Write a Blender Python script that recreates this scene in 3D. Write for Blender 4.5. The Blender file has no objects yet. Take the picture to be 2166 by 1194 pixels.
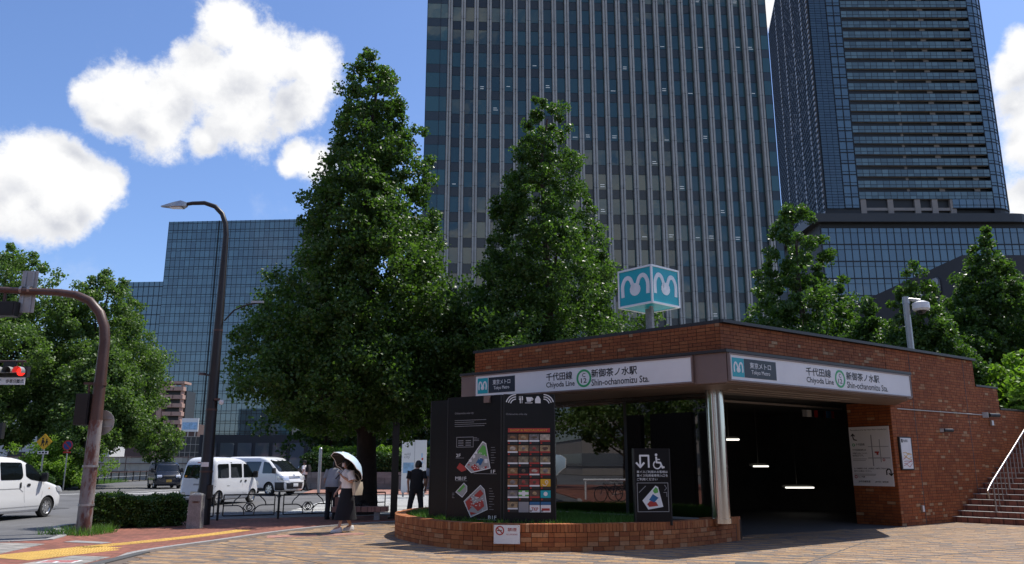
import bpy, bmesh, math, random
import numpy as np
from mathutils import Vector, Matrix, Euler, Quaternion, noise as mnoise
R = math.radians
random.seed(7); rng = np.random.default_rng(7)
S = bpy.context.scene
COL = S.collection

# ------------------------------------------------------------------ camera
cd = bpy.data.cameras.new('camera'); cam = bpy.data.objects.new('camera', cd); COL.objects.link(cam)
cd.sensor_width = 36.0; cd.lens = 28.0; cd.clip_start = 0.1; cd.clip_end = 6000
cam.location = (0, 0, 1.6); cam.rotation_euler = (R(90 + 12.8), 0, 0)
S.camera = cam

# ------------------------------------------------------------------ sun, sky, exposure
SUN_AZ, SUN_EL = R(52.5), R(62)
sd = bpy.data.lights.new('sun', 'SUN'); sun = bpy.data.objects.new('sun', sd); COL.objects.link(sun)
sd.energy = 4.6; sd.angle = R(0.53); sd.color = (1.0, 0.95, 0.87)
SV = Vector((math.sin(SUN_AZ) * math.cos(SUN_EL), math.cos(SUN_AZ) * math.cos(SUN_EL), math.sin(SUN_EL)))
sun.rotation_euler = SV.to_track_quat('Z', 'Y').to_euler()
sun.location = (30, 30, 120)
S.view_settings.view_transform = 'Standard'; S.view_settings.look = 'None'
S.view_settings.gamma = 1; S.view_settings.use_curve_mapping = False
S.view_settings.exposure = 0.27

W = bpy.data.worlds.new('World'); S.world = W; W.use_nodes = True
wt = W.node_tree; wt.nodes.clear()
SKY_STRENGTH = 0.10
CLOUDS = [(-0.3131,0.8185,0.4817,0.0456),(-0.2866,0.8436,0.4541,0.0603),(-0.2463,0.8585,0.4499,0.0473),(-0.3422,0.8371,0.4269,0.0541),(-0.3854,0.829,0.4053,0.0426),(-0.4206,0.8139,0.4008,0.0419),(-0.4526,0.8022,0.3895,0.0299),(-0.3203,0.858,0.4017,0.0604),(-0.2588,0.8713,0.417,0.0391),(-0.4016,0.837,0.3717,0.0427),(-0.4396,0.8156,0.3762,0.0365),(-0.2371,0.8703,0.4316,0.0252),(-0.3562,0.8593,0.367,0.0245),(-0.3019,0.8137,0.4967,0.0161),(-0.5149,0.7995,0.3091,0.0478),(-0.485,0.8193,0.3059,0.0411),(-0.5245,0.8076,0.2696,0.0503),(-0.466,0.8359,0.29,0.0391),(-0.5514,0.7832,0.2872,0.054),(-0.4946,0.826,0.2704,0.0411),(-0.4484,0.8427,0.2979,0.02),(-0.2513,0.8987,0.3595,0.0272),(-0.2303,0.9076,0.3509,0.0343),(-0.2676,0.8987,0.3475,0.017),(0.5215,0.7536,0.4002,0.0293),(0.5446,0.7636,0.347,0.0488),(0.5238,0.7411,0.4201,0.0242),(0.547,0.7925,0.2697,0.0445),(0.537,0.7814,0.3179,0.0346),(0.5287,0.7646,0.3685,0.0344),(0.2987,0.8133,0.4994,0.0215),(0.2769,0.8067,0.5221,0.0321),(0.3126,0.8186,0.4818,0.0215),(-0.5023,0.8218,0.269,0.0358),(-0.5654,0.7604,0.3196,0.0434)]

class NT:
    """small helper to write node trees"""
    def __init__(s, t): s.t = t
    def n(s, typ, **kw):
        nd = s.t.nodes.new(typ)
        for k, v in kw.items(): setattr(nd, k, v)
        return nd
    def lk(s, a, b): s.t.links.new(a, b)
    def setin(s, sock, v):
        if hasattr(v, 'is_linked') or isinstance(v, bpy.types.NodeSocket): s.lk(v, sock)
        else: sock.default_value = v
    def math(s, op, a, b=None, c=None, clamp=False):
        nd = s.n('ShaderNodeMath', operation=op, use_clamp=clamp)
        s.setin(nd.inputs[0], a)
        if b is not None: s.setin(nd.inputs[1], b)
        if c is not None: s.setin(nd.inputs[2], c)
        return nd.outputs[0]
    def vmath(s, op, a, b=None, out=0):
        nd = s.n('ShaderNodeVectorMath', operation=op)
        s.setin(nd.inputs[0], a)
        if b is not None: s.setin(nd.inputs[1], b)
        return nd.outputs['Value' if op in ('DISTANCE', 'LENGTH', 'DOT_PRODUCT') else 'Vector']
    def noise(s, vec, scale, detail=4, rough=.55, out='Fac', dist=0.0):
        nd = s.n('ShaderNodeTexNoise'); nd.inputs['Scale'].default_value = scale
        nd.inputs['Detail'].default_value = detail; nd.inputs['Roughness'].default_value = rough
        nd.inputs['Distortion'].default_value = dist
        if vec is not None: s.lk(vec, nd.inputs['Vector'])
        return nd.outputs[out]
    def mixc(s, f, a, b, blend='MIX'):
        nd = s.n('ShaderNodeMix', data_type='RGBA', blend_type=blend)
        s.setin(nd.inputs['Factor'], f)
        s.setin(nd.inputs[6], a); s.setin(nd.inputs[7], b)
        return nd.outputs[2]
    def maprange(s, v, a, b, c=0., d=1., smooth=False):
        nd = s.n('ShaderNodeMapRange', interpolation_type='SMOOTHSTEP' if smooth else 'LINEAR')
        s.setin(nd.inputs[0], v)
        for i, q in zip((1, 2, 3, 4), (a, b, c, d)): s.setin(nd.inputs[i], q)
        return nd.outputs[0]

def cloud_group():
    g = bpy.data.node_groups.new('cloud_field', 'ShaderNodeTree')
    g.interface.new_socket('Vector', in_out='INPUT', socket_type='NodeSocketVector')
    g.interface.new_socket('Field', in_out='OUTPUT', socket_type='NodeSocketFloat')
    k = NT(g); gi = k.n('NodeGroupInput'); go = k.n('NodeGroupOutput')
    d0 = gi.outputs[0]
    wob = k.noise(d0, 11, 3, .5, 'Color')
    wob = k.vmath('SUBTRACT', wob, (.5, .5, .5))
    wv = k.n('ShaderNodeVectorMath', operation='SCALE'); k.lk(wob, wv.inputs[0]); wv.inputs['Scale'].default_value = .035
    d = k.vmath('ADD', d0, wv.outputs[0])
    cur = None
    for (x, y, z, r) in CLOUDS:
        dist = k.vmath('DISTANCE', d, (x, y, z))
        v = k.math('MULTIPLY_ADD', dist, -1.42 / r, 1.45)
        cur = v if cur is None else k.math('SMOOTH_MAX', cur, v, .35)
    # fair-weather cumulus everywhere else, thinned towards the part of the sky listed above
    n2 = k.noise(d0, 3.1, 3, .5)
    far = k.maprange(k.vmath('DISTANCE', d0, (0.0, 0.88, 0.47)), .55, .95, 0., 1., True)
    gen = k.math('MULTIPLY', k.math('SUBTRACT', n2, .55), 6.)
    gen = k.math('SUBTRACT', gen, k.math('MULTIPLY', k.math('SUBTRACT', 1., far), 3.))
    cur = k.math('MAXIMUM', cur, gen)
    nb = k.noise(d0, 14, 10, .64)
    nf = k.math('MULTIPLY', k.math('SUBTRACT', nb, .5), 2.5)
    k.lk(k.math('ADD', cur, nf), go.inputs[0])
    return g

k = NT(wt)
out = k.n('ShaderNodeOutputWorld'); bg = k.n('ShaderNodeBackground')
sky = k.n('ShaderNodeTexSky', sky_type='NISHITA', sun_disc=False, sun_elevation=SUN_EL, sun_rotation=SUN_AZ)
sky.altitude = 30; sky.air_density = 1.0; sky.dust_density = .7; sky.ozone_density = 3.0
tc = k.n('ShaderNodeTexCoord')
dirv = k.vmath('NORMALIZE', tc.outputs['Generated'])
G_ = cloud_group()
c1 = k.n('ShaderNodeGroup'); c1.node_tree = G_; k.lk(dirv, c1.inputs[0])
off = k.vmath('ADD', dirv, tuple(SV * .055))
c2 = k.n('ShaderNodeGroup'); c2.node_tree = G_; k.lk(k.vmath('NORMALIZE', off), c2.inputs[0])
wisp = k.math('MULTIPLY', k.math('SUBTRACT', k.noise(dirv, 30, 8, .7), .5), .9)
dens = k.maprange(k.math('ADD', c1.outputs[0], wisp), .02, .72, 0, 1, True)
thin = k.math('MULTIPLY', k.maprange(k.noise(dirv, 5.5, 9, .68), .52, .80, 0, 1, True), .30)
dens = k.math('MAXIMUM', dens, thin)
sh = k.math('SUBTRACT', c1.outputs[0], c2.outputs[0])
puff = k.math('SUBTRACT', k.noise(dirv, 9, 5, .55), .5)
lit = k.maprange(k.math('MULTIPLY_ADD', puff, 1.6, sh), -1.0, .55, 0., 1., True)
thick = k.maprange(c1.outputs[0], .10, 1.1, 0., 1., True)
lit = k.math('SUBTRACT', 1., k.math('MULTIPLY', k.math('SUBTRACT', 1., lit), thick))
ccol = k.mixc(lit, (5.0, 5.2, 5.8, 1), (8.5, 8.5, 8.5, 1))
up = k.n('ShaderNodeSeparateXYZ'); k.lk(dirv, up.inputs[0])
dens = k.math('MULTIPLY', dens, k.maprange(up.outputs[2], .02, .14, 0, 1, True))
skyc = k.mixc(1.0, sky.outputs[0], (1.08, 1.20, 1.46, 1), 'MULTIPLY')
mixed = k.mixc(dens, skyc, ccol)
k.lk(mixed, bg.inputs['Color']); bg.inputs['Strength'].default_value = SKY_STRENGTH
k.lk(bg.outputs[0], out.inputs['Surface'])

# ------------------------------------------------------------------ scene helpers
def wmat(o):
    m = o.matrix_basis.copy()
    while o.parent: o = o.parent; m = o.matrix_basis @ m
    return m
def tag(o, label=None, cat=None, group=None, kind=None):
    if label: o['label'] = label
    if cat: o['category'] = cat
    if group: o['group'] = group
    if kind: o['kind'] = kind
    return o
def thing(name, label, cat, loc=(0, 0, 0), rz=0., group=None):
    o = bpy.data.objects.new(name, None); COL.objects.link(o)
    o.empty_display_size = .2
    o.location = loc; o.rotation_euler = (0, 0, rz)
    return tag(o, label, cat, group)
def link(name, me, parent=None, loc=None, rot=None, scale=None):
    o = bpy.data.objects.new(name, me); COL.objects.link(o)
    if parent: o.parent = parent
    if loc is not None: o.location = loc
    if rot is not None: o.rotation_euler = rot
    if scale is not None: o.scale = scale
    return o

class MB:
    def __init__(s): s.v = []; s.f = []; s.m = []
    def add(s, vs, fs, mi=0):
        b = len(s.v); s.v.extend([tuple(q) for q in vs])
        for f in fs: s.f.append(tuple(i + b for i in f)); s.m.append(mi)
        return s
    def obox(s, o, a, b, c, mi=0):
        o, a, b, c = Vector(o), Vector(a), Vector(b), Vector(c)
        vs = [o, o + a, o + a + b, o + b, o + c, o + a + c, o + a + b + c, o + b + c]
        fs = [(0, 3, 2, 1), (4, 5, 6, 7), (0, 1, 5, 4), (1, 2, 6, 5), (2, 3, 7, 6), (3, 0, 4, 7)]
        if a.cross(b).dot(c) < 0: fs = [f[::-1] for f in fs]
        return s.add(vs, fs, mi)
    def box(s, cx, cy, cz, sx, sy, sz, rz=0., mi=0):
        ca, sa = math.cos(rz), math.sin(rz)
        a = Vector((ca, sa, 0)) * sx; b = Vector((-sa, ca, 0)) * sy; c = Vector((0, 0, sz))
        return s.obox(Vector((cx, cy, cz)) - (a + b + c) / 2, a, b, c, mi)
    def tube(s, pts, r, n=8, mi=0, caps=True):
        pts = [Vector(p) for p in pts]; N = len(pts)
        rs = [r] * N if not isinstance(r, (list, tuple)) else list(r)
        rings = []; up = None
        for i in range(N):
            t = (pts[min(i + 1, N - 1)] - pts[max(i - 1, 0)]).normalized()
            if up is None:
                up = Vector((0, 0, 1)) if abs(t.z) < .9 else Vector((1, 0, 0))
            x = (up - t * up.dot(t))
            if x.length < 1e-4: x = t.orthogonal()
            x.normalize(); y = t.cross(x); up = x
            rings.append([pts[i] + (x * math.cos(a) + y * math.sin(a)) * rs[i] for a in [2 * math.pi * j / n for j in range(n)]])
        vs = [p for ring in rings for p in ring]; fs = []
        for i in range(N - 1):
            for j in range(n):
                fs.append((i * n + j, i * n + (j + 1) % n, (i + 1) * n + (j + 1) % n, (i + 1) * n + j))
        if caps: fs += [tuple(range(n))[::-1], tuple((N - 1) * n + j for j in range(n))]
        return s.add(vs, fs, mi)
    def cyl(s, p0, p1, r0, r1=None, n=12, mi=0): return s.tube([p0, p1], [r0, r0 if r1 is None else r1], n, mi)
    def loft(s, rings, mi=0, caps=True):
        n = len(rings[0]); vs = [p for r in rings for p in r]; fs = []
        for i in range(len(rings) - 1):
            for j in range(n):
                fs.append((i * n + j, i * n + (j + 1) % n, (i + 1) * n + (j + 1) % n, (i + 1) * n + j))
        if caps: fs += [tuple(range(n))[::-1], tuple((len(rings) - 1) * n + j for j in range(n))]
        return s.add(vs, fs, mi)
    def ell(s, rings, n=12, mi=0, caps=True):
        """rings: (centre, rx, ry[, rz-rotation]) horizontal ellipses"""
        out = []
        for q in rings:
            c, rx, ry = Vector(q[0]), q[1], q[2]; ro = q[3] if len(q) > 3 else 0.
            out.append([c + Vector((math.cos(a) * rx * math.cos(ro) - math.sin(a) * ry * math.sin(ro), math.cos(a) * rx * math.sin(ro) + math.sin(a) * ry * math.cos(ro), 0)) for a in [2 * math.pi * j / n for j in range(n)]])
        return s.loft(out, mi, caps)
    def prism(s, poly, z0, z1, mi=0):
        n = len(poly); vs = [(x, y, z0) for x, y in poly] + [(x, y, z1) for x, y in poly]
        fs = [tuple(range(n))[::-1], tuple(range(n, 2 * n))] + [(i, (i + 1) % n, n + (i + 1) % n, n + i) for i in range(n)]
        return s.add(vs, fs, mi)
    def plate(s, poly, d, mi=0):
        poly = [Vector(p) for p in poly]; d = Vector(d); n = len(poly)
        vs = poly + [p + d for p in poly]
        fs = [tuple(range(n))[::-1], tuple(range(n, 2 * n))] + [(i, (i + 1) % n, n + (i + 1) % n, n + i) for i in range(n)]
        return s.add(vs, fs, mi)
    def face(s, poly, mi=0): return s.add(poly, [tuple(range(len(poly)))], mi)
    def mesh(s, name, mats, smooth=None, fix=True):
        me = bpy.data.meshes.new(name); me.from_pydata(s.v, [], s.f)
        mats = mats if isinstance(mats, (list, tuple)) else [mats]
        for m in mats: me.materials.append(m)
        if len(mats) > 1: me.polygons.foreach_set('material_index', s.m)
        if fix:
            bm = bmesh.new(); bm.from_mesh(me); bmesh.ops.recalc_face_normals(bm, faces=bm.faces); bm.to_mesh(me); bm.free()
        if smooth is not None:
            me.polygons.foreach_set('use_smooth', [True] * len(me.polygons))
            me.set_sharp_from_angle(angle=R(smooth))
        me.update(); return me
    def build(s, name, mats, parent=None, smooth=None, fix=True, world=False, kind=None, label=None, loc=None, rz=None):
        if world and parent is not None:
            mi = wmat(parent).inverted(); s.v = [tuple(mi @ Vector(p)) for p in s.v]
        o = link(name, s.mesh(name, mats, smooth, fix), parent)
        if loc is not None: o.location = loc
        if rz is not None: o.rotation_euler = (0, 0, rz)
        if kind: o['kind'] = kind
        if label: o['label'] = label
        return o

def arrmesh(name, V, F, mat, smooth=False):
    """numpy quads/tris -> mesh"""
    V = np.asarray(V, np.float32); F = np.asarray(F, np.int32); k_ = F.shape[1]
    me = bpy.data.meshes.new(name)
    me.vertices.add(len(V)); me.vertices.foreach_set('co', V.ravel())
    me.loops.add(F.size); me.loops.foreach_set('vertex_index', F.ravel())
    me.polygons.add(len(F)); me.polygons.foreach_set('loop_start', np.arange(0, F.size, k_, dtype=np.int32))
    me.polygons.foreach_set('loop_total', np.full(len(F), k_, np.int32))
    me.polygons.foreach_set('use_smooth', np.full(len(F), smooth, bool))
    me.materials.append(mat); me.update(calc_edges=True); me.validate(); return me

BOXF = np.array([(0,3,2,1),(4,5,6,7),(0,1,5,4),(1,2,6,5),(2,3,7,6),(3,0,4,7)])
def boxes_mesh(name, L, mat):
    """L: list of (origin, a, b, c) edge vectors, right handed"""
    A_ = np.array([[list(q) for q in t] for t in L], np.float32)
    o, a, b, c = A_[:, 0], A_[:, 1], A_[:, 2], A_[:, 3]
    V = np.stack([o, o+a, o+a+b, o+b, o+c, o+a+c, o+a+b+c, o+b+c], 1).reshape(-1, 3)
    F = (BOXF[None] + (np.arange(len(L)) * 8)[:, None, None]).reshape(-1, 4)
    return arrmesh(name, V, F, mat)
UNIT = {}
def unit_box(mat):
    """a shared 1x1x1 box (corner at the origin) in one material"""
    if mat.name not in UNIT:
        UNIT[mat.name] = MB().obox((0,0,0),(1,0,0),(0,1,0),(0,0,1)).mesh('block', mat, fix=False)
    return UNIT[mat.name]
def box_part(name, parent, o, a, b, c, mat, inv=None):
    """a part that is one box: shared mesh placed by matrix (o corner, a b c orthogonal edge vectors, world space)"""
    a, b, c = Vector(a), Vector(b), Vector(c)
    if a.cross(b).dot(c) < 0: o = Vector(o) + a; a = -a
    m = Matrix(((a.x, b.x, c.x, o[0]), (a.y, b.y, c.y, o[1]), (a.z, b.z, c.z, o[2]), (0, 0, 0, 1)))
    ob = link(name, unit_box(mat), parent)
    ob.matrix_basis = (inv if inv is not None else wmat(parent).inverted()) @ m
    return ob
def pieces(name, stuffname, parent, L, mat, limit=300):
    """L boxes in world space: the `limit` nearest to the camera are parts, the rest one stuff part"""
    inv = wmat(parent).inverted()
    L = sorted(L, key=lambda t: (Vector(t[0]) - cam.location).length)
    for t in L[:limit]: box_part(name, parent, *t, mat, inv)
    if len(L) > limit:
        LL = []
        i3 = inv.to_3x3()
        for o, a, b, c in L[limit:]:
            a, b, c = Vector(a), Vector(b), Vector(c); o = Vector(o)
            if a.cross(b).dot(c) < 0: o = o + a; a = -a
            LL.append((inv @ o, i3 @ a, i3 @ b, i3 @ c))
        ob = link(stuffname, boxes_mesh(stuffname, LL, mat), parent); ob['kind'] = 'stuff'

def text_mesh(s, width=None, height=None, bold=0.0, depth=0.004):
    cu = bpy.data.curves.new('lettering', 'FONT'); cu.body = s; cu.resolution_u = 2
    cu.extrude = 0.0; cu.size = 1.0
    o = bpy.data.objects.new('lettering', cu); COL.objects.link(o)
    dg = bpy.context.evaluated_depsgraph_get()
    me0 = bpy.data.meshes.new_from_object(o.evaluated_get(dg)); bpy.data.objects.remove(o)
    n = len(me0.vertices); co = np.zeros(n * 3, np.float32); me0.vertices.foreach_get('co', co); co = co.reshape(-1, 3)
    fs = [tuple(p.vertices) for p in me0.polygons]
    bpy.data.meshes.remove(me0)
    mn, mx = co.min(0), co.max(0); w, h = mx[0] - mn[0], mx[1] - mn[1]
    co = co - mn
    sx = sy = 1.
    if width and height: sx, sy = width / w, height / h
    elif width: sx = sy = width / w
    elif height: sx = sy = height / h
    co[:, 0] *= sx; co[:, 1] *= sy; co[:, 2] = depth * .3
    B_ = bold * (height or sy) * .8
    sh_ = [(0, 0)] + ([(B_, 0), (-B_, 0), (0, B_), (0, -B_)] if bold else [])
    V = []; F = []
    for i, (dx, dy) in enumerate(sh_):
        b_ = len(V); V += [(x + dx, y + dy, z + i * .0005) for x, y, z in co]; F += [tuple(q + b_ for q in f) for f in fs]
    me = bpy.data.meshes.new('lettering'); me.from_pydata(V, [], F); me.update()
    return me
def frame_m(o, u, v):
    u = Vector(u).normalized(); v = Vector(v).normalized(); w = u.cross(v)
    return Matrix(((u.x, v.x, w.x, o[0]), (u.y, v.y, w.y, o[1]), (u.z, v.z, w.z, o[2]), (0, 0, 0, 1)))
def text(s, o, u, mat, parent, width=None, height=None, v=(0, 0, 1), bold=0.0, name='lettering', depth=.004):
    """flat lettering whose lower left corner is o (world), running along u"""
    me = text_mesh(s, width, height, bold, depth); me.materials.clear(); me.materials.append(mat)
    ob = link(name, me, parent)
    ob.matrix_basis = (wmat(parent).inverted() if parent else Matrix()) @ frame_m(o, u, v)
    return ob
def flat(name, poly, o, u, mat, parent, v=(0, 0, 1), th=.004, mi=None):
    """a flat printed shape: 2D polygon(s) in the frame (o, u, v), th thick, standing proud along u x v"""
    polys = poly if isinstance(poly[0][0], (list, tuple)) else [poly]
    b = MB()
    for i, p in enumerate(polys): b.plate([(x, y, -.0002 * (i % 11)) for x, y in p], (0, 0, th + .0005 * (i % 11)))
    me = b.mesh(name, mat)
    ob = link(name, me, parent)
    ob.matrix_basis = (wmat(parent).inverted() if parent else Matrix()) @ frame_m(o, u, v)
    return ob
def rect(x0, y0, x1, y1): return [(x0, y0), (x1, y0), (x1, y1), (x0, y1)]
def ring2(cx, cy, r0, r1, n=28, a0=0., a1=360.):
    """list of quads making a ring sector"""
    o = []
    for i in range(n):
        a, b = R(a0 + (a1 - a0) * i / n), R(a0 + (a1 - a0) * (i + 1) / n)
        o.append([(cx + r0 * math.cos(a), cy + r0 * math.sin(a)), (cx + r1 * math.cos(a), cy + r1 * math.sin(a)), (cx + r1 * math.cos(b), cy + r1 * math.sin(b)), (cx + r0 * math.cos(b), cy + r0 * math.sin(b))])
    return o
def disc2(cx, cy, r, n=20, ry=None): return [(cx + r * math.cos(2 * math.pi * i / n), cy + (ry or r) * math.sin(2 * math.pi * i / n)) for i in range(n)]
def stroke2(pts, w):
    """quads along a 2D polyline, joined squarely"""
    o = []
    for (x0, y0), (x1, y1) in zip(pts[:-1], pts[1:]):
        L = math.hypot(x1 - x0, y1 - y0) or 1; nx, ny = -(y1 - y0) / L * w / 2, (x1 - x0) / L * w / 2
        ex, ey = (x1 - x0) / L * w * .3, (y1 - y0) / L * w * .3
        o.append([(x0 - nx - ex, y0 - ny - ey), (x1 - nx + ex, y1 - ny + ey), (x1 + nx + ex, y1 + ny + ey), (x0 + nx - ex, y0 + ny - ey)])
    return o

# ------------------------------------------------------------------ materials
MT = {}
def M(name, col, rough=.6, metal=0., nscale=6., namp=.12, bump=0., bscale=None, spec=.5, rand=0., island=0., ior=1.5, coat=0., emit=None, estr=0., trans=0., alpha=1.):
    m = bpy.data.materials.new(name); m.use_nodes = True; t = m.node_tree; t.nodes.clear(); q = NT(t)
    o = q.n('ShaderNodeOutputMaterial'); p = q.n('ShaderNodeBsdfPrincipled'); q.lk(p.outputs[0], o.inputs[0])
    p.inputs['Roughness'].default_value = rough; p.inputs['Metallic'].default_value = metal
    p.inputs['IOR'].default_value = ior; p.inputs['Specular IOR Level'].default_value = spec
    p.inputs['Coat Weight'].default_value = coat; p.inputs['Coat Roughness'].default_value = .04
    c = col if len(col) == 4 else (*col, 1)
    tcn = q.n('ShaderNodeTexCoord')
    val = None
    if namp > 0:
        nz = q.noise(tcn.outputs['Object'], nscale, 5, .6)
        val = q.maprange(nz, .25, .75, 1 - namp, 1 + namp)
        nl = q.noise(tcn.outputs['Object'], nscale * .13, 3, .5)
        val = q.math('MULTIPLY', val, q.maprange(nl, .3, .7, 1 - namp * .6, 1 + namp * .6))
    if rand > 0:
        oi = q.n('ShaderNodeObjectInfo'); rv = q.maprange(oi.outputs['Random'], 0, 1, 1 - rand, 1 + rand)
        val = rv if val is None else q.math('MULTIPLY', val, rv)
    if island > 0:
        ge = q.n('ShaderNodeNewGeometry'); rv = q.maprange(ge.outputs['Random Per Island'], 0, 1, 1 - island, 1 + island)
        val = rv if val is None else q.math('MULTIPLY', val, rv)
    if val is not None:
        hs = q.n('ShaderNodeHueSaturation'); hs.inputs['Color'].default_value = c; q.lk(val, hs.inputs['Value'])
        q.lk(hs.outputs[0], p.inputs['Base Color'])
    else: p.inputs['Base Color'].default_value = c
    if bump > 0:
        bn = q.n('ShaderNodeBump'); bn.inputs['Strength'].default_value = bump; bn.inputs['Distance'].default_value = .02
        q.lk(q.noise(tcn.outputs['Object'], bscale or nscale * 4, 4, .6), bn.inputs['Height']); q.lk(bn.outputs[0], p.inputs['Normal'])
    if emit: p.inputs['Emission Color'].default_value = (*emit, 1); p.inputs['Emission Strength'].default_value = estr
    if trans: p.inputs['Transmission Weight'].default_value = trans
    MT[name] = m; return m

def brick_mat(name, cols, mottle=.16):
    """brick colour picked per piece (object or island) from a ramp of fired-clay tones"""
    m = bpy.data.materials.new(name); m.use_nodes = True; t = m.node_tree; t.nodes.clear(); q = NT(t)
    o = q.n('ShaderNodeOutputMaterial'); p = q.n('ShaderNodeBsdfPrincipled'); q.lk(p.outputs[0], o.inputs[0])
    p.inputs['Roughness'].default_value = .75; p.inputs['Specular IOR Level'].default_value = .35
    oi = q.n('ShaderNodeObjectInfo'); ge = q.n('ShaderNodeNewGeometry')
    r = q.math('FRACT', q.math('ADD', q.math('MULTIPLY', oi.outputs['Random'], 7.31), ge.outputs['Random Per Island']))
    cr = q.n('ShaderNodeValToRGB'); cr.color_ramp.interpolation = 'CONSTANT'
    el = cr.color_ramp.elements
    while len(el) < len(cols): el.new(.5)
    for i, (pos, c) in enumerate(cols): el[i].position = pos; el[i].color = (*c, 1)
    q.lk(r, cr.inputs[0])
    nz = q.noise(ge.outputs['Position'], 24, 5, .65); nl = q.noise(ge.outputs['Position'], .9, 4, .6)
    v = q.math('MULTIPLY', q.maprange(nz, .3, .7, 1 - mottle, 1 + mottle), q.maprange(nl, .3, .7, .85, 1.13))
    hs = q.n('ShaderNodeHueSaturation'); q.lk(cr.outputs[0], hs.inputs['Color']); q.lk(v, hs.inputs['Value'])
    q.lk(hs.outputs[0], p.inputs['Base Color'])
    bn = q.n('ShaderNodeBump'); bn.inputs['Strength'].default_value = .4; bn.inputs['Distance'].default_value = .004
    q.lk(q.noise(ge.outputs['Position'], 90, 4, .6), bn.inputs['Height']); q.lk(bn.outputs[0], p.inputs['Normal'])
    MT[name] = m; return m

def leaf_mat(name, c0, c1, transl=.38, rough=.45):
    m = bpy.data.materials.new(name); m.use_nodes = True; t = m.node_tree; t.nodes.clear(); q = NT(t)
    o = q.n('ShaderNodeOutputMaterial'); p = q.n('ShaderNodeBsdfPrincipled'); tr = q.n('ShaderNodeBsdfTranslucent'); mx = q.n('ShaderNodeMixShader')
    ge = q.n('ShaderNodeNewGeometry'); nl = q.noise(ge.outputs['Position'], 1.3, 3, .6)
    f = q.math('ADD', q.math('MULTIPLY', ge.outputs['Random Per Island'], .6), q.math('MULTIPLY', nl, .5), clamp=True)
    c = q.mixc(f, (*c0, 1), (*c1, 1))
    q.lk(c, p.inputs['Base Color']); p.inputs['Roughness'].default_value = rough; p.inputs['Specular IOR Level'].default_value = .38
    tc_ = q.mixc(1., c, (1.25, 1.5, .55, 1), 'MULTIPLY')
    q.lk(tc_, tr.inputs['Color']); mx.inputs[0].default_value = transl
    q.lk(p.outputs[0], mx.inputs[1]); q.lk(tr.outputs[0], mx.inputs[2]); q.lk(mx.outputs[0], o.inputs[0])
    MT[name] = m; return m

def glass_mat(name, col, rough=.04, ior=1.9, wav=.02, rand=.25, wscale=.35):
    """coated curtain-wall glass: dark tint with a mirror-like skin, slightly warped pane by pane"""
    m = bpy.data.materials.new(name); m.use_nodes = True; t = m.node_tree; t.nodes.clear(); q = NT(t)
    o = q.n('ShaderNodeOutputMaterial'); p = q.n('ShaderNodeBsdfPrincipled'); q.lk(p.outputs[0], o.inputs[0])
    oi = q.n('ShaderNodeObjectInfo'); ge = q.n('ShaderNodeNewGeometry')
    r = q.math('FRACT', q.math('ADD', q.math('MULTIPLY', oi.outputs['Random'], 5.7), ge.outputs['Random Per Island']))
    hs = q.n('ShaderNodeHueSaturation'); hs.inputs['Color'].default_value = (*col, 1)
    q.lk(q.maprange(r, 0, 1, 1 - rand, 1 + rand), hs.inputs['Value']); q.lk(hs.outputs[0], p.inputs['Base Color'])
    p.inputs['Roughness'].default_value = rough; p.inputs['IOR'].default_value = ior
    bn = q.n('ShaderNodeBump'); bn.inputs['Strength'].default_value = wav; bn.inputs['Distance'].default_value = 1.
    cm = q.n('ShaderNodeCombineXYZ'); q.lk(q.math('MULTIPLY', r, 31.), cm.inputs[0])
    pv = q.vmath('ADD', ge.outputs['Position'], cm.outputs[0])
    q.lk(q.noise(pv, wscale, 2, .5), bn.inputs['Height']); q.lk(bn.outputs[0], p.inputs['Normal'])
    MT[name] = m; return m
# ------------------------------------------------------------------ material library
M('asphalt', (.115, .115, .118), .85, nscale=1.2, namp=.16, bump=.35, bscale=60)
M('road_paint', (.62, .62, .6), .7, nscale=5, namp=.2)
M('earth', (.12, .11, .09), .95, nscale=.05, namp=.2)
M('mortar', (.045, .036, .03), .95, nscale=12, namp=.2)
M('pave_joint', (.13, .10, .08), .95, nscale=10, namp=.2)
M('red_paving', (.26, .10, .068), .85, nscale=4, namp=.2, bump=.2, bscale=40)
M('pink_paving', (.36, .19, .15), .85, nscale=3, namp=.15)
M('grey_paving', (.30, .29, .27), .85, nscale=8, namp=.14, bump=.2, bscale=60)
M('kerb', (.30, .29, .28), .8, nscale=6, namp=.18, bump=.2)
M('kerb_dark', (.07, .07, .07), .8, nscale=6, namp=.2)
M('wall_stone', (.17, .16, .155), .85, nscale=2, namp=.25, bump=.3, rand=.15)
M('tactile', (.62, .40, .10), .7, nscale=7, namp=.18)
M('soil', (.055, .04, .028), .95, nscale=20, namp=.3, bump=.6)
M('concrete', (.34, .33, .31), .85, nscale=3, namp=.14, bump=.15)
M('granite', (.24, .235, .23), .6, nscale=40, namp=.3, bump=.1)
M('granite_fin', (.38, .365, .335), .6, nscale=.9, namp=.16)
M('brown_metal', (.085, .045, .035), .45, nscale=3, namp=.25, bump=.1)
M('brown_panel', (.20, .135, .115), .4, nscale=2, namp=.08)
M('dark_brown', (.022, .017, .015), .45, nscale=3, namp=.2)
M('rust', (.30, .24, .22), .7, nscale=5, namp=.45, bump=.25)
M('black_paint', (.012, .012, .013), .35, nscale=5, namp=.2)
M('black_sign', (.010, .010, .012), .3, spec=.25, nscale=2, namp=.15)
M('black_plastic', (.02, .02, .021), .5, nscale=8, namp=.2)
M('rubber', (.022, .022, .022), .8, nscale=20, namp=.25)
M('steel', (.62, .60, .57), .16, 1., nscale=2, namp=.06)
M('galv', (.42, .43, .44), .45, .8, nscale=8, namp=.15)
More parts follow.
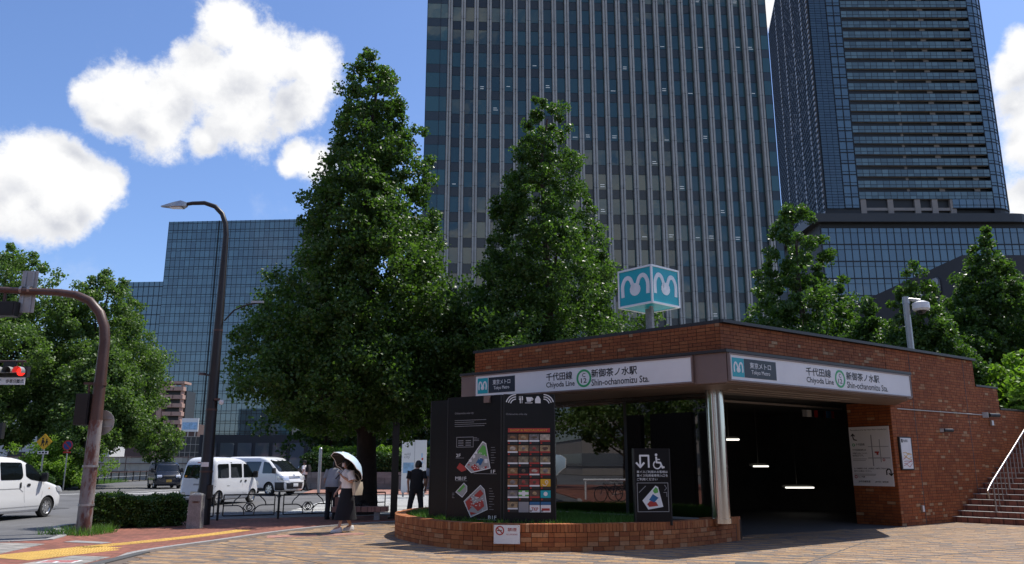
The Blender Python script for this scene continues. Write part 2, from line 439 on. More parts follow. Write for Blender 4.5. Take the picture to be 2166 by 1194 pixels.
M('rail_steel', (.36, .33, .32), .42, 1., nscale=4, namp=.1)
M('white_sign', (.78, .78, .78), .4, nscale=2, namp=.04)
M('white_print', (.80, .80, .79), .5, nscale=2, namp=.03)
M('grey_print', (.30, .30, .31), .5, nscale=2, namp=.05)
M('sign_grey', (.80, .78, .77), .5, nscale=2, namp=.05)
M('ink', (.01, .01, .011), .5, namp=0)
M('navy', (.010, .016, .030), .4, namp=0)
M('teal', (.0, .36, .42), .4, namp=0)
M('line_green', (.03, .36, .12), .4, namp=0)
M('map_green', (.12, .42, .08), .4, namp=0)
M('map_red', (.42, .04, .035), .4, namp=0)
M('map_blue', (.02, .13, .30), .4, namp=0)
M('map_grey', (.35, .35, .35), .4, namp=0)
M('sign_yellow', (.72, .40, .02), .4, nscale=4, namp=.08)
M('sign_blue', (.01, .05, .22), .4, namp=0)
M('sign_red', (.42, .02, .015), .4, namp=0)
M('sky_print', (.30, .50, .72), .4, nscale=3, namp=.4)
M('plate_back', (.42, .42, .41), .4, .6, nscale=5, namp=.12)
M('car_white', (.80, .80, .80), .22, nscale=1, namp=.015, coat=.6)
M('car_silverwhite', (.72, .73, .76), .22, nscale=1, namp=.015, coat=.6)
M('car_navy', (.012, .016, .03), .2, nscale=1, namp=.04, coat=.8)
M('car_glass', (.006, .008, .008), .03, nscale=1, namp=0, spec=.8)
M('wheel', (.62, .62, .62), .25, .9, nscale=5, namp=.06)
M('lamp_glass', (.75, .76, .78), .08, .5, namp=.05)
M('lamp_red', (.35, .01, .01), .2, namp=0)
M('amber', (.6, .25, .02), .25, namp=0)
M('red_light', (.5, .01, .005), .3, namp=0, emit=(1., .03, .02), estr=1.4)
M('lens_dark', (.03, .03, .025), .2, namp=0)
M('tube_light', (.9, .9, .88), .4, namp=0, emit=(1., .96, .86), estr=1.6)
M('office_light', (.8, .8, .8), .4, namp=0, emit=(.85, .95, 1.), estr=.2)
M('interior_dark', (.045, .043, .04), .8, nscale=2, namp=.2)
M('soffit', (.16, .12, .10), .5, nscale=1, namp=.15)
M('skin', (.50, .29, .21), .5, nscale=10, namp=.05)
M('hair', (.012, .010, .009), .45, nscale=30, namp=.2)
M('tee_white', (.86, .82, .81), .85, nscale=12, namp=.06, bump=.3, bscale=14)
M('tee_grey', (.36, .36, .39), .85, nscale=12, namp=.08, bump=.3, bscale=14)
M('cloth_black', (.012, .012, .014), .9, nscale=14, namp=.2, bump=.3, bscale=14)
M('skirt', (.008, .009, .014), .9, nscale=14, namp=.2, bump=.4, bscale=10)
M('trousers', (.018, .018, .022), .9, nscale=14, namp=.2, bump=.3, bscale=14)
M('jeans', (.05, .06, .085), .9, nscale=14, namp=.2)
M('shoe_white', (.75, .74, .73), .5, nscale=8, namp=.05)
M('bag', (.62, .52, .38), .8, nscale=8, namp=.08)
M('mask', (.70, .60, .62), .7, nscale=8, namp=.03)
M('parasol_out', (.45, .58, .70), .6, nscale=6, namp=.05)
M('parasol_in', (.022, .022, .024), .8, nscale=6, namp=.1)
M('bark', (.075, .055, .042), .95, nscale=6, namp=.3, bump=.9, bscale=14)
M('bark_dark', (.04, .03, .025), .95, nscale=6, namp=.3, bump=.9, bscale=14)
M('mullion', (.012, .014, .017), .4, .3, nscale=1, namp=.1)
M('spandrel', (.034, .047, .056), .25, nscale=.3, namp=.1, rand=.12, island=.12)
M('tower_core', (.02, .022, .025), .6, nscale=.2, namp=.1)
M('balcony_soffit', (.07, .06, .055), .8, nscale=.5, namp=.15)
M('beige_wall', (.30, .26, .23), .8, nscale=.5, namp=.12)
M('louver_white', (.40, .40, .42), .5, nscale=.5, namp=.1)
M('pmo_grey', (.030, .028, .031), .55, nscale=.6, namp=.08)
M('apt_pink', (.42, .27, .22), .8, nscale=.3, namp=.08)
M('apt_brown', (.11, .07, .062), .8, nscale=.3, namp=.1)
M('far_white', (.60, .60, .59), .8, nscale=.4, namp=.06)
M('far_dark', (.03, .03, .032), .4, nscale=.4, namp=.1)
M('panel_white', (.50, .51, .49), .6, nscale=1.3, namp=.14, rand=.1)
glass_mat('tower_glass', (.036, .090, .090), .03, 1.7, .012, .28)
glass_mat('res_glass', (.03, .05, .055), .03, 2.0, .02, .3, .25)
glass_mat('res_glass_blue', (.055, .098, .112), .03, 2.15, .015, .25, .25)
glass_mat('balcony_glass', (.11, .165, .175), .12, 1.7, .01, .3)
glass_mat('sola_glass', (.055, .115, .135), .05, 2.1, .012, .35, .2)
glass_mat('pmo_glass', (.10, .11, .13), .05, 2.0, .01, .2)
brick_mat('brick_wall', [(0, (.285, .080, .024)), (.24, (.31, .092, .028)), (.48, (.25, .069, .021)), (.68, (.33, .104, .033)), (.84, (.29, .084, .025)), (.93, (.38, .185, .085)), (.975, (.41, .24, .125))])
brick_mat('planter_brick', [(0, (.36, .122, .040)), (.25, (.32, .10, .033)), (.5, (.40, .145, .052)), (.72, (.28, .086, .03)), (.9, (.44, .21, .10))])
brick_mat('plaza_brick', [(0, (.33, .205, .108)), (.3, (.37, .24, .13)), (.6, (.29, .18, .10)), (.82, (.20, .155, .12)), (.92, (.40, .27, .16))])
brick_mat('plaza_brick_dark', [(0, (.175, .14, .118)), (.3, (.21, .16, .125)), (.55, (.15, .128, .115)), (.75, (.27, .18, .11)), (.9, (.19, .15, .13))])
leaf_mat('ginkgo_leaf', (.032, .072, .016), (.10, .170, .040), .45, .40)
leaf_mat('broad_leaf', (.060, .11, .030), (.145, .22, .065), .42, .45)
leaf_mat('bright_leaf', (.12, .22, .03), (.22, .34, .05), .42, .5)
leaf_mat('dark_leaf', (.020, .050, .012), (.05, .10, .022), .3, .5)
leaf_mat('grass_blade', (.05, .12, .02), (.12, .24, .04), .35, .6)

q_ = NT(MT['asphalt'].node_tree); p_ = [n for n in MT['asphalt'].node_tree.nodes if n.type == 'BSDF_PRINCIPLED'][0]
g_ = q_.n('ShaderNodeNewGeometry'); src_ = p_.inputs['Base Color'].links[0].from_socket
st_ = q_.maprange(q_.noise(g_.outputs['Position'], .28, 7, .65, dist=.6), .35, .65, .78, 1.16); cm_ = q_.n('ShaderNodeCombineColor'); [q_.lk(st_, cm_.inputs[i]) for i in range(3)]
q_.lk(q_.mixc(1., src_, cm_.outputs[0], 'MULTIPLY'), p_.inputs['Base Color'])
m_ = MT['rust']; q_ = NT(m_.node_tree); p_ = [n for n in m_.node_tree.nodes if n.type == 'BSDF_PRINCIPLED'][0]
tc_ = q_.n('ShaderNodeTexCoord'); mp_ = q_.n('ShaderNodeMapping'); mp_.inputs['Scale'].default_value = (1, 1, .35); q_.lk(tc_.outputs['Object'], mp_.inputs[0])
f_ = q_.maprange(q_.noise(mp_.outputs[0], 5.5, 6, .68), .44, .58, 0, 1, True)
f2_ = q_.noise(mp_.outputs[0], 22, 4, .6)
q_.lk(q_.mixc(f_, q_.mixc(f2_, (.17, .155, .155, 1), (.30, .28, .275, 1)), q_.mixc(f2_, (.07, .028, .022, 1), (.16, .06, .045, 1))), p_.inputs['Base Color'])

def laid(m, sc=1.0):
    """brick joints and uneven tones for pavements too far off to lay piece by piece"""
    q = NT(m.node_tree); p = [n for n in m.node_tree.nodes if n.type == 'BSDF_PRINCIPLED'][0]
    src = p.inputs['Base Color'].links[0].from_socket
    g = q.n('ShaderNodeNewGeometry'); mp = q.n('ShaderNodeMapping'); mp.inputs['Rotation'].default_value = (0, 0, R(28)); q.lk(g.outputs['Position'], mp.inputs[0])
    bt = q.n('ShaderNodeTexBrick'); bt.inputs['Scale'].default_value = sc; bt.inputs['Brick Width'].default_value = .2; bt.inputs['Row Height'].default_value = .1; bt.inputs['Mortar Size'].default_value = .006
    bt.inputs['Color1'].default_value = (.72, .72, .72, 1); bt.inputs['Color2'].default_value = (1.18, 1.12, 1.08, 1); bt.inputs['Mortar'].default_value = (.4, .4, .4, 1)
    q.lk(mp.outputs[0], bt.inputs['Vector'])
    st = q.maprange(q.noise(g.outputs['Position'], .7, 6, .7), .3, .7, .72, 1.2)
    c = q.mixc(1., src, bt.outputs[0], 'MULTIPLY'); cm = q.n('ShaderNodeCombineColor'); [q.lk(st, cm.inputs[i]) for i in range(3)]
    q.lk(q.mixc(1., c, cm.outputs[0], 'MULTIPLY'), p.inputs['Base Color'])
laid(MT['red_paving']); laid(MT['pink_paving']); laid(MT['grey_paving'], .35)

# ------------------------------------------------------------------ ground, road, pavements
def sheet(name, poly, z, mat, kind='structure', skirt=None):
    b = MB()
    if skirt is None: b.face([(x, y, z) for x, y in poly])
    else: b.prism(poly, skirt, z)
    o = b.build(name, mat); o['kind'] = kind
    return o
sheet('ground', [(-3000, -3000), (3000, -3000), (3000, 3000), (-3000, 3000)], -.16, MT['earth'])
sheet('road', [(-120, -40), (16, -40), (16, 50), (-14, 56), (-22, 160), (-42, 160), (-34, 60), (-120, 48)], -.05, MT['asphalt'])
CURB = [(-6.3, -12), (-6.55, 8), (-6.68, 13.66), (-6.90, 15.19), (-6.72, 16.2), (-6.25, 17.6), (-5.67, 19.6), (-4.75, 21.6), (-3.25, 23.2), (0, 25.4)]
plaza = sheet('plaza', CURB + [(6, 29), (40, 45), (40, -12)], 0., MT['pave_joint'], skirt=-.14)
EDGE = [(-40, 15.6), (-16, 16.5), (-10.9, 17.35), (-9.9, 17.75), (-10.4, 19.4), (-11.75, 22.35), (-6.9, 24.95), (-5.5, 25.45), (-3, 26.6), (2, 29.5)]
side = sheet('sidewalk', EDGE + [(6, 29), (0, 25.4)] + CURB[::-1][1:] + [(-40, -12)], -.002, MT['red_paving'], skirt=-.14)

def ribbon(poly, w, z0, z1, close=False):
    """list of boxes (origin,a,b,c) along a polyline"""
    L = []
    for (x0, y0), (x1, y1) in zip(poly[:-1], poly[1:]):
        d = Vector((x1 - x0, y1 - y0, 0)); n = Vector((-d.y, d.x, 0)).normalized() * w
        L.append((Vector((x0, y0, z0)) - n / 2, d, n, Vector((0, 0, z1 - z0))))
    return L
def resample(poly, step):
    P_ = [Vector((*p, 0)) for p in poly]; out_ = [P_[0]]; carry = 0.
    for a, b in zip(P_[:-1], P_[1:]):
        L = (b - a).length; t = step - carry
        while t <= L: out_.append(a + (b - a) * t / L); t += step
        carry = L - (t - step)
    return [(p.x, p.y) for p in out_]
def catmull(pts, n=6, closed=False):
    P_ = [Vector(p) for p in pts]; N = len(P_); out_ = []
    rng_ = range(N) if closed else range(N - 1)
    for i in rng_:
        g = (lambda j: P_[j % N]) if closed else (lambda j: P_[max(0, min(N - 1, j))])
        p0, p1, p2, p3 = g(i - 1), g(i), g(i + 1), g(i + 2)
        for j in range(n):
            t = j / n
            out_.append(.5 * ((2 * p1) + (p2 - p0) * t + (2 * p0 - 5 * p1 + 4 * p2 - p3) * t * t + (3 * p1 - p0 - 3 * p2 + p3) * t ** 3))
    if not closed: out_.append(P_[-1])
    return [tuple(p) for p in out_]

# kerb stones between the red pavement and the brick plaza, and along the carriageway
kp = resample(catmull(CURB[1:], 8), .6)
for (a, b) in zip(kp[:-1], kp[1:]):
    d = Vector((b[0] - a[0], b[1] - a[1], 0)); n = Vector((-d.y, d.x, 0)).normalized() * .15
    box_part('kerb_stone', plaza, Vector((*a, -.1)) - n / 2, d * .985, n, (0, 0, .118), MT['kerb'])
kp = resample(catmull(EDGE[1:], 6), .8)
for (a, b) in zip(kp[:-1], kp[1:]):
    d = Vector((b[0] - a[0], b[1] - a[1], 0)); n = Vector((-d.y, d.x, 0)).normalized() * .17
    box_part('kerb_stone', side, Vector((*a, -.13)) - n / 2, d * .99, n, (0, 0, .145), MT['kerb'])

# plaza bricks laid in courses: nearest ones as pieces of the plaza
PLANTER = [(-2.2, 21.3), (-2.58, 20.3), (-2.69, 19.24), (-2.52, 18.2), (-2.10, 17.3), (-1.36, 16.2), (-.42, 15.58), (.51, 15.43), (1.3, 15.48), (2.06, 15.66), (2.95, 16.0), (3.82, 16.62), (4.79, 17.60)]
def inside(p, poly):
    x, y = p; c = False; j = len(poly) - 1
    for i in range(len(poly)):
        xi, yi = poly[i]; xj, yj = poly[j]
        if (yi > y) != (yj > y) and x < (xj - xi) * (y - yi) / (yj - yi) + xi: c = not c
        j = i
    return c
PLAZA_POLY = CURB + [(6, 29), (40, 45), (40, -12)]
PL_POLY = PLANTER + [(3.5, 18.6), (-.5, 22.4)]
L = []; L2 = []
ud = Vector((math.cos(R(-19)), math.sin(R(-19)), 0)); vd = Vector((-ud.y, ud.x, 0))
bl_, bw_ = .225, .105
row_off = [random.random() for _ in range(97)]
for j in range(-10, 190):
    for i in range(-60, 110):
        o = Vector((-6, 12.0, 0)) + ud * ((i + row_off[j % 97]) * bl_) + vd * (j * bw_)
        x, y = o.x, o.y
        if y < 12.6 or y > 24.5 or abs(x) > y * .66 + .5 or x > 13.5: continue
        if not inside((x, y), PLAZA_POLY) or not inside((x - .25, y), PLAZA_POLY) or inside((x + .1, y + .05), PL_POLY): continue
        if (x - 4.6) * .588 - (y - 17.45) * .809 < -1.0 and x > 4.5: continue
        (L if (j % 4 < 2) != (random.random() < .12) else L2).append((o + Vector((0, 0, -.02)), ud * (bl_ - .005), vd * (bw_ - .009), Vector((0, 0, .024 + random.uniform(0, .003)))))
pieces('paver', 'pavers', plaza, L, MT['plaza_brick'], 150)
pieces('paver', 'pavers', plaza, L2, MT['plaza_brick_dark'], 150)
for p0_, p1_ in (((-5.9, 16.9), (-2.6, 13.0)), ((7.4, 17.4), (4.3, 13.0)), ((4.4, 13.1), (10.2, 16.2))):
    d_ = Vector((p1_[0] - p0_[0], p1_[1] - p0_[1], 0)); n_ = Vector((-d_.y, d_.x, 0)).normalized() * .022
    box_part('movement_joint', plaza, Vector((*p0_, -.02)), d_, n_, (0, 0, .0285), MT['kerb_dark'])
# tactile paving
pts = [(-9.05, 14.9), (-8.35, 16.2), (-7.62, 17.45), (-6.95, 19.0), (-6.5, 20.6)]
tp = resample(catmull(pts[1:], 8), .302)
tiles = []
for (a, b) in zip(tp[:-1], tp[1:]):
    d = Vector((b[0] - a[0], b[1] - a[1], 0)).normalized(); tiles.append((Vector((*a, 0)), d))
def tactile(o, d, dots):
    n = Vector((-d.y, d.x, 0)) * (1.0 if dots else 1.45); b = MB()
    b.obox(o - n * .148 + Vector((0, 0, -.03)), d * .296, n * .296, (0, 0, .034))
    for q in range(4):
        c = o + n * (-.105 + .07 * q) + Vector((0, 0, .004))
        if dots:
            for q2 in range(4):
                c2 = c + d * (.045 + .07 * q2); b.obox(c2 - n * .012, d * .024, n * .024, (0, 0, .005))
        else: b.obox(c - n * .012 + d * .02, d * .256, n * .024, (0, 0, .005))
    return b.build('tactile_tile', MT['tactile'], side, fix=False)
for o, d in tiles: tactile(o, d, False)
d = Vector((.42, .907, 0)); n = Vector((-d.y, d.x, 0))
for i in range(7):
    for j in range(4):
        o = Vector((-8.30, 14.2, 0)) + d * (.302 * i) + n * (.302 * j)
        if (j in (0,) and i > 5): continue
        tactile(o, d, True)
# grey ramp paving at the crossing corner and service covers
b = MB(); b.prism([(-13, 14.2), (-9.2, 14.6), (-9.45, 16.9), (-10.3, 17.15), (-13, 16.7)], -.02, .003); b.build('ramp_paving', MT['grey_paving'], side)
b = MB(); b.prism([(-9.3, 17.3), (-8.35, 16.95), (-8.25, 17.2), (-9.2, 17.6)], -.02, .006); b.build('gutter_slab', MT['kerb'], side)
b = MB(); b.prism([(-8.2, 12.4), (-6.95, 12.5), (-7.0, 14.6), (-7.75, 14.8)], -.02, .004); b.build('grey_slab', MT['grey_paving'], side)
b = MB(); b.prism([(-6.85, 12.9), (-6.6, 12.9), (-6.62, 15.3), (-6.8, 15.3)], -.02, .021); b.build('drain_cover', MT['kerb_dark'], plaza)
mk = thing('pavement_marking', 'worn red and white no-smoking marking on the grey paving at the corner', 'marking', (-7.5, 13.9, 0))
b = MB(); b.prism(rect(-.3, -.17, .3, .17), .004, .009); b.build('marking_plate', MT['white_print'], mk)
flat('letter_band', [rect(-.26, .03, .26, .13), rect(-.26, -.13, -.05, -.02), rect(.02, -.13, .26, -.02)], (-7.5, 13.9, .009), (1, 0, 0), MT['map_red'], mk, v=(0, 1, 0), th=.002)

for pts_ in ([(-5.35, 18.15), (-4.35, 18.6), (-4.5, 19.15), (-5.5, 18.75)], [(-4.25, 18.65), (-3.35, 19.0), (-3.5, 19.5), (-4.4, 19.15)]):
    b = MB(); b.prism(pts_, -.02, .010); b.build('paving_slab', MT['pink_paving'], plaza)
b = MB(); b.ell([((3.9, 13.6, -.01), .28, .28), ((3.9, 13.6, .009), .28, .28)], 24); b.build('service_cover', MT['kerb_dark'], plaza)
# road markings
rm = thing('crosswalk', 'white zebra crossing on the road seen between tree trunk and planter', 'crosswalk', (-4, 34, -.05))
for i in range(17):
    y = 27.6 + i * .92
    b = MB(); b.box(-4.2 - i * .06, y, -.043, 7.0, .47, .008); b.build('stripe', MT['road_paint'], rm, world=True)
rl = MB().box(-16, 43.9, -.045, 1.6, .35, .006).build('road_lines', MT['road_paint']); rl['kind'] = 'structure'
def line(x0, y0, x1, y1, w):
    d = Vector((x1 - x0, y1 - y0, 0)); n = Vector((-d.y, d.x, 0)).normalized() * w
    box_part('painted_line', rl, Vector((x0, y0, -.048)) - n / 2, d, n, (0, 0, .006), MT['road_paint'])
line(-24.2, 43.6, -22.2, 47.2, .25); line(-22.2, 47.2, -20.4, 55, .2)
line(-22.6, 44.3, -19.8, 45.6, .6); line(-20.6, 46.6, -17.6, 51.5, .5); line(-19.2, 47.2, -17.6, 48.3, .6)
line(-17.8, 46.3, -15.6, 49.8, .5); line(-14.6, 47.0, -13.2, 50.2, .5); line(-26, 46.0, -60, 43.5, .2)
line(-16.5, 52.5, -24, 100, .2)
# manhole in the carriageway
o = MB().ell([((-17.0, 30.6, -.048), .55, .55), ((-17.0, 30.6, -.04), .55, .55)], 24).build('manhole_cover', MT['kerb_dark'], None)
tag(o, 'round dark iron manhole cover in the asphalt right of the near white van', 'manhole cover')
# far pavements
fp = sheet('far_pavement', [(-11.2, 43.2), (4, 42.2), (40, 52), (40, 60), (-13.5, 60)], 0., MT['pink_paving'], skirt=-.14)
for i in range(18):
    box_part('kerb_stone', fp, (-11.2 + i * .85, 43.0 - i * .056, -.13), (.84, -.055, 0), (.01, .16, 0), (0, 0, .14), MT['kerb'])
sheet('far_verge', [(-120, 49.2), (-27, 46.6), (-30, 55), (-34, 70), (-43, 160), (-120, 160)], 0., MT['earth'], skirt=-.14)
b = MB()
rw = thing('retaining_wall', 'low grey stone retaining wall below the clipped hedge across the road', 'wall', (-6, 51, 0))
for i in range(16):
    for j in range(3):
        x = -13.5 + i * 1.02 + (.5 if j == 1 else 0)
        box_part('stone_block', rw, (x, 51, j * .35), (1.005, 0, 0), (0, .5, 0), (0, 0, .342), MT['wall_stone'])
b = MB(); b.box(-5.2, 52.2, .55, 17, 2.2, 1.0); b.build('earth_fill', MT['soil'], rw, world=True)
_dr = Vector((math.sin(R(54)), math.cos(R(54)), 0)); _in = Vector((-_dr.y, _dr.x, 0)); _cw = Vector((4.6, 17.45, 0))
tp_ = [_cw + _dr * s_ + _in * n_ for s_, n_ in ((11.4, .42), (40, .42), (40, 22), (11.4, 22))]
terr = sheet('terrace', [(p.x, p.y) for p in tp_], 2.9, MT['earth'], skirt=-.1)
# ------------------------------------------------------------------ big office tower (granite fins)
def offtower():
    a = R(3.0); u = Vector((math.cos(a), math.sin(a), 0)); n = Vector((u.y, -u.x, 0))      # n faces the street
    O = Vector((-12.98, 110.0, 0))
    t = thing('office_tower', 'tall office tower with pairs of grey granite fins between strips of dark glass', 'office tower', O, a)
    def at(s, d, z): return O + u * s + n * d + Vector((0, 0, z))
    FH, Z0, NF = 3.86, 2.54, 24
    b = MB(); b.obox(at(.05, -38, 0), u * 52.9, n * 37.1, (0, 0, 96)); b.obox(at(-.0, -.75, 0), u * 3.15, n * .68, (0, 0, 96)); b.obox(at(51.8, -.75, 0), u * 1.2, n * .68, (0, 0, 96))
    b.build('wall', MT['tower_core'], t, world=True)
    fins = [3.55 + i * (51.4 - 3.55) / 24 for i in range(25)]
    for s in fins:
        f = MB()
        for k_ in (-.33, .06):
            f.obox(at(s + k_, -.85, 0), u * .27, n * .85, (0, 0, 96.5))
        f.obox(at(s - .07, -.85, 0), u * .14, n * .55, (0, 0, 96.4))
        fo = f.build('fin', MT['granite_fin'], t, world=True)
        jb = MB()
        for i in range(25): jb.obox(at(s - .335, -.6, Z0 + i * FH - .02), u * .67, n * .603, (0, 0, .035))
        jb.build('joint', MT['mullion'], fo, world=True, kind='stuff')
    gl, sp, lt = [], [], []
    ex = [(.06, 2.05), (2.10, 3.14)]
    bays = [(fins[i] + .385, fins[i + 1] - .385, -.80) for i in range(24)]
    for k_ in range(NF):
        z = Z0 + k_ * FH
        for (s0, s1, dd) in bays + [(x0, x1, -.03) for x0, x1 in ex] + [(51.85, 52.95, -.03)]:
            gl.append((at(s0, dd - .05, z), u * (s1 - s0), n * .06, Vector((0, 0, 2.40))))
            sp.append((at(s0, dd - .05, z + 2.44), u * (s1 - s0), n * .05, Vector((0, 0, 1.38))))
        for j in range(24):
            if random.random() < (.30 if k_ in (12, 14, 8, 9) else .10):
                s0, s1, dd = bays[j]
                q = random.uniform(.3, .8)
                for r_ in range(random.choice((1, 2, 2))):
                    lt.append((at(s0 + .3, dd + .012, z + q + r_ * .32), u * random.uniform(.5, .72), n * .012, Vector((0, 0, .075))))
    pieces('glass_pane', 'glass_panes', t, gl, MT['tower_glass'])
    pieces('spandrel_panel', 'spandrel_panels', t, sp, MT['spandrel'])
    for q in lt: box_part('ceiling_light', t, *q, MT['office_light'])
    mu = MB()
    for (s0, s1, dd) in bays:
        for z in range(NF): mu.obox(at(s0, dd, Z0 + z * FH + 2.40), u * (s1 - s0), n * .05, (0, 0, .04))
    for s in (.0, 2.05, 3.14, 52.95): mu.obox(at(s, -.05, 0), u * .05, n * .08, (0, 0, 96))
    mu.build('glazing_frame', MT['mullion'], t, world=True, kind='stuff')
    b = MB(); b.obox(at(-.2, -38.2, 96.5), u * 53.4, n * 38.4, (0, 0, 1.2)); b.build('roof', MT['concrete'], t, world=True)
offtower()

# ------------------------------------------------------------------ rounded residential tower
def restower():
    t = thing('residential_tower', 'blue glass high-rise with rows of balconies and a rounded corner above a glazed podium', 'high-rise', (111, 205, 0))
    FH = 3.2; ZB = 68.6; NFL = 31; ZT = ZB + FH * NFL
    Y = 205.; XL, XA, XB, XC, XR = 85.0, 89.9, 93.9, 130.2, 137.2
    rad = 7.0
    arc = [(130.2 + rad * math.sin(R(q)), Y + rad - rad * math.cos(R(q))) for q in range(0, 91, 15)]
    foot = [(XL, Y + .5)] + [(XA, Y + .3), (XB, Y + .3), (XC - .1, Y + 1.5)] + [(x, y + .3) for x, y in arc] + [(137, 285), (101.9, 286)]
    b = MB(); b.prism(foot, 20, ZT); b.build('wall', MT['tower_core'], t, world=True)
    b = MB(); b.prism([(x, y) for x, y in foot], ZT + .01, ZT + 1.5); b.build('roof', MT['far_dark'], t, world=True)
    # left face: fine grid of mullions and pale louvres
    A_ = Vector((85.0, 205.5, 0)); B_ = Vector((101.9, 286, 0)); d = (B_ - A_).normalized(); nn = Vector((-d.y, d.x, 0)); Ln = (B_ - A_).length
    g = MB()
    for i in range(46): g.obox(A_ + d * (i * Ln / 45 - .1) + Vector((0, 0, 40)), d * .22, nn * .3, (0, 0, ZT - 40))
    for i in range(int((ZT - 40) / 1.6)): g.obox(A_ + Vector((0, 0, 40 + i * 1.6)), d * Ln, nn * .26, (0, 0, .22))
    g.build('side_grid', MT['mullion'], t, world=True, kind='stuff')
    gp = MB(); gp.obox(A_ + Vector((0, 0, 40)) + nn * .02, d * Ln, nn * .06, (0, 0, ZT - 40)); gp.build('side_glazing', MT['balcony_glass'], t, world=True)
    lv = MB()
    for i in range(int((ZT - 40) / 1.6)):
        z = 40 + i * 1.6
        lv.obox(A_ + d * .2 + nn * .1 + Vector((0, 0, z + .3)), d * 1.6, nn * .45, (0, 0, .55))
        for s in (10, 26, 44, 60):
            lv.obox(A_ + d * (s + random.uniform(0, .6)) + nn * .3 + Vector((0, 0, z + .35)), d * 1.5, nn * .12, (0, 0, .8))
        for s in np.arange(3, 78, 1.79):
            if random.random() < .3: lv.obox(A_ + d * (s + .5) + nn * .1 + Vector((0, 0, z + .5)), d * .8, nn * .04, (0, 0, .7))
    lv.build('louvres', MT['louver_white'], t, world=True, kind='stuff')
    # strip of narrow panes right of the left corner
    st, bl, pan = [], [], []
    for i in range(int((ZT - ZB) / .8)):
        for j in range(3):
            st.append((Vector((XL + .1 + j * 1.6, Y + .1, ZB + i * .8)), Vector((1.5, 0, 0)), Vector((0, .1, 0)), Vector((0, 0, .68))))
    link('strip_glazing', boxes_mesh('strip_glazing', [(q[0] - Vector((111, 205, 0)), *q[1:]) for q in st], MT['res_glass']), t)['kind'] = 'stuff'
    for k_ in range(NFL):
        z = ZB + k_ * FH
        for j in range(2):
            pan.append((Vector((XA + .12 + j * 1.95, Y + .08, z + .12)), Vector((1.8, 0, 0)), Vector((0, .1, 0)), Vector((0, 0, FH - .24))))
    # path of the glazed right-hand part: flat stretches then the rounded corner
    path = [(XC, Y)]
    def span(x0, x1, z, ph=.12, h=None):
        n_ = max(1, round((x1 - x0) / 1.9)); w = (x1 - x0) / n_
        for i in range(n_): pan.append((Vector((x0 + i * w + .08, Y + .04, z + ph)), Vector((w - .16, 0, 0)), Vector((0, .1, 0)), Vector((0, 0, (h or FH) - .24))))
    arc2 = [(130.2 + rad * math.sin(R(q)), Y + rad - rad * math.cos(R(q))) for q in np.linspace(0, 90, 7)]
    def arcspan(z, h=None, ar=arc2):
        for (x0, y0), (x1, y1) in zip(ar[:-1], ar[1:]):
            dd = Vector((x1 - x0, y1 - y0, 0)); n2 = Vector((-dd.y, dd.x, 0)).normalized() * .1
            pan.append((Vector((x0, y0, z + .12)) + dd * .04, dd * .92, n2, Vector((0, 0, (h or FH) - .24))))
    ends = {}
    for k_ in range(NFL):
        z = ZB + k_ * FH
        e = XC
        if k_ >= 21: e = XC - 6.0 * (k_ - 20) if k_ < 23 else XC - 18
        if k_ == 0: e = 119.
        e = max(e, 112)
        ends[k_] = e
        if e < XC: span(e, XC, z)
        arcspan(z)
    pieces('glass_pane', 'glass_panes', t, pan, MT['res_glass_blue'])
    # mullion grid of the rounded part
    g = MB()
    for k_ in range(NFL + 1):
        z = ZB + k_ * FH
        for z2, h in ((z - .1, .24), (z + .85, .08)):
            for (x0, y0), (x1, y1) in zip(arc2[:-1], arc2[1:]):
                dd = Vector((x1 - x0, y1 - y0, 0)); n2 = Vector((dd.y, -dd.x, 0)).normalized() * .12
                g.obox(Vector((x0, y0, z2)), dd, n2, (0, 0, h))
            e = ends.get(k_, XC)
            if e < XC: g.obox((e, Y - .1, z2), (XC - e, 0, 0), (0, .12, 0), (0, 0, h))
            g.obox((XA, Y - .06, z2), (XB - XA, 0, 0), (0, .12, 0), (0, 0, h))
    for x, y in arc2: g.box(x, y, (ZB + ZT) / 2, .2, .2, ZT - ZB)
    for x in (XA, XA + 2, XB): g.box(x, Y, (ZB + ZT) / 2, .18, .2, ZT - ZB)
    for x in np.arange(112, XC, 1.9): g.box(x, Y + .04, ZB + 22 * FH + 15, .16, .16, 30)
    g.build('mullions', MT['mullion'], t, world=True, kind='stuff')
    # balconies, one object per storey
    for k_ in range(1, NFL):
        z = ZB + k_ * FH; e = ends[k_]
        bb = MB()
        bb.obox((XB, Y, z - .25), (e - XB, 0, 0), (0, 1.5, 0), (0, 0, .3))
        o = bb.build('balcony', MT['balcony_soffit'], t, world=True)
        rl_ = []; fr = MB()
        n_ = round((e - XB) / 1.75); w = (e - XB) / n_
        for i in range(n_):
            rl_.append((Vector((XB + i * w + .07, Y - .04, z - .55)), Vector((w - .14, 0, 0)), Vector((0, .05, 0)), Vector((0, 0, .78))))
            rl_.append((Vector((XB + i * w + .07, Y - .04, z + .32)), Vector((w - .14, 0, 0)), Vector((0, .05, 0)), Vector((0, 0, 1.08))))
            fr.obox((XB + i * w - .06, Y - .05, z - .58), (.12, 0, 0), (0, .1, 0), (0, 0, 2.0))
        for z2 in (z - .62, z + .24, z + 1.42): fr.obox((XB, Y - .07, z2), (e - XB, 0, 0), (0, .1, 0), (0, 0, .09))
        iv = wmat(o).inverted().to_translation()
        link('railing_glass', boxes_mesh('railing_glass', [(q[0] + iv, *q[1:]) for q in rl_], MT['balcony_glass']), o)['kind'] = 'stuff'
        fr.build('railing_frame', MT['mullion'], o, world=True, kind='stuff')
        wl = MB()
        for x in np.arange(XB + 3.2, e - 1, 9.6): wl.obox((x, Y + .75, z + 1.2), (1.5, 0, 0), (0, .4, 0), (0, 0, 1.7))
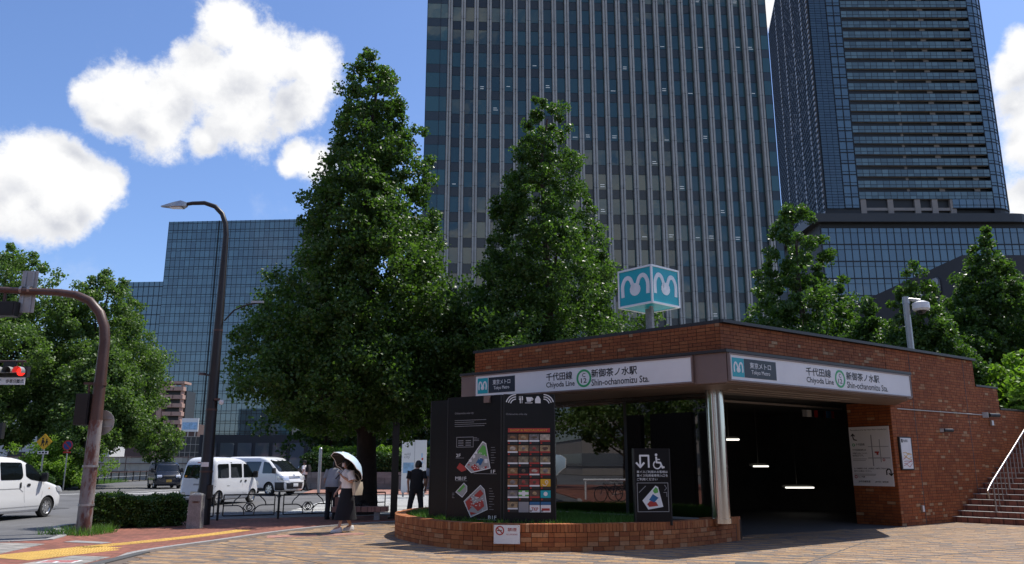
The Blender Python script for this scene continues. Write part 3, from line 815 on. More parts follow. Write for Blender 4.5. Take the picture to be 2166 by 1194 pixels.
        wl.obox((XB + .02, Y + 1.3, z + .06), (e - XB - .04, 0, 0), (0, .15, 0), (0, 0, .9))
        wl.obox((XB + .02, Y + .3, z + 2.55), (e - XB - .04, 0, 0), (0, .5, 0), (0, 0, .38))
        wl.build('partition', MT['beige_wall'], o, world=True, kind='stuff')
    # open storey with concrete frames above the ledge
    fr = MB()
    for x in (94.2, 101.5, 108.8, 113.5, 118.4): fr.obox((x, Y + .1, ZB - 2.2), (1.5, 0, 0), (0, 1.2, 0), (0, 0, FH + 2.2))
    fr.obox((94.2, Y + .3, ZB - .6), (25.6, 0, 0), (0, .8, 0), (0, 0, .8)); fr.obox((94.2, Y + .2, ZB + FH - .6), (25.6, 0, 0), (0, 1., 0), (0, 0, .5))
    fr.build('concrete_frame', MT['beige_wall'], t, world=True, kind='stuff')
    gb = MB(); gb.obox((94, Y + 1.32, ZB - 2), (26, 0, 0), (0, .06, 0), (0, 0, 5)); gb.build('loggia_glazing', MT['balcony_glass'], t, world=True)
    # ledge and podium
    ar3 = [(133 + 9 * math.sin(R(q)), Y + 6 - 9 * math.cos(R(q))) for q in range(0, 91, 15)]
    led = [(80, Y - 3)] + ar3 + [(142, 240), (80, 240)]
    b = MB(); b.prism(led, 63.9, 66.2); b.build('ledge', MT['far_dark'], t, world=True)
    b = MB(); b.prism([(82, Y - 1.2), (150, Y - 1.2), (158, Y + 8), (158, 290), (82, 290)], 0, 63.88); b.build('podium_wall', MT['tower_core'], t, world=True)
    pan = []; g = MB()
    zs = [62.6 - i * 4.62 for i in range(14)]
    for i, z in enumerate(zs[1:]):
        for j in range(36):
            x = 82.2 + j * 1.93
            for (za, zb) in ((z + .1, z + 3.2), (z + 3.3, z + 4.5)):
                pan.append((Vector((x + .1, Y - 1.5, za)), Vector((1.73, 0, 0)), Vector((0, .1, 0)), Vector((0, 0, zb - za))))
        g.obox((82, Y - 1.62, z - .1), (68, 0, 0), (0, .2, 0), (0, 0, .3)); g.obox((82, Y - 1.58, z + 3.2), (68, 0, 0), (0, .16, 0), (0, 0, .1))
    for j in range(37): g.obox((82.1 + j * 1.93, Y - 1.6, 0), (.18, 0, 0), (0, .2, 0), (0, 0, 62.6))
    pieces('podium_pane', 'podium_panes', t, pan, MT['res_glass_blue'])
    g.build('podium_mullions', MT['mullion'], t, world=True, kind='stuff')
restower()

# ------------------------------------------------------------------ far glass office block on the left
def sola():
    t = thing('glass_office_block', 'pale blue glass office block with a fine square grid, far down the street', 'office block', (-130, 340, 0))
    a = R(-4); u = Vector((math.cos(a), math.sin(a), 0)); n = Vector((u.y, -u.x, 0)); O = Vector((-153.6, 342, 0))
    def at(s, d, z): return O + u * s + n * d + Vector((0, 0, z))
    b = MB(); b.obox(at(0, -40, 0), u * 62, n * 39.8, (0, 0, 107)); b.build('wall', MT['tower_core'], t, world=True)
    b = MB(); b.obox(at(-22, -42, 0), u * 21.9, n * 39.8, (0, 0, 80)); b.build('low_wing', MT['sola_glass'], t, world=True)
    pan = []; g = MB()
    for k_ in range(25):
        z = 2 + k_ * 4.2
        for j in range(28):
            pan.append((at(.1 + j * 2.2, -.15, z + .1), u * 2.06, n * .15, Vector((0, 0, 2.95))))
            pan.append((at(.1 + j * 2.2, -.15, z + 3.2), u * 2.06, n * .15, Vector((0, 0, .9))))
        g.obox(at(0, -.1, z - .08), u * 62, n * .22, (0, 0, .18)); g.obox(at(0, -.1, z + 3.07), u * 62, n * .2, (0, 0, .12))
    for j in range(29): g.obox(at(j * 2.2, -.1, 0), u * .12, n * .2, (0, 0, 107))
    g.obox(at(23, -.1, 0), u * .35, n * .5, (0, 0, 107))
    for k_ in range(19): g.obox(at(-22, -2.25, 2 + k_ * 4.2), u * 21.9, n * .2, (0, 0, .3))
    for j in range(10): g.obox(at(-22 + j * 2.4, -2.25, 0), u * .16, n * .2, (0, 0, 80))
    pieces('glass_pane', 'glass_panes', t, pan, MT['sola_glass'])
    g.build('mullions', MT['mullion'], t, world=True, kind='stuff')
sola()

def apartment():
    t = thing('apartment_block', 'narrow pinkish apartment block with stacked balconies beside the left trees', 'apartment block', (-124, 270, 0))
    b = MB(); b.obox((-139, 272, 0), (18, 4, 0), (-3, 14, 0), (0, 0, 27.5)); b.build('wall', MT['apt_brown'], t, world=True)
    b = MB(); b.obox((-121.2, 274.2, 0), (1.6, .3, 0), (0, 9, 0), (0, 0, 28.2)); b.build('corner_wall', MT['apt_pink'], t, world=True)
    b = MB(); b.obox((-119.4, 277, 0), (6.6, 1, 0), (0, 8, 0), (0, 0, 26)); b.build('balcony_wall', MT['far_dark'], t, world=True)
    for k_ in range(10):
        z = .2 + k_ * 2.85
        bb = MB(); bb.obox((-119.2, 274.2, z), (6.3, .8, 0), (0, 2.4, 0), (0, 0, 1.35)); o = bb.build('balcony', MT['apt_pink'], t, world=True)
        jb = MB(); jb.obox((-116.2, 274.35, z + .1), (.1, .01, 0), (0, .2, 0), (0, 0, 1.2)); jb.build('panel_joint', MT['apt_brown'], o, world=True)
        bb = MB(); bb.obox((-113.9, 275.4, z + 1.35), (.5, 0, 0), (0, 2, 0), (0, 0, 1.5)); bb.build('pillar', MT['apt_pink'], t, world=True)
    b = MB(); b.obox((-119.4, 274, 28.2), (6.8, .8, 0), (0, 6, 0), (0, 0, .8)); b.build('roof', MT['apt_pink'], t, world=True)
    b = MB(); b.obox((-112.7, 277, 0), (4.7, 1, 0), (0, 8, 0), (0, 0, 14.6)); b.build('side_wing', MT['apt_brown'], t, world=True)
    for i in range(4): box_part('window', t, (-136 + i * 4.0, 272.55 + i * .9, 12 + (i % 2) * 6), (1.4, .31, 0), (.03, -.12, 0), (0, 0, 1.5), MT['far_dark'])
apartment()

def lowblocks():
    t = thing('low_building', 'dark gridded low building behind the dark car, under a blue billboard', 'building', (-66, 160, 0))
    b = MB(); b.obox((-67.4, 160, 0), (8.2, 0, 0), (0, 10, 0), (0, 0, 6.6)); b.build('wall', MT['far_dark'], t, world=True)
    g = MB()
    for i in range(9): g.obox((-67.3 + i, 159.9, .5), (.08, 0, 0), (0, .1, 0), (0, 0, 6))
    for i in range(5): g.obox((-67.4, 159.88, .6 + i * 1.5), (8.2, 0, 0), (0, .1, 0), (0, 0, .1))
    g.build('window_frame', MT['concrete'], t, world=True, kind='stuff')
    t = thing('billboard', 'pale blue rooftop billboard standing on the low dark building', 'billboard', (-63.5, 159, 6.6))
    b = MB(); b.obox((-65.0, 159, 7.6), (3.3, 0, 0), (0, .2, 0), (0, 0, 2.6)); b.build('panel', MT['white_sign'], t, world=True)
    b = MB(); b.obox((-64.8, 158.97, 8.0), (2.9, 0, 0), (0, .025, 0), (0, 0, 1.4)); b.build('print', MT['sky_print'], t, world=True)
    b = MB(); b.tube([(-64.2, 160.5, 6.6), (-64.2, 160.5, 9)], .1); b.tube([(-62.8, 160.5, 6.6), (-62.8, 160.5, 9)], .1); b.build('post', MT['galv'], t, world=True)
    t = thing('white_house', 'small white building with balconies between the left trees and the pink block', 'house', (-95, 190, 0))
    b = MB(); b.obox((-99.5, 190, 0), (5.3, 0, 0), (0, 8, 0), (0, 0, 8.3)); b.build('wall', MT['far_white'], t, world=True)
    for i in range(3):
        box_part('window', t, (-98.6, 189.93, .9 + i * 2.6), (2.6, 0, 0), (0, .1, 0), (0, 0, 1.1), MT['far_dark'])
        box_part('balcony', t, (-95.2, 188.8, .4 + i * 2.6), (1.9, 0, 0), (0, 3, 0), (0, 0, 1.0), MT['far_white'])
    t = thing('pale_building', 'pale building glimpsed through the leaves of the left trees', 'building', (-62, 90, 0))
    b = MB(); b.obox((-66, 90, 0), (16, 0, 0), (0, 8, 0), (0, 0, 11)); b.build('wall', MT['far_white'], t, world=True)
    for i in range(4):
        for j in range(5): box_part('window', t, (-65 + j * 3.1, 89.92, 1.5 + i * 2.5), (1.9, 0, 0), (0, .1, 0), (0, 0, 1.3), MT['far_dark'])
    t = thing('far_building', 'dark office block standing behind the trees across the road', 'building', (-10, 100, 0))
    b = MB(); b.obox((-38.5, 100, 0), (24, 0, 0), (0, 12, 0), (0, 0, 5.0)); b.build('wall', MT['pmo_grey'], t, world=True)
    for j in range(11): box_part('window', t, (-38 + j * 2.15, 99.9, .8), (1.7, 0, 0), (0, .12, 0), (0, 0, 3.2), MT['pmo_glass'])
lowblocks()

# ------------------------------------------------------------------ dark office building on the right
def darkblock():
    t = thing('dark_office_building', 'charcoal grey office building with silver letters on its deep parapet', 'office building', (29.2, 50, 0))
    b = MB(); b.obox((29.2, 50, 10.3), (40, 0, 0), (0, 30, 0), (0, 0, 4.45)); b.build('parapet', MT['pmo_grey'], t, world=True)
    b = MB(); b.obox((29.7, 50.6, 0), (39, 0, 0), (0, 29, 0), (0, 0, 10.3)); b.build('wall', MT['spandrel'], t, world=True)
    fr = MB()
    for i in range(14):
        fr.obox((30 + i * 1.5, 50.45, 2.9), (.08, 0, 0), (0, .16, 0), (0, 0, 7.3))
        fr.obox((29.55, 51 + i * 1.6, 2.9), (.16, 0, 0), (0, .08, 0), (0, 0, 7.3))
        for j in range(2):
            box_part('window', t, (30.12 + i * 1.5, 50.5, 3.1 + j * 3.6), (1.34, 0, 0), (0, .11, 0), (0, 0, 3.3), MT['pmo_glass'])
            box_part('window', t, (29.62, 51.1 + i * 1.6, 3.1 + j * 3.6), (0, 1.44, 0), (.09, 0, 0), (0, 0, 3.3), MT['pmo_glass'])
    fr.build('window_frame', MT['galv'], t, world=True, kind='stuff')
    def pmo(o, u, s):
        # letters drawn as rounded strokes: p m o
        w = .28; st = []
        st += stroke2([(0, -.75), (0, 1.0), (1.15, 1.0), (1.35, .85), (1.35, .45), (1.15, .3), (.35, .3)], w)
        st += stroke2([(1.85, 0), (1.85, .85), (2.0, 1.0), (2.35, 1.0), (2.5, .85), (2.5, 0)], w) + stroke2([(2.5, .85), (2.65, 1.0), (3.0, 1.0), (3.15, .85), (3.15, 0)], w)
        st += stroke2([(3.75, .15), (3.9, 0), (4.65, 0), (4.8, .15), (4.8, .85), (4.65, 1.0), (3.9, 1.0), (3.75, .85), (3.75, .15)], w)
        st = [[(x * s, y * s) for x, y in q] for q in st]
        flat('lettering', st, o, u, MT['galv'], t, th=.15)
        text('PREMIUM MIDSIZE OFFICE', Vector(o) + Vector(u) * (.7 * s) + Vector((0, 0, -.62 * s)), u, MT['galv'], t, width=4.2 * s)
    pmo((29.17, 57.6, 12.9), (0, -1, 0), .95)
    pmo((36.2, 49.97, 13.3), (1, 0, 0), 1.0)
darkblock()

# ------------------------------------------------------------------ the block behind the viewer, mirrored in the glass
def opposite():
    for i, (x, y, w, d, h, mt, lab) in enumerate(((-64, -62, 38, 22, 30, 'apt_pink', 'pinkish office block on the street behind the viewer'), (-20, -58, 34, 20, 22, 'far_white', 'pale low block on the street behind the viewer'),
            (20, -66, 30, 22, 38, 'apt_brown', 'brown office block on the street behind the viewer'), (56, -52, 34, 24, 26, 'concrete', 'grey concrete block on the street behind the viewer'), (-96, -20, 22, 46, 24, 'beige_wall', 'beige block on the far left side street'))):
        t = thing('street_building', lab, 'building', (x, y, 0), 0, 'blocks behind the viewer')
        b = MB(); b.box(0, 0, h / 2, w, d, h); b.build('wall', MT[mt], t)
        b = MB(); b.box(0, 0, h + .3, w + .6, d + .6, .6); b.build('roof', MT['apt_brown'], t)
        for k_ in range(int(h / 3.6)):
            b = MB(); b.box(0, 0, 1.8 + k_ * 3.6 + .2, w + .2, d + .2, 1.7); b.build('window_band', MT['pmo_glass'], t)
opposite()
# ------------------------------------------------------------------ brick station entrance
AZR, AZL = R(54), R(-48)
dr = Vector((math.sin(AZR), math.cos(AZR), 0)); dl = Vector((math.sin(AZL), math.cos(AZL), 0))
nr = Vector((dr.y, -dr.x, 0))          # outward normal of the right wall
nl = Vector((-dl.y, dl.x, 0)) * 1.0    # outward normal of the left wall
if nl.y > 0: nl = -nl
UZ = Vector((0, 0, 1))
CW = Vector((4.6, 17.45, 0)); J = CW + dr * 6.75
C0 = Vector((4.15, 15.36, 0))
azf = R(53.5); fr_ = Vector((math.sin(azf), math.cos(azf), 0)); azg = R(-50.4); fl_ = Vector((math.sin(azg), math.cos(azg), 0))
fnr = Vector((fr_.y, -fr_.x, 0)); fnl = Vector((fl_.y, -fl_.x, 0)); fnl = fnl if fnl.y < 0 else -fnl
ST = thing('station_entrance', 'low flat-roofed brick subway entrance with a dark opening under its canopy', 'station entrance', CW)
BR = []; BRW = []
def brick_face(o, u, n, L, z0, z1, hole=None, dst=None, bl=.228, ch=.078, jt=.011, pr=.012):
    k_ = int(round((z1 - z0) / ch)); ch = (z1 - z0) / k_
    for j in range(k_):
        x = -random.choice((0, .5)) * bl if j % 2 else 0.
        while x < L:
            w = bl if random.random() < .62 else bl / 2
            a, e = max(x, 0), min(x + w, L)
            if e - a > .03 and not (hole and hole((a + e) / 2, z0 + (j + .5) * ch)):
                dst.append((o + u * a + UZ * (z0 + j * ch) - n * .03, u * (e - a - jt), n * (.03 + pr + random.uniform(-.002, .003)), UZ * (ch - jt)))
            x += w
ZR = 4.64
# mortar bodies: upper walls, right wall with stepped top, jamb
b = MB()
b.obox(CW + UZ * 3.2, dl * 7.6, -nl * .35, UZ * (ZR - 3.2))
b.obox(CW + UZ * 3.2, dr * 6.75, -nr * .35, UZ * (ZR - 3.2))
STEPS = [(0, 4.98, ZR), (4.98, 6.42, 3.87), (6.42, 8.2, 3.22), (8.2, 10.0, 2.6), (10, 14, 2.0)]
for s0, s1, z in STEPS: b.obox(J + dr * s0, dr * (s1 - s0), -nr * .40, UZ * z)
b.obox(J - nr * .401, -nr * .85, dr * .5, UZ * 3.2)
b.build('wall', MT['mortar'], ST, world=True)
brick_face(CW, dl, nl, 7.6, 3.2, ZR, None, BR); brick_face(CW, dr, nr, 6.75, 3.2, ZR, None, BR)
for s0, s1, z in STEPS: brick_face(J + dr * s0, dr, nr, s1 - s0, 0, z, None, BR)
jd = dl; jn = Vector((-.66, -.75, 0)).normalized()
brick_face(J, -nr, -dr, 1.25, 0, 3.2, None, BR)
pieces('brick', 'bricks', ST, BR, MT['brick_wall'])
for s_ in (1.2, 4.3): box_part('movement_joint', ST, J + dr * s_ + UZ * .02, dr * .022, nr * .017, UZ * 4.6, MT['kerb_dark'])
# parapet copings
b = MB()
b.obox(CW + UZ * ZR + nl * .06 + dr * .06, dl * 7.7, -nl * .46, UZ * .07); b.build('coping', MT['dark_brown'], ST, world=True)
b = MB(); b.obox(CW + UZ * (ZR + .002) + nr * .06 - dl * .05, dr * 11.75, -nr * .50, UZ * .07); b.build('coping', MT['dark_brown'], ST, world=True)
for s0, s1, z in STEPS[1:]:
    b = MB(); b.obox(J + dr * (s0 + .005) + UZ * z + nr * .04, dr * (s1 - s0), -nr * .48, UZ * .06); b.build('coping', MT['dark_brown'], ST, world=True)
b = MB(); b.plate([CW + UZ * 4.4 - nr * .36 - nl * .36, CW + dr * 6.7 - nr * .36 + UZ * 4.4, CW + dr * 6.7 + Vector((-5, 7, 4.4)), CW + dl * 7.3 - nl * .36 + UZ * 4.4], (0, 0, .1)); b.build('roof', MT['concrete'], ST, world=True)
# canopy with fascia
SL, SR = 7.04, 6.95
A0 = C0 + fl_ * SL; B0 = C0 + fr_ * SR
def can(z0, z1, ins, name, mat):
    q = [C0 + (-fnr - fnl).normalized() * ins * 1.25, B0 - fnr * ins - fr_ * ins * .3, CW + dr * 7.1 - nr * .05, CW - nr * .3 - nl * .3, CW + dl * 7.5 - nl * .05, A0 - fnl * ins - fl_ * ins * .3]
    b = MB(); b.prism([(p.x, p.y) for p in q], z0, z1); return b.build(name, mat, ST, world=True)
can(3.12, 3.70, .02, 'canopy', MT['brown_panel']); can(3.10, 3.12, .12, 'soffit', MT['soffit']); can(3.702, 3.76, -.03, 'canopy_coping', MT['dark_brown'])
# recessed soffit strip lights (unlit rails)
for q in range(3):
    b = MB(); b.obox(C0 + fr_ * (1.0 + q * .1) - fnr * (.55 + q * .33) + UZ * 3.085, fr_ * 4.6, -fnr * .05, UZ * .014); b.build('ceiling_rail', MT['beige_wall'], ST, world=True)
# sign boards on the canopy
SG = thing('station_sign', 'white station name board on the left side of the brick entrance', 'sign', C0 + fl_ * 6.5 + fnl * .03 + UZ * 3.17)
def signboard(sg, o, u, w, n, lay):
    """o lower corner (viewer's left), u along, lay: list of printed items (x, w)"""
    h = .485
    b = MB(); b.obox(o - n * .03, u * w, n * .045, UZ * h); b.build('panel', MT['sign_grey'], sg, world=True)
    f = MB()
    for (x0, z0, ww, hh) in ((-.03, -.03, w + .06, .03), (-.03, h, w + .06, .03), (-.03, 0, .03, h), (w, 0, .03, h)): f.obox(o + u * x0 + UZ * z0 - n * .03, u * ww, n * .06, UZ * hh)
    f.build('frame', MT['brown_panel'], sg, world=True)
    p = o + n * .0152
    x, w_ = lay['logo']; flat('logo_square', rect(0, 0, w_, .37), p + u * x + UZ * .06, u, MT['teal'], sg)
    c, hw = w_ / 2, w_ * .36
    # heart-shaped letter M drawn with curved strokes
    m_ = [(c - hw * .95, .10), (c - hw * .98, .20), (c - hw * .75, .27), (c - hw * .42, .26), (c - hw * .18, .20), (c, .10)]
    m2 = [(2 * c - a, q) for a, q in m_]
    lo = catmull([(a, q, 0) for a, q in m_], 4); l2 = catmull([(a, q, 0) for a, q in m2], 4)
    loop = [(c + hw * .33 * math.cos(R(a)), .135 + .035 * math.sin(R(a))) for a in range(0, 361, 24)]
    flat('logo_mark', stroke2([(a, q) for a, q, _ in lo], .036) + stroke2([(a, q) for a, q, _ in l2], .036) + stroke2(loop, .03), p + u * x + UZ * .06 + n * .004, u, MT['white_print'], sg)
    x, w_ = lay['op']; flat('operator_plate', rect(0, 0, w_, .37), p + u * x + UZ * .06, u, MT['navy'], sg)
    text('東京メトロ', p + u * (x + w_ * .17) + UZ * (.06 + .19) + n * .004, u, MT['white_print'], sg, width=w_ * .66, height=.12, bold=.012)
    text('Tokyo Metro', p + u * (x + w_ * .21) + UZ * (.06 + .055) + n * .004, u, MT['white_print'], sg, width=w_ * .58, height=.10, bold=.012)
    x, w_ = lay['line']
    text('千代田線', p + u * x + UZ * .235, u, MT['ink'], sg, width=w_ * .92, height=.175, bold=.028)
    text('Chiyoda Line', p + u * x + UZ * .055, u, MT['ink'], sg, width=w_, height=.15, bold=.022)
    x, w_ = lay['c12']; cc = w_ / 2
    flat('line_ring', [[(a, q) for a, q in pl] for pl in ring2(cc, .235, .150, .195, 30)], p + u * x, u, MT['line_green'], sg)
    text('C', p + u * (x + cc - .04) + UZ * .262, u, MT['ink'], sg, width=.08, height=.085, bold=.025)
    text('12', p + u * (x + cc - .075) + UZ * .135, u, MT['ink'], sg, width=.145, height=.10, bold=.025)
    x, w_ = lay['sta']
    text('新御茶ノ水駅', p + u * x + UZ * .235, u, MT['ink'], sg, width=w_ * .80, height=.175, bold=.028)
    text('Shin-ochanomizu Sta.', p + u * x + UZ * .055, u, MT['ink'], sg, width=w_, height=.14, bold=.022)
# left board read left to right: from far end towards the corner
signboard(SG, C0 + fl_ * 6.5 + fnl * .03 + UZ * 3.17, -fl_, 5.77, fnl, dict(logo=(.07, .33), op=(.42, .82), line=(2.16, .78), c12=(3.0, .38), sta=(3.39, 1.42)))
SG2 = thing('station_sign', 'white station name board over the dark entrance opening, right of the corner', 'sign', C0 + fr_ * .02 + fnr * .03 + UZ * 3.17)
signboard(SG2, C0 + fr_ * .05 + fnr * .03 + UZ * 3.17, fr_, 6.75, fnr, dict(logo=(.05, .36), op=(.42, 1.02), line=(2.48, 1.0), c12=(3.52, .45), sta=(4.0, 1.7)))
SG['group'] = SG2['group'] = 'station name boards'

# interior: dark hall behind the column and the right wall
inn = -nr
b = MB()
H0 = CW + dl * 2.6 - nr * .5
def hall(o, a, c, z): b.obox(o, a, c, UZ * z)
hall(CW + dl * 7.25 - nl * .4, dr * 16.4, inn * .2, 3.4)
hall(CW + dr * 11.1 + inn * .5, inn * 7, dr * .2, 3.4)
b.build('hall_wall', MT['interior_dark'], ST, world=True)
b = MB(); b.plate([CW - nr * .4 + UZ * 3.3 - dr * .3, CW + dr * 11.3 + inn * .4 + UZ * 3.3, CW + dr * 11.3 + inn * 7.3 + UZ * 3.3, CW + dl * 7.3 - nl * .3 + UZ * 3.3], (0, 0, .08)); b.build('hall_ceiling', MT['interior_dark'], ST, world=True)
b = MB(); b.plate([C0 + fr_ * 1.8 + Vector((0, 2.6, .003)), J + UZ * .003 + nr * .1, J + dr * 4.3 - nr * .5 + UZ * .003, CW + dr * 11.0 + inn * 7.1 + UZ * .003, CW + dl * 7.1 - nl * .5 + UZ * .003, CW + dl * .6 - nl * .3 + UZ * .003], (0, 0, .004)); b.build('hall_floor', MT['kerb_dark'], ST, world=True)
# beam with a faint band of posters over the opening
b = MB(); b.obox(CW + dr * 1.6 + inn * 2.65 + UZ * 3.2, dr * 7.2, inn * .12, UZ * .05); b.build('beam', MT['beige_wall'], ST, world=True)
ad = thing('overhead_poster', 'row of colourful posters in the dark hall above the way in', 'poster', CW + dr * 6.9 + inn * 2.65 + UZ * 2.92)
for i, (w, mt) in enumerate(((.16, 'grey_print'), (.22, 'white_print'), (.10, 'navy'), (.12, 'sign_red'), (.3, 'navy'), (.12, 'map_red'), (.22, 'map_blue'), (.16, 'sign_red'))):
    box_part('panel', ad, CW + dr * (6.7 + i * .2) + inn * 2.6 + UZ * 2.92, dr * w, inn * .04, UZ * .2, MT[mt])
for i, (c_, w, lab) in enumerate((((5.95, 22.0, 2.22), .42, 'lit fluorescent strip light nearest the steel column'), ((7.62, 25.0, 1.50), .45, 'yellowish lit strip light in the middle of the dark hall'), ((9.32, 26.6, .82), .90, 'lowest and longest lit strip light in the dark hall'))):
    t = thing('strip_light', lab, 'lamp', c_, 0, 'strip lights inside the station')
    for q in range(2):
        b = MB(); b.tube([(-w / 2 + q * .03, q * .16, 0), (w / 2 + q * .03, q * .16, 0)], .022, 8); b.build('lamp_tube', MT['tube_light'], t)
    b = MB(); b.box(0, .30, .04, w + .1, .08, .08); b.build('housing', MT['interior_dark'], t)
    b = MB(); b.tube([(0, .30, .07), (0, .30, 3.3 - c_[2])], .012, 6); b.build('hanger', MT['interior_dark'], t)

# steel column
t = thing('steel_column', 'polished steel column carrying the corner of the canopy', 'column', (4.28, 16.95, .0))
b = MB(); b.ell([((0, 0, .40), .19, .19), ((0, 0, 3.10), .19, .19)], 32); b.build('shaft', MT['steel'], t, smooth=40)
b = MB(); b.ell([((0, 0, .40), .205, .205), ((0, 0, .50), .205, .205)], 32); b.build('base_ring', MT['steel'], t, smooth=40)

# glazing under the left fascia
GL = thing('glass_screen', 'glass side wall of the station behind the planter', 'glass wall', CW - nl * -.25)
gm = bpy.data.materials.new('clear_glass'); gm.use_nodes = True; q_ = NT(gm.node_tree); gm.node_tree.nodes.clear()
oo = q_.n('ShaderNodeOutputMaterial'); tb = q_.n('ShaderNodeBsdfTransparent'); gb_ = q_.n('ShaderNodeBsdfGlossy'); mx_ = q_.n('ShaderNodeMixShader'); fz = q_.n('ShaderNodeFresnel')
tb.inputs[0].default_value = (.42, .46, .44, 1); gb_.inputs['Roughness'].default_value = .01; fz.inputs[0].default_value = 2.5
q_.lk(fz.outputs[0], mx_.inputs[0]); q_.lk(tb.outputs[0], mx_.inputs[1]); q_.lk(gb_.outputs[0], mx_.inputs[2]); q_.lk(mx_.outputs[0], oo.inputs[0])
MT['clear_glass'] = gm
g0 = CW + nl * .25 + dl * .15
for i, (s0, s1) in enumerate(((.1, 2.22), (2.30, 4.5), (4.58, 6.9))):
    box_part('glass_pane', GL, g0 + dl * s0 + UZ * .46, dl * (s1 - s0), -nl * .015, UZ * 2.63, gm)
for s in (.02, 2.22, 4.5, 6.9):
    box_part('mullion', GL, g0 + dl * s + UZ * .42, dl * .08, -nl * .12, UZ * 2.68, MT['black_plastic'])
for z in (.40, 3.02): box_part('rail', GL, g0 + dl * .1 + UZ * z, dl * 6.8, -nl * .08, UZ * .06, MT['galv'])

# posters and small fittings on the jamb and the right wall
t = thing('guide_poster', 'large white route guide board with arrows on the inner brick jamb', 'notice board', J - nr * 1.2 + UZ * .95)
po = J - nr * 1.23 - dr * .015; pu = nr
W_, Hh = 1.15, 1.56; pz = 1.0
b = MB(); b.obox(po + UZ * pz, pu * W_, -dr * .02, UZ * Hh); b.build('panel', MT['white_sign'], t, world=True)
P0 = po - dr * .0205 + UZ * pz
def put(fn, x, z, *a, **k_): return fn(*a, P0 + pu * x + UZ * z, pu, **k_)
def arrow(sg, x, z, pts, w, head):
    st = stroke2(pts, w); (x0, y0), (x1, y1) = pts[-2], pts[-1]; L_ = math.hypot(x1 - x0, y1 - y0); dx, dy = (x1 - x0) / L_, (y1 - y0) / L_
    for sgn in (1, -1):
        st += stroke2([(x1, y1), (x1 - dx * head - dy * head * sgn, y1 - dy * head + dx * head * sgn)], w)
    return flat('arrow', st, P0 + pu * x + UZ * z, pu, MT['ink'], sg)
arrow(t, .05, 1.20, [(.16, 0), (.08, .02), (.06, .09), (.06, .17)], .026, .05)
arrow(t, .98, .30, [(0, 0), (0, .10), (.04, .14), (.09, .14), (.12, .10), (.12, -.02)], .03, .05)
for s, x, z, w in (('This entrance is for the Tokyo Metro Chiyoda Line', .04, 1.45, 1.05), ('千代田線', .17, 1.06, .26), ('千代田線改札は', .06, .92, .40), ('本郷通りの向こうにある', .06, .84, .42), ('B2出口です。', .06, .77, .32),
                   ('丸ノ内線御茶ノ水駅、JR線御茶ノ水駅をご利用の方は', .06, .43, 1.0), ('後ろにお進みください。', .06, .365, .50), ('丸ノ内線', .16, .215, .20), ('JR中央線快速', .16, .08, .34), ('JR中央・総武線', .64, .08, .36)):
    put(text, x, z, s, mat=MT['ink'], parent=t, width=w, bold=.004)
for x, z, w in ((.06, .70, .4), (.06, .66, .36), (.06, .30, .62), (.06, .27, .6)):
    put(flat, x, z, 'text_line', rect(0, 0, w, .014), mat=MT['map_grey'], parent=t)
for x, z, r, mt in ((.11, 1.08, .04, 'line_green'), (.10, .235, .042, 'sign_red'), (.94, .68, .035, 'sign_red')):
    put(flat, x, z, 'line_ring', ring2(0, 0, r * .6, r, 16), mat=MT[mt], parent=t)
put(flat, .50, .72, 'map_road', [rect(0, 0, .62, .02), rect(.12, -.2, .15, .62), rect(.35, -.1, .37, .5), rect(.02, .3, .6, .315)], mat=MT['grey_print'], parent=t, th=.002)
put(flat, .70, .86, 'map_block', [rect(0, 0, .12, .04), rect(.05, -.05, .1, 0)], mat=MT['map_red'], parent=t)
t = thing('framed_map', 'small framed railway map hung on the right brick wall', 'framed map', J + dr * .25 + UZ * 1.45)
fo = J + dr * .18 + nr * .015 + UZ * 1.42
b = MB(); b.obox(fo, dr * .62, nr * .05, UZ * .86); b.build('frame', MT['black_plastic'], t, world=True)
b = MB(); b.obox(fo + dr * .05 + UZ * .03 + nr * .0502, dr * .52, nr * .004, UZ * .80); b.build('map_sheet', MT['white_print'], t, world=True)
P1 = fo + dr * .05 + UZ * .03 + nr * .055
flat('map_header', [rect(.03, .68, .1, .77)], P1, dr, MT['navy'], t)
st = []
for i in range(7):
    y = .08 + i * .055; st += stroke2([(.05 + .02 * (i % 3), y), (.2, y + random.uniform(-.04, .08)), (.33, y + random.uniform(-.05, .05)), (.48, y + random.uniform(-.03, .1))], .01)
flat('route_line', st[:10], P1, dr, MT['map_red'], t); flat('route_line', st[10:], P1, dr, MT['sign_yellow'], t)
text('路線図', P1 + dr * .13 + UZ * .69, dr, MT['ink'], t, width=.22)
# conduit, wall camera, junction boxes
t = thing('conduit', 'thin pale cable conduit running along the right brick wall', 'conduit', J + dr * .8 + nr * .04 + UZ * 2.95)
b = MB(); b.tube([J + dr * .3 + nr * .03 + UZ * 3.02, J + dr * 5.2 + nr * .03 + UZ * 3.02], .014, 6); b.build('pipe', MT['plate_back'], t, world=True)
t = thing('wall_camera', 'small grey security camera at the end of the conduit on the brick wall', 'camera', J + dr * 5.3 + nr * .05 + UZ * 3.02)
b = MB(); b.box(0, 0, 0, .16, .16, .16, AZR); b.build('bracket', MT['galv'], t)
b = MB(); c1_ = dr * .12 + nr * .06; b.tube([c1_, c1_ + dr * .42 + nr * .1], .06, 12); b.build('body', MT['black_plastic'], t, smooth=40)
t = thing('wall_camera', 'dark security camera jutting from the brick wall below the conduit', 'camera', J + dr * 2.55 + nr * .05 + UZ * 2.5)
b = MB(); b.box(0, 0, 0, .1, .1, .1, AZR); b.build('bracket', MT['galv'], t)
b = MB(); b.tube([nr * .05, nr * .12 + dr * .35], .05, 12); b.build('body', MT['black_plastic'], t, smooth=40)
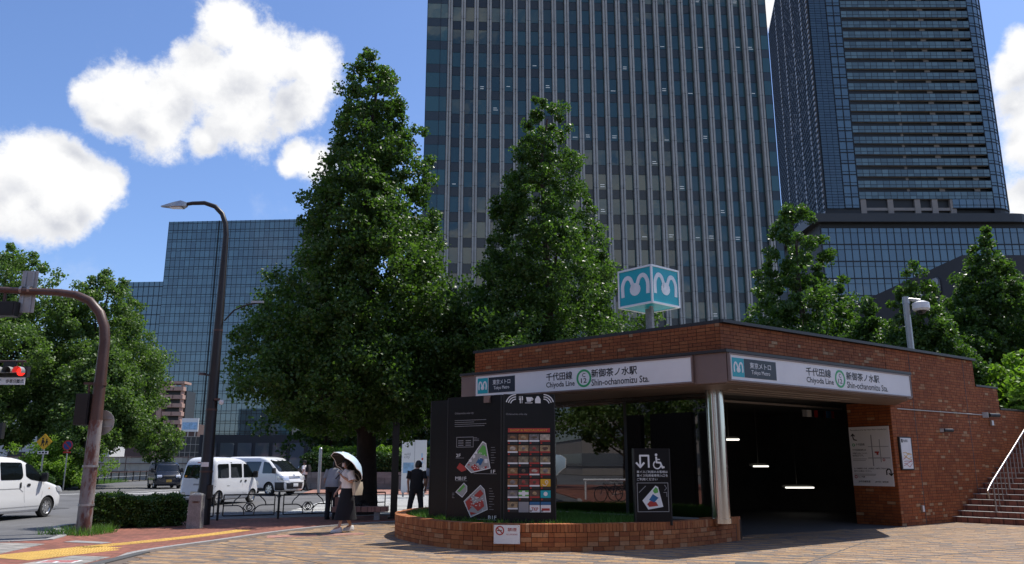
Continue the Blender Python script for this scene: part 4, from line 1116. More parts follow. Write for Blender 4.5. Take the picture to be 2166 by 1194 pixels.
for s, z, w, h, lab in ((5.62, 2.72, .13, .15, 'small pale junction box below the wall camera'), (.98, .33, .10, .17, 'small pale outlet box low on the brick wall')):
    t = thing('junction_box', lab, 'box', J + dr * s + nr * .02 + UZ * z, 0)
    b = MB(); b.obox((0, 0, 0), dr * w, nr * .05, UZ * h); b.build('box_body', MT['plate_back'], t)
    b = MB(); b.obox(dr * .01 + nr * .0502 + UZ * .01, dr * (w - .02), nr * .008, UZ * (h - .02)); b.build('cover', MT['white_sign'], t)

# stairs on the right with their handrail
sa = R(138); se = Vector((math.sin(sa), math.cos(sa), 0)); sn = Vector((-se.y, se.x, 0)); sn = sn if sn.y > 0 else -sn
SO = Vector((12.25, 22.95, 0))
t = thing('stone_stairs', 'brown stone steps climbing beside the right brick wall', 'stairs', SO)
for i in range(20):
    b = MB(); b.obox(SO - se * 1.0 + sn * (.33 * i) + UZ * (.145 * i - (.0 if i else .02)), se * 11, sn * (.33 if i < 19 else 3), UZ * (.145 if i else .165))
    s_ = b.build('step', MT['red_paving'], t, world=True)
    b = MB(); b.obox(SO - se * 1.0 + sn * (.33 * i - .02) + UZ * (.145 * i + .1452), se * 11, sn * .2, UZ * .012); b.build('nosing', MT['kerb'], s_, world=True)
t = thing('stair_handrail', 'steel handrail with posts running up the stone steps', 'handrail', SO + se * .95)
h0 = SO + se * .95 + sn * (-.05)
top = [h0 + UZ * .80 + sn * .0, h0 + UZ * .86 - sn * .04, h0 + UZ * .92 + sn * .05] + [h0 + sn * (.33 * i) + UZ * (.92 + .145 * i) for i in range(1, 20)]
top = [h0 + UZ * .66 + sn * .02] + top
b = MB(); b.tube(top, .026, 10); b.build('rail', MT['rail_steel'], t, smooth=50, world=True)
for i in range(0, 18, 1):
    p = h0 + sn * (.33 * i + .45); z0 = .145 * max(0, i + 1); 
    b = MB(); b.tube([p + UZ * (z0 - .02), p + UZ * (.92 + .145 * (i + 1.36))], .014 if i % 4 else .024, 8); b.build('post', MT['rail_steel'], t, smooth=50, world=True)

# cube sign on the roof
t = thing('cube_sign', 'blue cube sign with a white heart-shaped M on a post above the roof', 'cube sign', (3.62, 20.6, 4.5), R(41))
b = MB(); b.box(0, 0, 1.57, 1.1, 1.1, .96); b.build('cube_body', MT['teal'], t)
f = MB()
for x in (-.55, .55):
    for y in (-.55, .55): f.box(x, y, 1.57, .045, .045, 1.0)
for z in (1.09, 2.05):
    for x in (-.55, .55): f.box(x, 0, z, .046, 1.1, .046)
    for y in (-.55, .55): f.box(0, y, z, 1.1, .047, .047)
f.build('cube_frame', MT['white_sign'], t)
m_ = catmull([(-.42, -.2, 0), (-.42, .08, 0), (-.30, .26, 0), (-.14, .2, 0), (0, -.18, 0)], 6); m2 = [(-a, q, 0) for a, q, _ in m_]
stm = stroke2([(a, q) for a, q, _ in m_], .11) + stroke2([(a, q) for a, q, _ in m2], .11) + stroke2([(.13 * math.cos(R(a)), -.07 + .12 * math.sin(R(a))) for a in range(0, 361, 24)], .09)
wm = wmat(t)
for ang in (0, 90, 180, 270):
    u_ = Vector((math.cos(R(ang)), math.sin(R(ang)), 0)); n_ = Vector((u_.y, -u_.x, 0))
    flat('letter', stm, wm @ (n_ * .551 + UZ * 1.57), wm.to_3x3() @ u_, MT['white_sign'], t, th=.006)
b = MB(); b.box(0, 0, .5, .16, .16, 1.1); b.box(.3, .3, .5, .07, .07, 1.1); b.box(-.3, -.3, .5, .07, .07, 1.1); b.build('post', MT['granite'], t)

# dome camera on a pole on the terrace behind the right wall
t = thing('dome_camera', 'white dome security camera hanging from a grey pole above the brick wall', 'camera', (12.15, 24.1, 3.4))
b = MB(); b.tube([(0, 0, -.03), (0, 0, 3.2)], .095, 14); b.build('pole', MT['plate_back'], t, smooth=40)
b = MB(); b.tube([(0, 0, 3.1), (.12, -.02, 3.12), (.42, -.06, 3.08)], .05, 10); b.build('arm', MT['plate_back'], t, smooth=40)
b = MB(); b.ell([((.42, -.06, 3.06), .1, .1), ((.42, -.06, 3.0), .24, .24), ((.42, -.06, 2.82), .25, .25), ((.42, -.06, 2.76), .20, .20)], 20); b.build('housing', MT['white_sign'], t, smooth=40)
b = MB(); b.ell([((.42, -.06, 2.758), .15, .15), ((.42, -.06, 2.68), .12, .12), ((.42, -.06, 2.64), .05, .05)], 16); b.build('dome', MT['car_glass'], t, smooth=60)
b = MB(); b.ell([((0, 0, 2.98), .11, .11), ((0, 0, 3.06), .11, .11)], 14); b.build('clamp', MT['galv'], t, smooth=40)
b = MB(); b.tube([(-.32 + .64 * i / 12, 0, 1.42 + .14 * math.sin(math.pi * i / 12)) for i in range(13)], .02, 6); b.build('cable', MT['bag'], t)

# ------------------------------------------------------------------ curved brick planter
PT = thing('brick_planter', 'low curved brick planter wall in front of the station corner', 'planter', (0.5, 17, 0))
pl = [(x, y) for x, y, _ in catmull([(x, y, 0) for x, y in PLANTER], 8)]
HP = .49
b = MB()
inner = []
for i, (x, y) in enumerate(pl):
    a, c = pl[max(i - 1, 0)], pl[min(i + 1, len(pl) - 1)]
    d = Vector((c[0] - a[0], c[1] - a[1])).normalized(); n = Vector((-d.y, d.x)); inner.append((x + n.x * .24, y + n.y * .24))
outm = [(x + (q[0] - x) * .08, y + (q[1] - y) * .08) for (x, y), q in zip(pl, inner)]
inm = [(x + (q[0] - x) * .94, y + (q[1] - y) * .94) for (x, y), q in zip(pl, inner)]
for i in range(len(pl) - 1):
    b.prism([outm[i], outm[i + 1], inm[i + 1], inm[i]], -.05, HP - .012)
b.build('mortar_core', MT['mortar'], PT, world=True)
PB = []
def along(step): return resample(pl, step)
for j in range(4):
    z = j * .085 + .004; pts = along(.105); i = j % 2
    while i < len(pts) - 1:
        w = 2 if random.random() < .7 and i + 2 < len(pts) else 1
        a, c = Vector((*pts[i], 0)), Vector((*pts[i + w], 0)); d = (c - a); n = Vector((-d.y, d.x, 0)).normalized()
        PB.append((a + UZ * z + n * random.uniform(-.003, .003), d * (1 - .009 / d.length), n * .1, UZ * .077)); i += w
pts = along(.072)
for a, c in zip(pts[:-1], pts[1:]):
    a, c = Vector((*a, 0)), Vector((*c, 0)); d = c - a; n = Vector((-d.y, d.x, 0)).normalized()
    PB.append((a + UZ * .346 - n * .006, d * .88, n * .246, UZ * (HP - .346)))
pieces('brick', 'bricks', PT, PB, MT['planter_brick'])
back = [(4.9, 17.75), (4.45, 17.55), (3.9, 17.6), (-.9, 22.0), (-1.6, 22.0)]
b = MB(); b.prism(inm + back, -.02, .425); b.build('soil', MT['soil'], PT, world=True)
b = MB(); b.prism([(4.79, 17.6), (4.9, 17.8), (4.3, 17.75), (3.9, 17.3)], .0, .484); b.build('end_cap', MT['planter_brick'], PT, world=True)
# grass in the planter
def grass(name, poly, n, h, mat, z=.42, lean=.3):
    xs = [p[0] for p in poly]; ys = [p[1] for p in poly]; V = []; k_ = 0
    while k_ < n:
        x, y = random.uniform(min(xs), max(xs)), random.uniform(min(ys), max(ys))
        if not inside((x, y), poly): continue
        hh = h * random.uniform(.5, 1.15); a = random.uniform(0, 6.28); w = .008
        lx, ly = random.gauss(0, lean) * hh, random.gauss(0, lean) * hh
        V += [(x - w * math.cos(a), y - w * math.sin(a), z), (x + w * math.cos(a), y + w * math.sin(a), z), (x + lx, y + ly, z + hh)]; k_ += 1
    F = np.arange(len(V)).reshape(-1, 3)
    o = link(name, arrmesh(name, V, F, mat)); return o
gp_ = [(x + (q[0] - x) * 1.35, y + (q[1] - y) * 1.35) for (x, y), q in zip(pl, inner)]
o = grass('grass', gp_[6:-14] + [(3.3, 17.6), (-.9, 21.8)], 16000, .14, MT['grass_blade'], .42, .6)
tag(o, 'bright green ground cover growing inside the curved brick planter', 'grass', kind='stuff')

# no-smoking sign fixed to the planter
sp0 = Vector((-.335, 15.50, .14)); su = Vector((.985, -.15, 0)).normalized(); sn_ = Vector((su.y, -su.x, 0))
t = thing('no_smoking_sign', 'white square no-smoking notice fixed to the curved brick planter', 'sign', sp0)
b = MB(); b.obox(sp0 + sn_ * .02, su * .49, sn_ * .008, UZ * .335); b.build('plate', MT['white_sign'], t, world=True)
Q = sp0 + sn_ * .0285
flat('ring', ring2(.115, .235, .062, .082, 24) + stroke2([(.065, .285), (.165, .185)], .016), Q, su, MT['sign_red'], t)
flat('cigarette', [rect(.065, .225, .14, .243), rect(.145, .225, .155, .243)], Q, su, MT['ink'], t, th=.003)
text('禁煙', Q + su * .26 + UZ * .225, su, MT['sign_red'], t, width=.17, height=.06, bold=.01)
text('NO SMOKING', Q + su * .235 + UZ * .155, su, MT['sign_red'], t, width=.21, height=.028)
b = MB()
for x in (.02, .47):
    for z in (.02, .315): b.cyl(Q + su * x + UZ * z, Q + su * x + UZ * z + sn_ * .006, .007, n=8)
b.build('screw', MT['galv'], t, world=True)

# ------------------------------------------------------------------ black guide boards in the planter
def board(name, label, p0, p1, z0, z1, th=.16):
    p0, p1 = Vector((*p0, 0)), Vector((*p1, 0)); u = (p1 - p0).normalized(); n = Vector((u.y, -u.x, 0))
    t = thing(name, label, 'sign board', p0 + UZ * z0)
    b = MB(); b.obox(p0 - n * th + UZ * z0, u * (p1 - p0).length, n * th, UZ * (z1 - z0)); b.build('panel', MT['black_sign'], t, world=True)
    e = MB()
    for q in (0, (p1 - p0).length - .02): e.obox(p0 + u * q + UZ * (z0 + .01), u * .02, n * .006, UZ * (z1 - z0 - .02))
    e.build('edge_trim', MT['black_plastic'], t, world=True)
    return t, p0 + n * .001 + UZ * z0, u, n, (p1 - p0).length
# 1: floor map
t, o, u, n, wd = board('floor_map_board', 'black guide board with coloured floor plans, left of the shop directory', (-1.36, 17.05), (-.21, 16.22), .40, 2.95)
k_ = wd / 1.42
def pr(name, polys, mat, th=.003, lift=0): return flat(name, [[(x * k_, y) for x, y in p] for p in polys], o + n * lift, u, MT[mat], t, th=th)
def outline(pts, w, mat, name='plan_outline', lift=.0): return pr(name, stroke2(pts + [pts[0]], w), mat, lift=lift)
Y1 = .0
plan = [(.50, 1.13), (.95, 1.62), (1.03, 1.58), (1.14, 1.10), (.66, 1.01)]
pr('floor_plan', [plan], 'map_grey'); outline(plan, .018, 'white_print', lift=.003)
pr('plan_zone', [[(.82, 1.40), (.95, 1.56), (1.02, 1.52), (1.06, 1.33), (.93, 1.36)]], 'map_green', lift=.004)
pr('plan_zone', [[(.78, 1.20), (.86, 1.31), (.98, 1.27), (.90, 1.15)]], 'map_blue', lift=.004)
pr('plan_zone', [[(.64, 1.12), (.74, 1.18), (.84, 1.12), (.88, 1.06), (.74, 1.04)], [(.98, 1.12), (1.06, 1.14), (1.04, 1.08)], [(.56, 1.17), (.62, 1.18), (.60, 1.14)]], 'map_red', lift=.004)
pr('plan_zone', [rect(.70, 1.30, .76, 1.36), rect(.76, 1.38, .81, 1.43), rect(1.0, 1.20, 1.08, 1.28), rect(.60, 1.22, .67, 1.27)], 'white_print', lift=.005)
pr('floor_plan', [[(.27, 1.10), (.35, 1.20), (.50, 1.12), (.53, 1.06), (.40, 1.02)]], 'map_red')
mb = [(.26, .62), (.47, .80), (.55, .74), (.55, .64), (.43, .52)]
pr('floor_plan', [mb], 'map_grey'); outline(mb, .012, 'white_print', lift=.003); pr('plan_zone', [[(.30, .64), (.46, .77), (.5, .73), (.36, .62)]], 'map_green', lift=.004)
b1 = [(.48, .44), (.90, .76), (1.0, .68), (1.08, .30), (.66, .14)]
pr('floor_plan', [b1], 'map_grey'); outline(b1, .014, 'white_print', lift=.003)
pr('plan_zone', [[(.52, .43), (.66, .53), (.72, .38), (.60, .26)], [(.74, .56), (.90, .68), (.98, .60), (.86, .50)], [(.70, .36), (.78, .42), (.96, .48), (1.0, .36), (.84, .26)], [(.66, .18), (.64, .24), (.80, .22)]], 'map_red', lift=.004)
for s, x, y, w in (('2F', .25, 1.32, .12), ('1F', 1.16, 1.00, .11), ('MB1F', .24, .86, .29), ('B1F', 1.10, .12, .20)):
    text(s, o + u * (x * k_) + UZ * y, u, MT['white_print'], t, width=w * k_, height=.065, bold=.01)
pr('rule', [rect(.24, 1.295, .46, 1.303), rect(.72, .985, 1.3, .993), rect(.24, .84, .55, .848), rect(.80, .10, 1.3, .108)], 'grey_print')
outline([(.26, 1.52), (.70, 1.52), (.70, 1.72), (.26, 1.72)], .01, 'grey_print', 'legend_box')
pr('legend_text', [rect(.30, 1.64 - i * .045, .30 + .14, 1.655 - i * .045) for i in range(3)] + [rect(.5, 1.64 - i * .045, .64, 1.655 - i * .045) for i in range(3)], 'grey_print')
text('Ochanomizu sola city', o + u * (.20 * k_) + UZ * 2.18, u, MT['grey_print'], t, width=.5 * k_)
pr('text_line', [rect(.70, 1.70 - i * .028, .70 + random.uniform(.08, .2), 1.708 - i * .028) for i in range(3)] + [rect(.16, .50 + i * .03, .16 + random.uniform(.03, .07), .508 + i * .03) for i in range(4)] + [rect(1.16, 1.2 + i * .05, 1.16 + random.uniform(.05, .13), 1.207 + i * .05) for i in range(7)] + [rect(1.12, .3 + i * .05, 1.12 + random.uniform(.05, .16), .307 + i * .05) for i in range(9)] + [rect(.2, 2.06 - i * .04, .2 + random.uniform(.5, .9), 2.068 - i * .04) for i in range(4)], 'grey_print', th=.002)
pr('plan_detail', [rect(x, y, x + .03, y + .012) for x, y in [(random.uniform(.68, 1.0), random.uniform(1.08, 1.4)) for _ in range(22)]] + [rect(x, y, x + .03, y + .012) for x, y in [(random.uniform(.6, .98), random.uniform(.26, .58)) for _ in range(26)]], 'white_print', th=.002, lift=.0065)
b = MB(); b.obox(o + u * (1.0 * k_) + UZ * 2.40 + n * .001, u * .14, n * .05, UZ * .14); b.build('outlet', MT['brown_panel'], t, world=True)
# 2: shop directory
t, o, u, n, wd = board('shop_directory_board', 'black board with a grid of small shop picture tiles and food icons', (-.17, 16.0), (.855, 16.0), .40, 2.94)
arcs = []
for i, r_ in enumerate((.10, .145, .19)):
    arcs += ring2(.25 + 0, 2.33, r_, r_ + .02, 10, 90, 165); arcs += ring2(.80, 2.33, r_, r_ + .02, 10, 15, 90)
flat('arch_icon', arcs, o, u, MT['white_print'], t)
flat('cutlery_icon', [rect(.325, 2.36, .345, 2.46), rect(.365, 2.36, .375, 2.50), rect(.31, 2.44, .318, 2.50), rect(.326, 2.44, .334, 2.50), rect(.342, 2.44, .35, 2.50), rect(.31, 2.425, .35, 2.445), [(.365, 2.41), (.39, 2.43), (.385, 2.50), (.37, 2.50)]], o, u, MT['white_print'], t)
flat('cup_icon', [[(.45, 2.48), (.57, 2.48), (.56, 2.41), (.54, 2.39), (.47, 2.39)], rect(.43, 2.36, .58, 2.372)] + ring2(.565, 2.44, .012, .03, 10, -90, 90), o, u, MT['white_print'], t)
flat('bag_icon', [[(.63, 2.36), (.74, 2.36), (.74, 2.44), (.72, 2.47), (.705, 2.50), (.665, 2.50), (.65, 2.47), (.63, 2.44)]], o, u, MT['white_print'], t)
text('Ochanomizu sola city', o + u * .05 + UZ * 2.12, u, MT['grey_print'], t, width=.42)
flat('header_band', [rect(.09, 1.79, .92, 1.87)], o, u, MT['map_red'], t)
text('SHOP & RESTAURANT', o + u * .13 + UZ * 1.81 + n * .004, u, MT['sign_yellow'], t, width=.74, height=.04)
food = [(.30, .16, .07), (.42, .30, .16), (.14, .10, .07), (.5, .42, .34), (.22, .2, .2), (.36, .06, .05), (.12, .07, .05), (.28, .24, .16)]
FM = []
for i, c in enumerate(food): FM.append(M('tile_picture_%s' % 'abcdefgh'[i], c, .4, nscale=14, namp=.75, island=.3))
for r_ in range(7):
    for c in range(4):
        x0, z0 = .085 + c * .213, .27 + (6 - r_) * .214
        kind = (r_, c)
        tl = MB().obox((0, 0, 0), (.196, 0, 0), (0, .012, 0), (0, 0, .196)).build('shop_tile', MT['black_plastic'] if kind != (6, 1) else MT['grey_print'], t)
        tl.matrix_basis = wmat(t).inverted() @ Matrix.Translation(o + u * x0 + UZ * z0 - Vector((0, .012, 0)))
        if kind == (6, 1): continue
        Qt = o + u * x0 + UZ * z0 + n * .0125
        special = {(4, 3): 'sign_yellow', (5, 3): 'teal', (5, 1): 'map_green', (3, 1): 'ink', (6, 2): 'white_print', (6, 3): 'white_print'}
        mt = MT[special[kind]] if kind in special else FM[random.randrange(8)]
        if kind in ((4, 3), (5, 3)): flat('picture', rect(.0, .055, .196, .196), Qt, u, mt, tl, th=.003)
        elif kind in ((6, 2), (6, 3)):
            flat('picture', rect(.0, .0, .196, .135), Qt, u, mt, tl, th=.003); flat('band', rect(0, .14, .196, .196), Qt, u, MT['map_blue'], tl, th=.003)
        else:
            flat('picture', rect(.0, .085, .196, .196), Qt, u, mt, tl, th=.003); flat('caption', rect(.0, .055, .196, .083), Qt, u, MT['map_red'] if random.random() < .25 else MT['white_print'], tl, th=.003)
            flat('dish', disc2(.098, .14, random.uniform(.03, .06), 12, random.uniform(.02, .04)), Qt + n * .003, u, FM[(r_ * 3 + c) % 8], tl, th=.002)
        if kind == (5, 1): flat('cross', [rect(.07, .09, .126, .19), rect(.0, .115, .196, .165)], Qt + n * .005, u, MT['white_print'], tl, th=.002)
        if kind == (4, 3): flat('face_mark', ring2(.12, .14, .02, .032, 12) + ring2(.085, .115, .04, .05, 10, 200, 340), Qt + n * .004, u, MT['white_print'], tl, th=.002)
        if kind == (5, 3): flat('roundel', disc2(.098, .13, .04), Qt + n * .004, u, MT['white_print'], tl, th=.002)
        if kind == (6, 2): text('TKP', Qt + u * .035 + UZ * .03 + n * .003, u, MT['map_red'], tl, width=.13, height=.06, bold=.03)
        if kind == (6, 3): flat('red_word', rect(.02, .03, .175, .075), Qt + n * .003, u, MT['map_red'], tl, th=.002)
        flat('number', rect(.008, .012, .04, .04), Qt, u, MT['sign_red'], tl, th=.003)
# 3: side board behind
t, o, u, n, wd = board('side_board', 'plain black narrow board standing behind the left edge of the floor map', (-1.78, 17.7), (-1.30, 17.35), .40, 2.93)
# wheelchair guide
t, o, u, n, wd = board('wheelchair_guide_sign', 'low black sign with a turn arrow, wheelchair symbol and map near the steel column', (2.38, 15.98), (3.11, 16.06), .42, 1.88, .12)
aw = [(.28, 1.15), (.28, 1.32), (.115, 1.32), (.115, 1.21)]
flat('arrow', stroke2([(.30, 1.10), (.30, 1.32), (.13, 1.32), (.13, 1.12)], .034) + stroke2([(.13, 1.10), (.055, 1.18)], .036) + stroke2([(.13, 1.10), (.205, 1.18)], .036), o, u, MT['white_print'], t)
flat('wheelchair_symbol', [disc2(.455, 1.335, .026)] + stroke2([(.455, 1.29), (.46, 1.19), (.535, 1.185), (.575, 1.09), (.605, 1.10)], .034) + ring2(.47, 1.145, .062, .085, 18, 120, 350) + stroke2([(.46, 1.25), (.52, 1.245)], .02), o, u, MT['white_print'], t)
for s, z, w in (('車イスご利用のお客様は', .985, .62), ('車イス利用者専用入口を', .915, .62), ('ご利用ください', .845, .41)):
    text(s, o + u * .055 + UZ * z, u, MT['white_print'], t, width=w, height=.05, bold=.01)
flat('map_frame', stroke2([(.055, .26), (.67, .26), (.67, .80), (.055, .80), (.055, .26)], .010), o, u, MT['map_grey'], t)
pp = [(.15, .47), (.42, .75), (.47, .72), (.56, .35), (.26, .30)]
flat('floor_plan', pp, o, u, MT['white_print'], t)
flat('plan_zone', [(.36, .65), (.42, .72), (.46, .69), (.47, .62), (.40, .60)], o + n * .003, u, MT['map_green'], t)
flat('plan_zone', [(.28, .48), (.36, .59), (.47, .52), (.38, .43)], o + n * .003, u, MT['map_blue'], t)
flat('plan_zone', [(.24, .40), (.30, .46), (.42, .44), (.46, .37), (.28, .35)], o + n * .003, u, MT['map_red'], t)
flat('plan_road', stroke2([(.09, .62), (.22, .74)], .012) + stroke2([(.60, .76), (.64, .7), (.6, .66)], .01) + stroke2([(.58, .62), (.64, .62), (.64, .54)], .01), o, u, MT['grey_print'], t)
# ------------------------------------------------------------------ trees
def leaves(name, C, n_per, rad, size, mat, parent, up=.25, outc=None, droop=0.):
    """C: (N,3) clump centres; leaves scattered round each as folded-kite quads"""
    C = np.asarray(C, np.float32); N = len(C)
    rad = np.broadcast_to(np.asarray(rad, np.float32), (N,))
    idx = np.repeat(np.arange(N), n_per); M_ = len(idx)
    off = rng.normal(0, 1, (M_, 3)); off /= np.linalg.norm(off, axis=1, keepdims=True)
    off *= (rng.random((M_, 1)) ** .5) * rad[idx][:, None] * np.array([1, 1, .8])
    P_ = C[idx] + off
    nrm = rng.normal(0, 1, (M_, 3)) + off / (rad[idx][:, None]) * .8 + np.array([0, 0, up])
    nrm /= np.linalg.norm(nrm, axis=1, keepdims=True)
    t = np.cross(nrm, rng.normal(0, 1, (M_, 3))); t /= np.linalg.norm(t, axis=1, keepdims=True) + 1e-6
    b_ = np.cross(nrm, t)
    s = size * rng.uniform(.6, 1.25, (M_, 1))
    V = np.stack([P_ - t * s * .5, P_ + b_ * s * .48 + t * s * .12 + nrm * s * .1, P_ + t * s * .55, P_ - b_ * s * .48 + t * s * .12 + nrm * s * .1], 1).reshape(-1, 3)
    F = np.arange(M_ * 4).reshape(-1, 4)
    o = link(name, arrmesh(name, V, F, mat), parent); return o
def tree(name, label, base, h, prof, nclump, nleaf, leaf, crad, mat, bark='bark', trunk_r=.25, group=None, seed=0, lobes=5, z_off=(0, 0), wob=.28, limbs=14):
    """prof: [(height, radius)] of the crown; an uneven crown of leaf clumps on a tapered trunk with limbs"""
    rs = random.Random(seed)
    t = thing(name, label, 'tree', (*base[:2], base[2] if len(base) > 2 else 0), 0, group)
    hs = [p[0] for p in prof]; r_s = [p[1] for p in prof]
    def rad(z): return float(np.interp(z, hs, r_s))
    zs = np.linspace(hs[0], hs[-1], 200); wgt = np.array([rad(z) ** 1.5 + .02 for z in zs]); wgt /= wgt.sum()
    ph = [(rs.uniform(0, 6.28), rs.uniform(.5, 1.3), rs.randint(2, lobes), rs.uniform(0, 6.28)) for _ in range(5)]
    def wobble(a, z): return 1 + wob * sum(math.sin(n_ * a + p0 + z * fz) * .3 for p0, fz, n_, _ in ph) + wob * .6 * mnoise.noise(Vector((math.cos(a) * 2, math.sin(a) * 2, z * 1.1 + seed * 7)))
    C, CR = [], []
    for i in range(nclump):
        z = float(rng.choice(zs, p=wgt)) + rs.uniform(-.2, .2); a = rs.uniform(0, 2 * math.pi)
        q = rs.random(); f = (.62 + .42 * q ** .7) if rs.random() < .8 else rs.uniform(.1, .65)
        R_ = rad(z) * wobble(a, z) * f
        if rs.random() < .05: R_ *= 1.12
        zz = z + z_off[0] * 0
        if rs.random() < .07: R_ += rs.uniform(.15, .5)
        C.append((math.cos(a) * R_ + z_off[0] * (z / h), math.sin(a) * R_ + z_off[1] * (z / h), zz)); CR.append(crad * rs.uniform(.55, 1.25) * (0.55 + .45 * min(1, rad(z) / max(r_s))))
    leaves('crown', C, nleaf, CR, leaf, mat, t)
    # trunk and limbs
    b = MB(); top = h * .92
    tp = [(rs.gauss(0, .012) * h * (i / 8) + z_off[0] * i / 8, rs.gauss(0, .012) * h * (i / 8) + z_off[1] * i / 8, top * i / 8) for i in range(9)]
    tp[0] = (0, 0, -.15)
    b.tube(tp, [trunk_r * (1.25 if i == 0 else 1) * (1 - .9 * i / 8) for i in range(9)], 10)
    b.build('trunk', MT[bark], t, smooth=60)
    lb = MB(); sel = rs.sample(range(len(C)), min(limbs, len(C)))
    for i in sel:
        c = Vector(C[i]); z0 = max(hs[0] * .75, c.z * .62); k_ = z0 / top * 8; p0 = Vector(tp[min(8, int(k_))]); p0.z = z0
        mid = p0.lerp(c, .5) + Vector((rs.gauss(0, .15), rs.gauss(0, .15), .15 * (c - p0).length))
        rr = trunk_r * .34 * (1 - .6 * z0 / h)
        lb.tube([p0, mid, c], [rr, rr * .6, rr * .15], 6)
    lb.build('limbs', MT[bark], t, smooth=60)
    return t
# the big ginkgo behind the fence
tree('ginkgo_tree', 'tallest conical ginkgo rising behind the woman, trunk by the stone bench', (-4.75, 26.6), 16.4,
     [(2.6, 1.8), (3.4, 3.4), (4.6, 3.6), (6.0, 3.2), (7.5, 2.8), (9, 2.35), (10.5, 1.95), (11.5, 1.7), (12.6, 1.35), (13.8, 1.15), (14.8, 1.0), (15.6, .75), (16.3, .35)],
     2000, 95, .105, .47, MT['ginkgo_leaf'], 'bark_dark', .36, 'ginkgo trees round the station', 3, z_off=(-.3, 0), limbs=30)
tree('ginkgo_tree', 'second tall ginkgo standing right behind the brick station roof, against the tower', (1.15, 27.5), 15.1,
     [(2.6, 2.4), (4.2, 3.8), (5.5, 3.5), (7, 2.8), (8.5, 2.25), (10, 1.75), (11.3, 1.35), (12.6, 1.05), (13.8, .75), (14.6, .5), (15.1, .25)],
     1400, 92, .102, .45, MT['ginkgo_leaf'], 'bark', .3, 'ginkgo trees round the station', 8, limbs=18)
tree('ginkgo_tree', 'third ginkgo behind the station roof, in front of the left edge of the blue high-rise', (13.3, 36), 14.1,
     [(3, 2.2), (5.2, 3.6), (7, 2.9), (8.5, 2.2), (10.2, 1.5), (11.7, 1.05), (13.2, .6), (14.1, .2)],
     620, 90, .15, .5, MT['ginkgo_leaf'], 'bark', .25, 'ginkgo trees round the station', 12)
tree('ginkgo_tree', 'slim ginkgo above the brick wall right of the dome camera', (15.15, 29.2, 2.9), 5.9,
     [(.3, 1.2), (1.2, 1.75), (2.2, 1.55), (3.2, 1.1), (4.2, .8), (5.2, .45), (6, .12)],
     430, 90, .12, .42, MT['ginkgo_leaf'], 'bark', .15, 'ginkgo trees round the station', 17)
tree('ginkgo_tree', 'small ginkgo behind the dome camera pole, left of the slim one', (14.1, 31, 2.9), 4.9,
     [(.3, 1.0), (1.2, 1.5), (2.2, 1.35), (3.2, 1.0), (4.2, .55), (4.9, .15)],
     330, 90, .12, .42, MT['ginkgo_leaf'], 'bark', .13, 'ginkgo trees round the station', 19)
tree('ginkgo_tree', 'dark pyramid-shaped tree at the right edge, in front of the charcoal building', (20.1, 32.6, 2.9), 8.1,
     [(.2, 2.2), (1.5, 3.1), (3, 2.5), (4.6, 1.85), (6, 1.2), (7.3, .6), (8.4, .12)],
     1000, 95, .12, .45, MT['ginkgo_leaf'], 'bark', .2, 'ginkgo trees round the station', 23)
tree('young_tree', 'bright sunlit young tree over the lowest step of the brick wall', (17.4, 27.5, 2.0), 3.2,
     [(.6, .7), (1.2, 1.5), (2, 1.35), (2.7, .8), (3.2, .2)],
     110, 60, .15, .42, MT['bright_leaf'], 'bark', .07, None, 29)
b = leaves('ivy', [(15.0 + random.uniform(0, 5), 27.6 + random.uniform(0, 1.5), 2.4 + random.uniform(0, 2.0)) for _ in range(260)], 60, .55, .12, MT['dark_leaf'], None)
tag(b, 'dark ivy and shrubs massed behind the stepped brick wall', 'shrubbery', kind='stuff')
# broadleaf trees across the road on the left
for i, (x, y, h, w, sd, lab) in enumerate(((-37.0, 57, 17.6, 5.6, 31, 'large broadleaf tree at the left edge behind the red traffic signal'), (-31.3, 60, 16.2, 4.3, 37, 'large broadleaf tree behind the brown traffic mast, second from the left'), (-28.2, 55, 10.0, 2.4, 41, 'smaller broadleaf tree in front of the pinkish apartment block'), (-46, 62, 15.5, 6.5, 47, 'large broadleaf tree mostly beyond the left edge of the view'))):
    tree('broadleaf_tree', lab, (x, y), h, [(2.8, w * .45), (h * .25, w * .8), (h * .45, w), (h * .65, w * .85), (h * .82, w * .6), (h * .95, w * .25), (h, .2)],
         (720, 720, 420, 500)[i], 120, .18, .80, MT['broad_leaf'], 'bark_dark', .38 if i != 2 else .14, 'broadleaf trees across the road', sd, lobes=6, wob=.42, limbs=30)
for i, (x, y, h, sd, lab) in enumerate(((-27.6, 52.5, 4.6, 51, 'thin young street tree beside the no-parking sign'), (-24.4, 56, 4.8, 53, 'thin young street tree just right of the brown traffic mast'))):
    tree('street_tree', lab, (x, y), h, [(1.7, .6), (2.6, 1.3), (3.6, 1.2), (4.3, .6), (h, .15)], 70, 50, .17, .5, MT['broad_leaf'], 'bark_dark', .09, 'thin street trees', sd)
for i, (x, y, h, w, sd, lab) in enumerate(((-13.2, 58, 12, 3.9, 61, 'dark tree across the road right above the larger parked van'), (-8.6, 60, 13, 5.2, 67, 'dark tree across the road behind the long hedge on the stone wall'), (-1.0, 60, 14, 5.5, 71, 'dark tree across the road behind the white city poster'))):
    tree('shade_tree', lab, (x, y), h, [(2.4, 2.0), (4, w * .9), (7, w), (10, w * .7), (h, .3)], 340, 55, .28, .95, MT['dark_leaf'], 'bark', .42, 'shade trees across the road', sd, wob=.4)
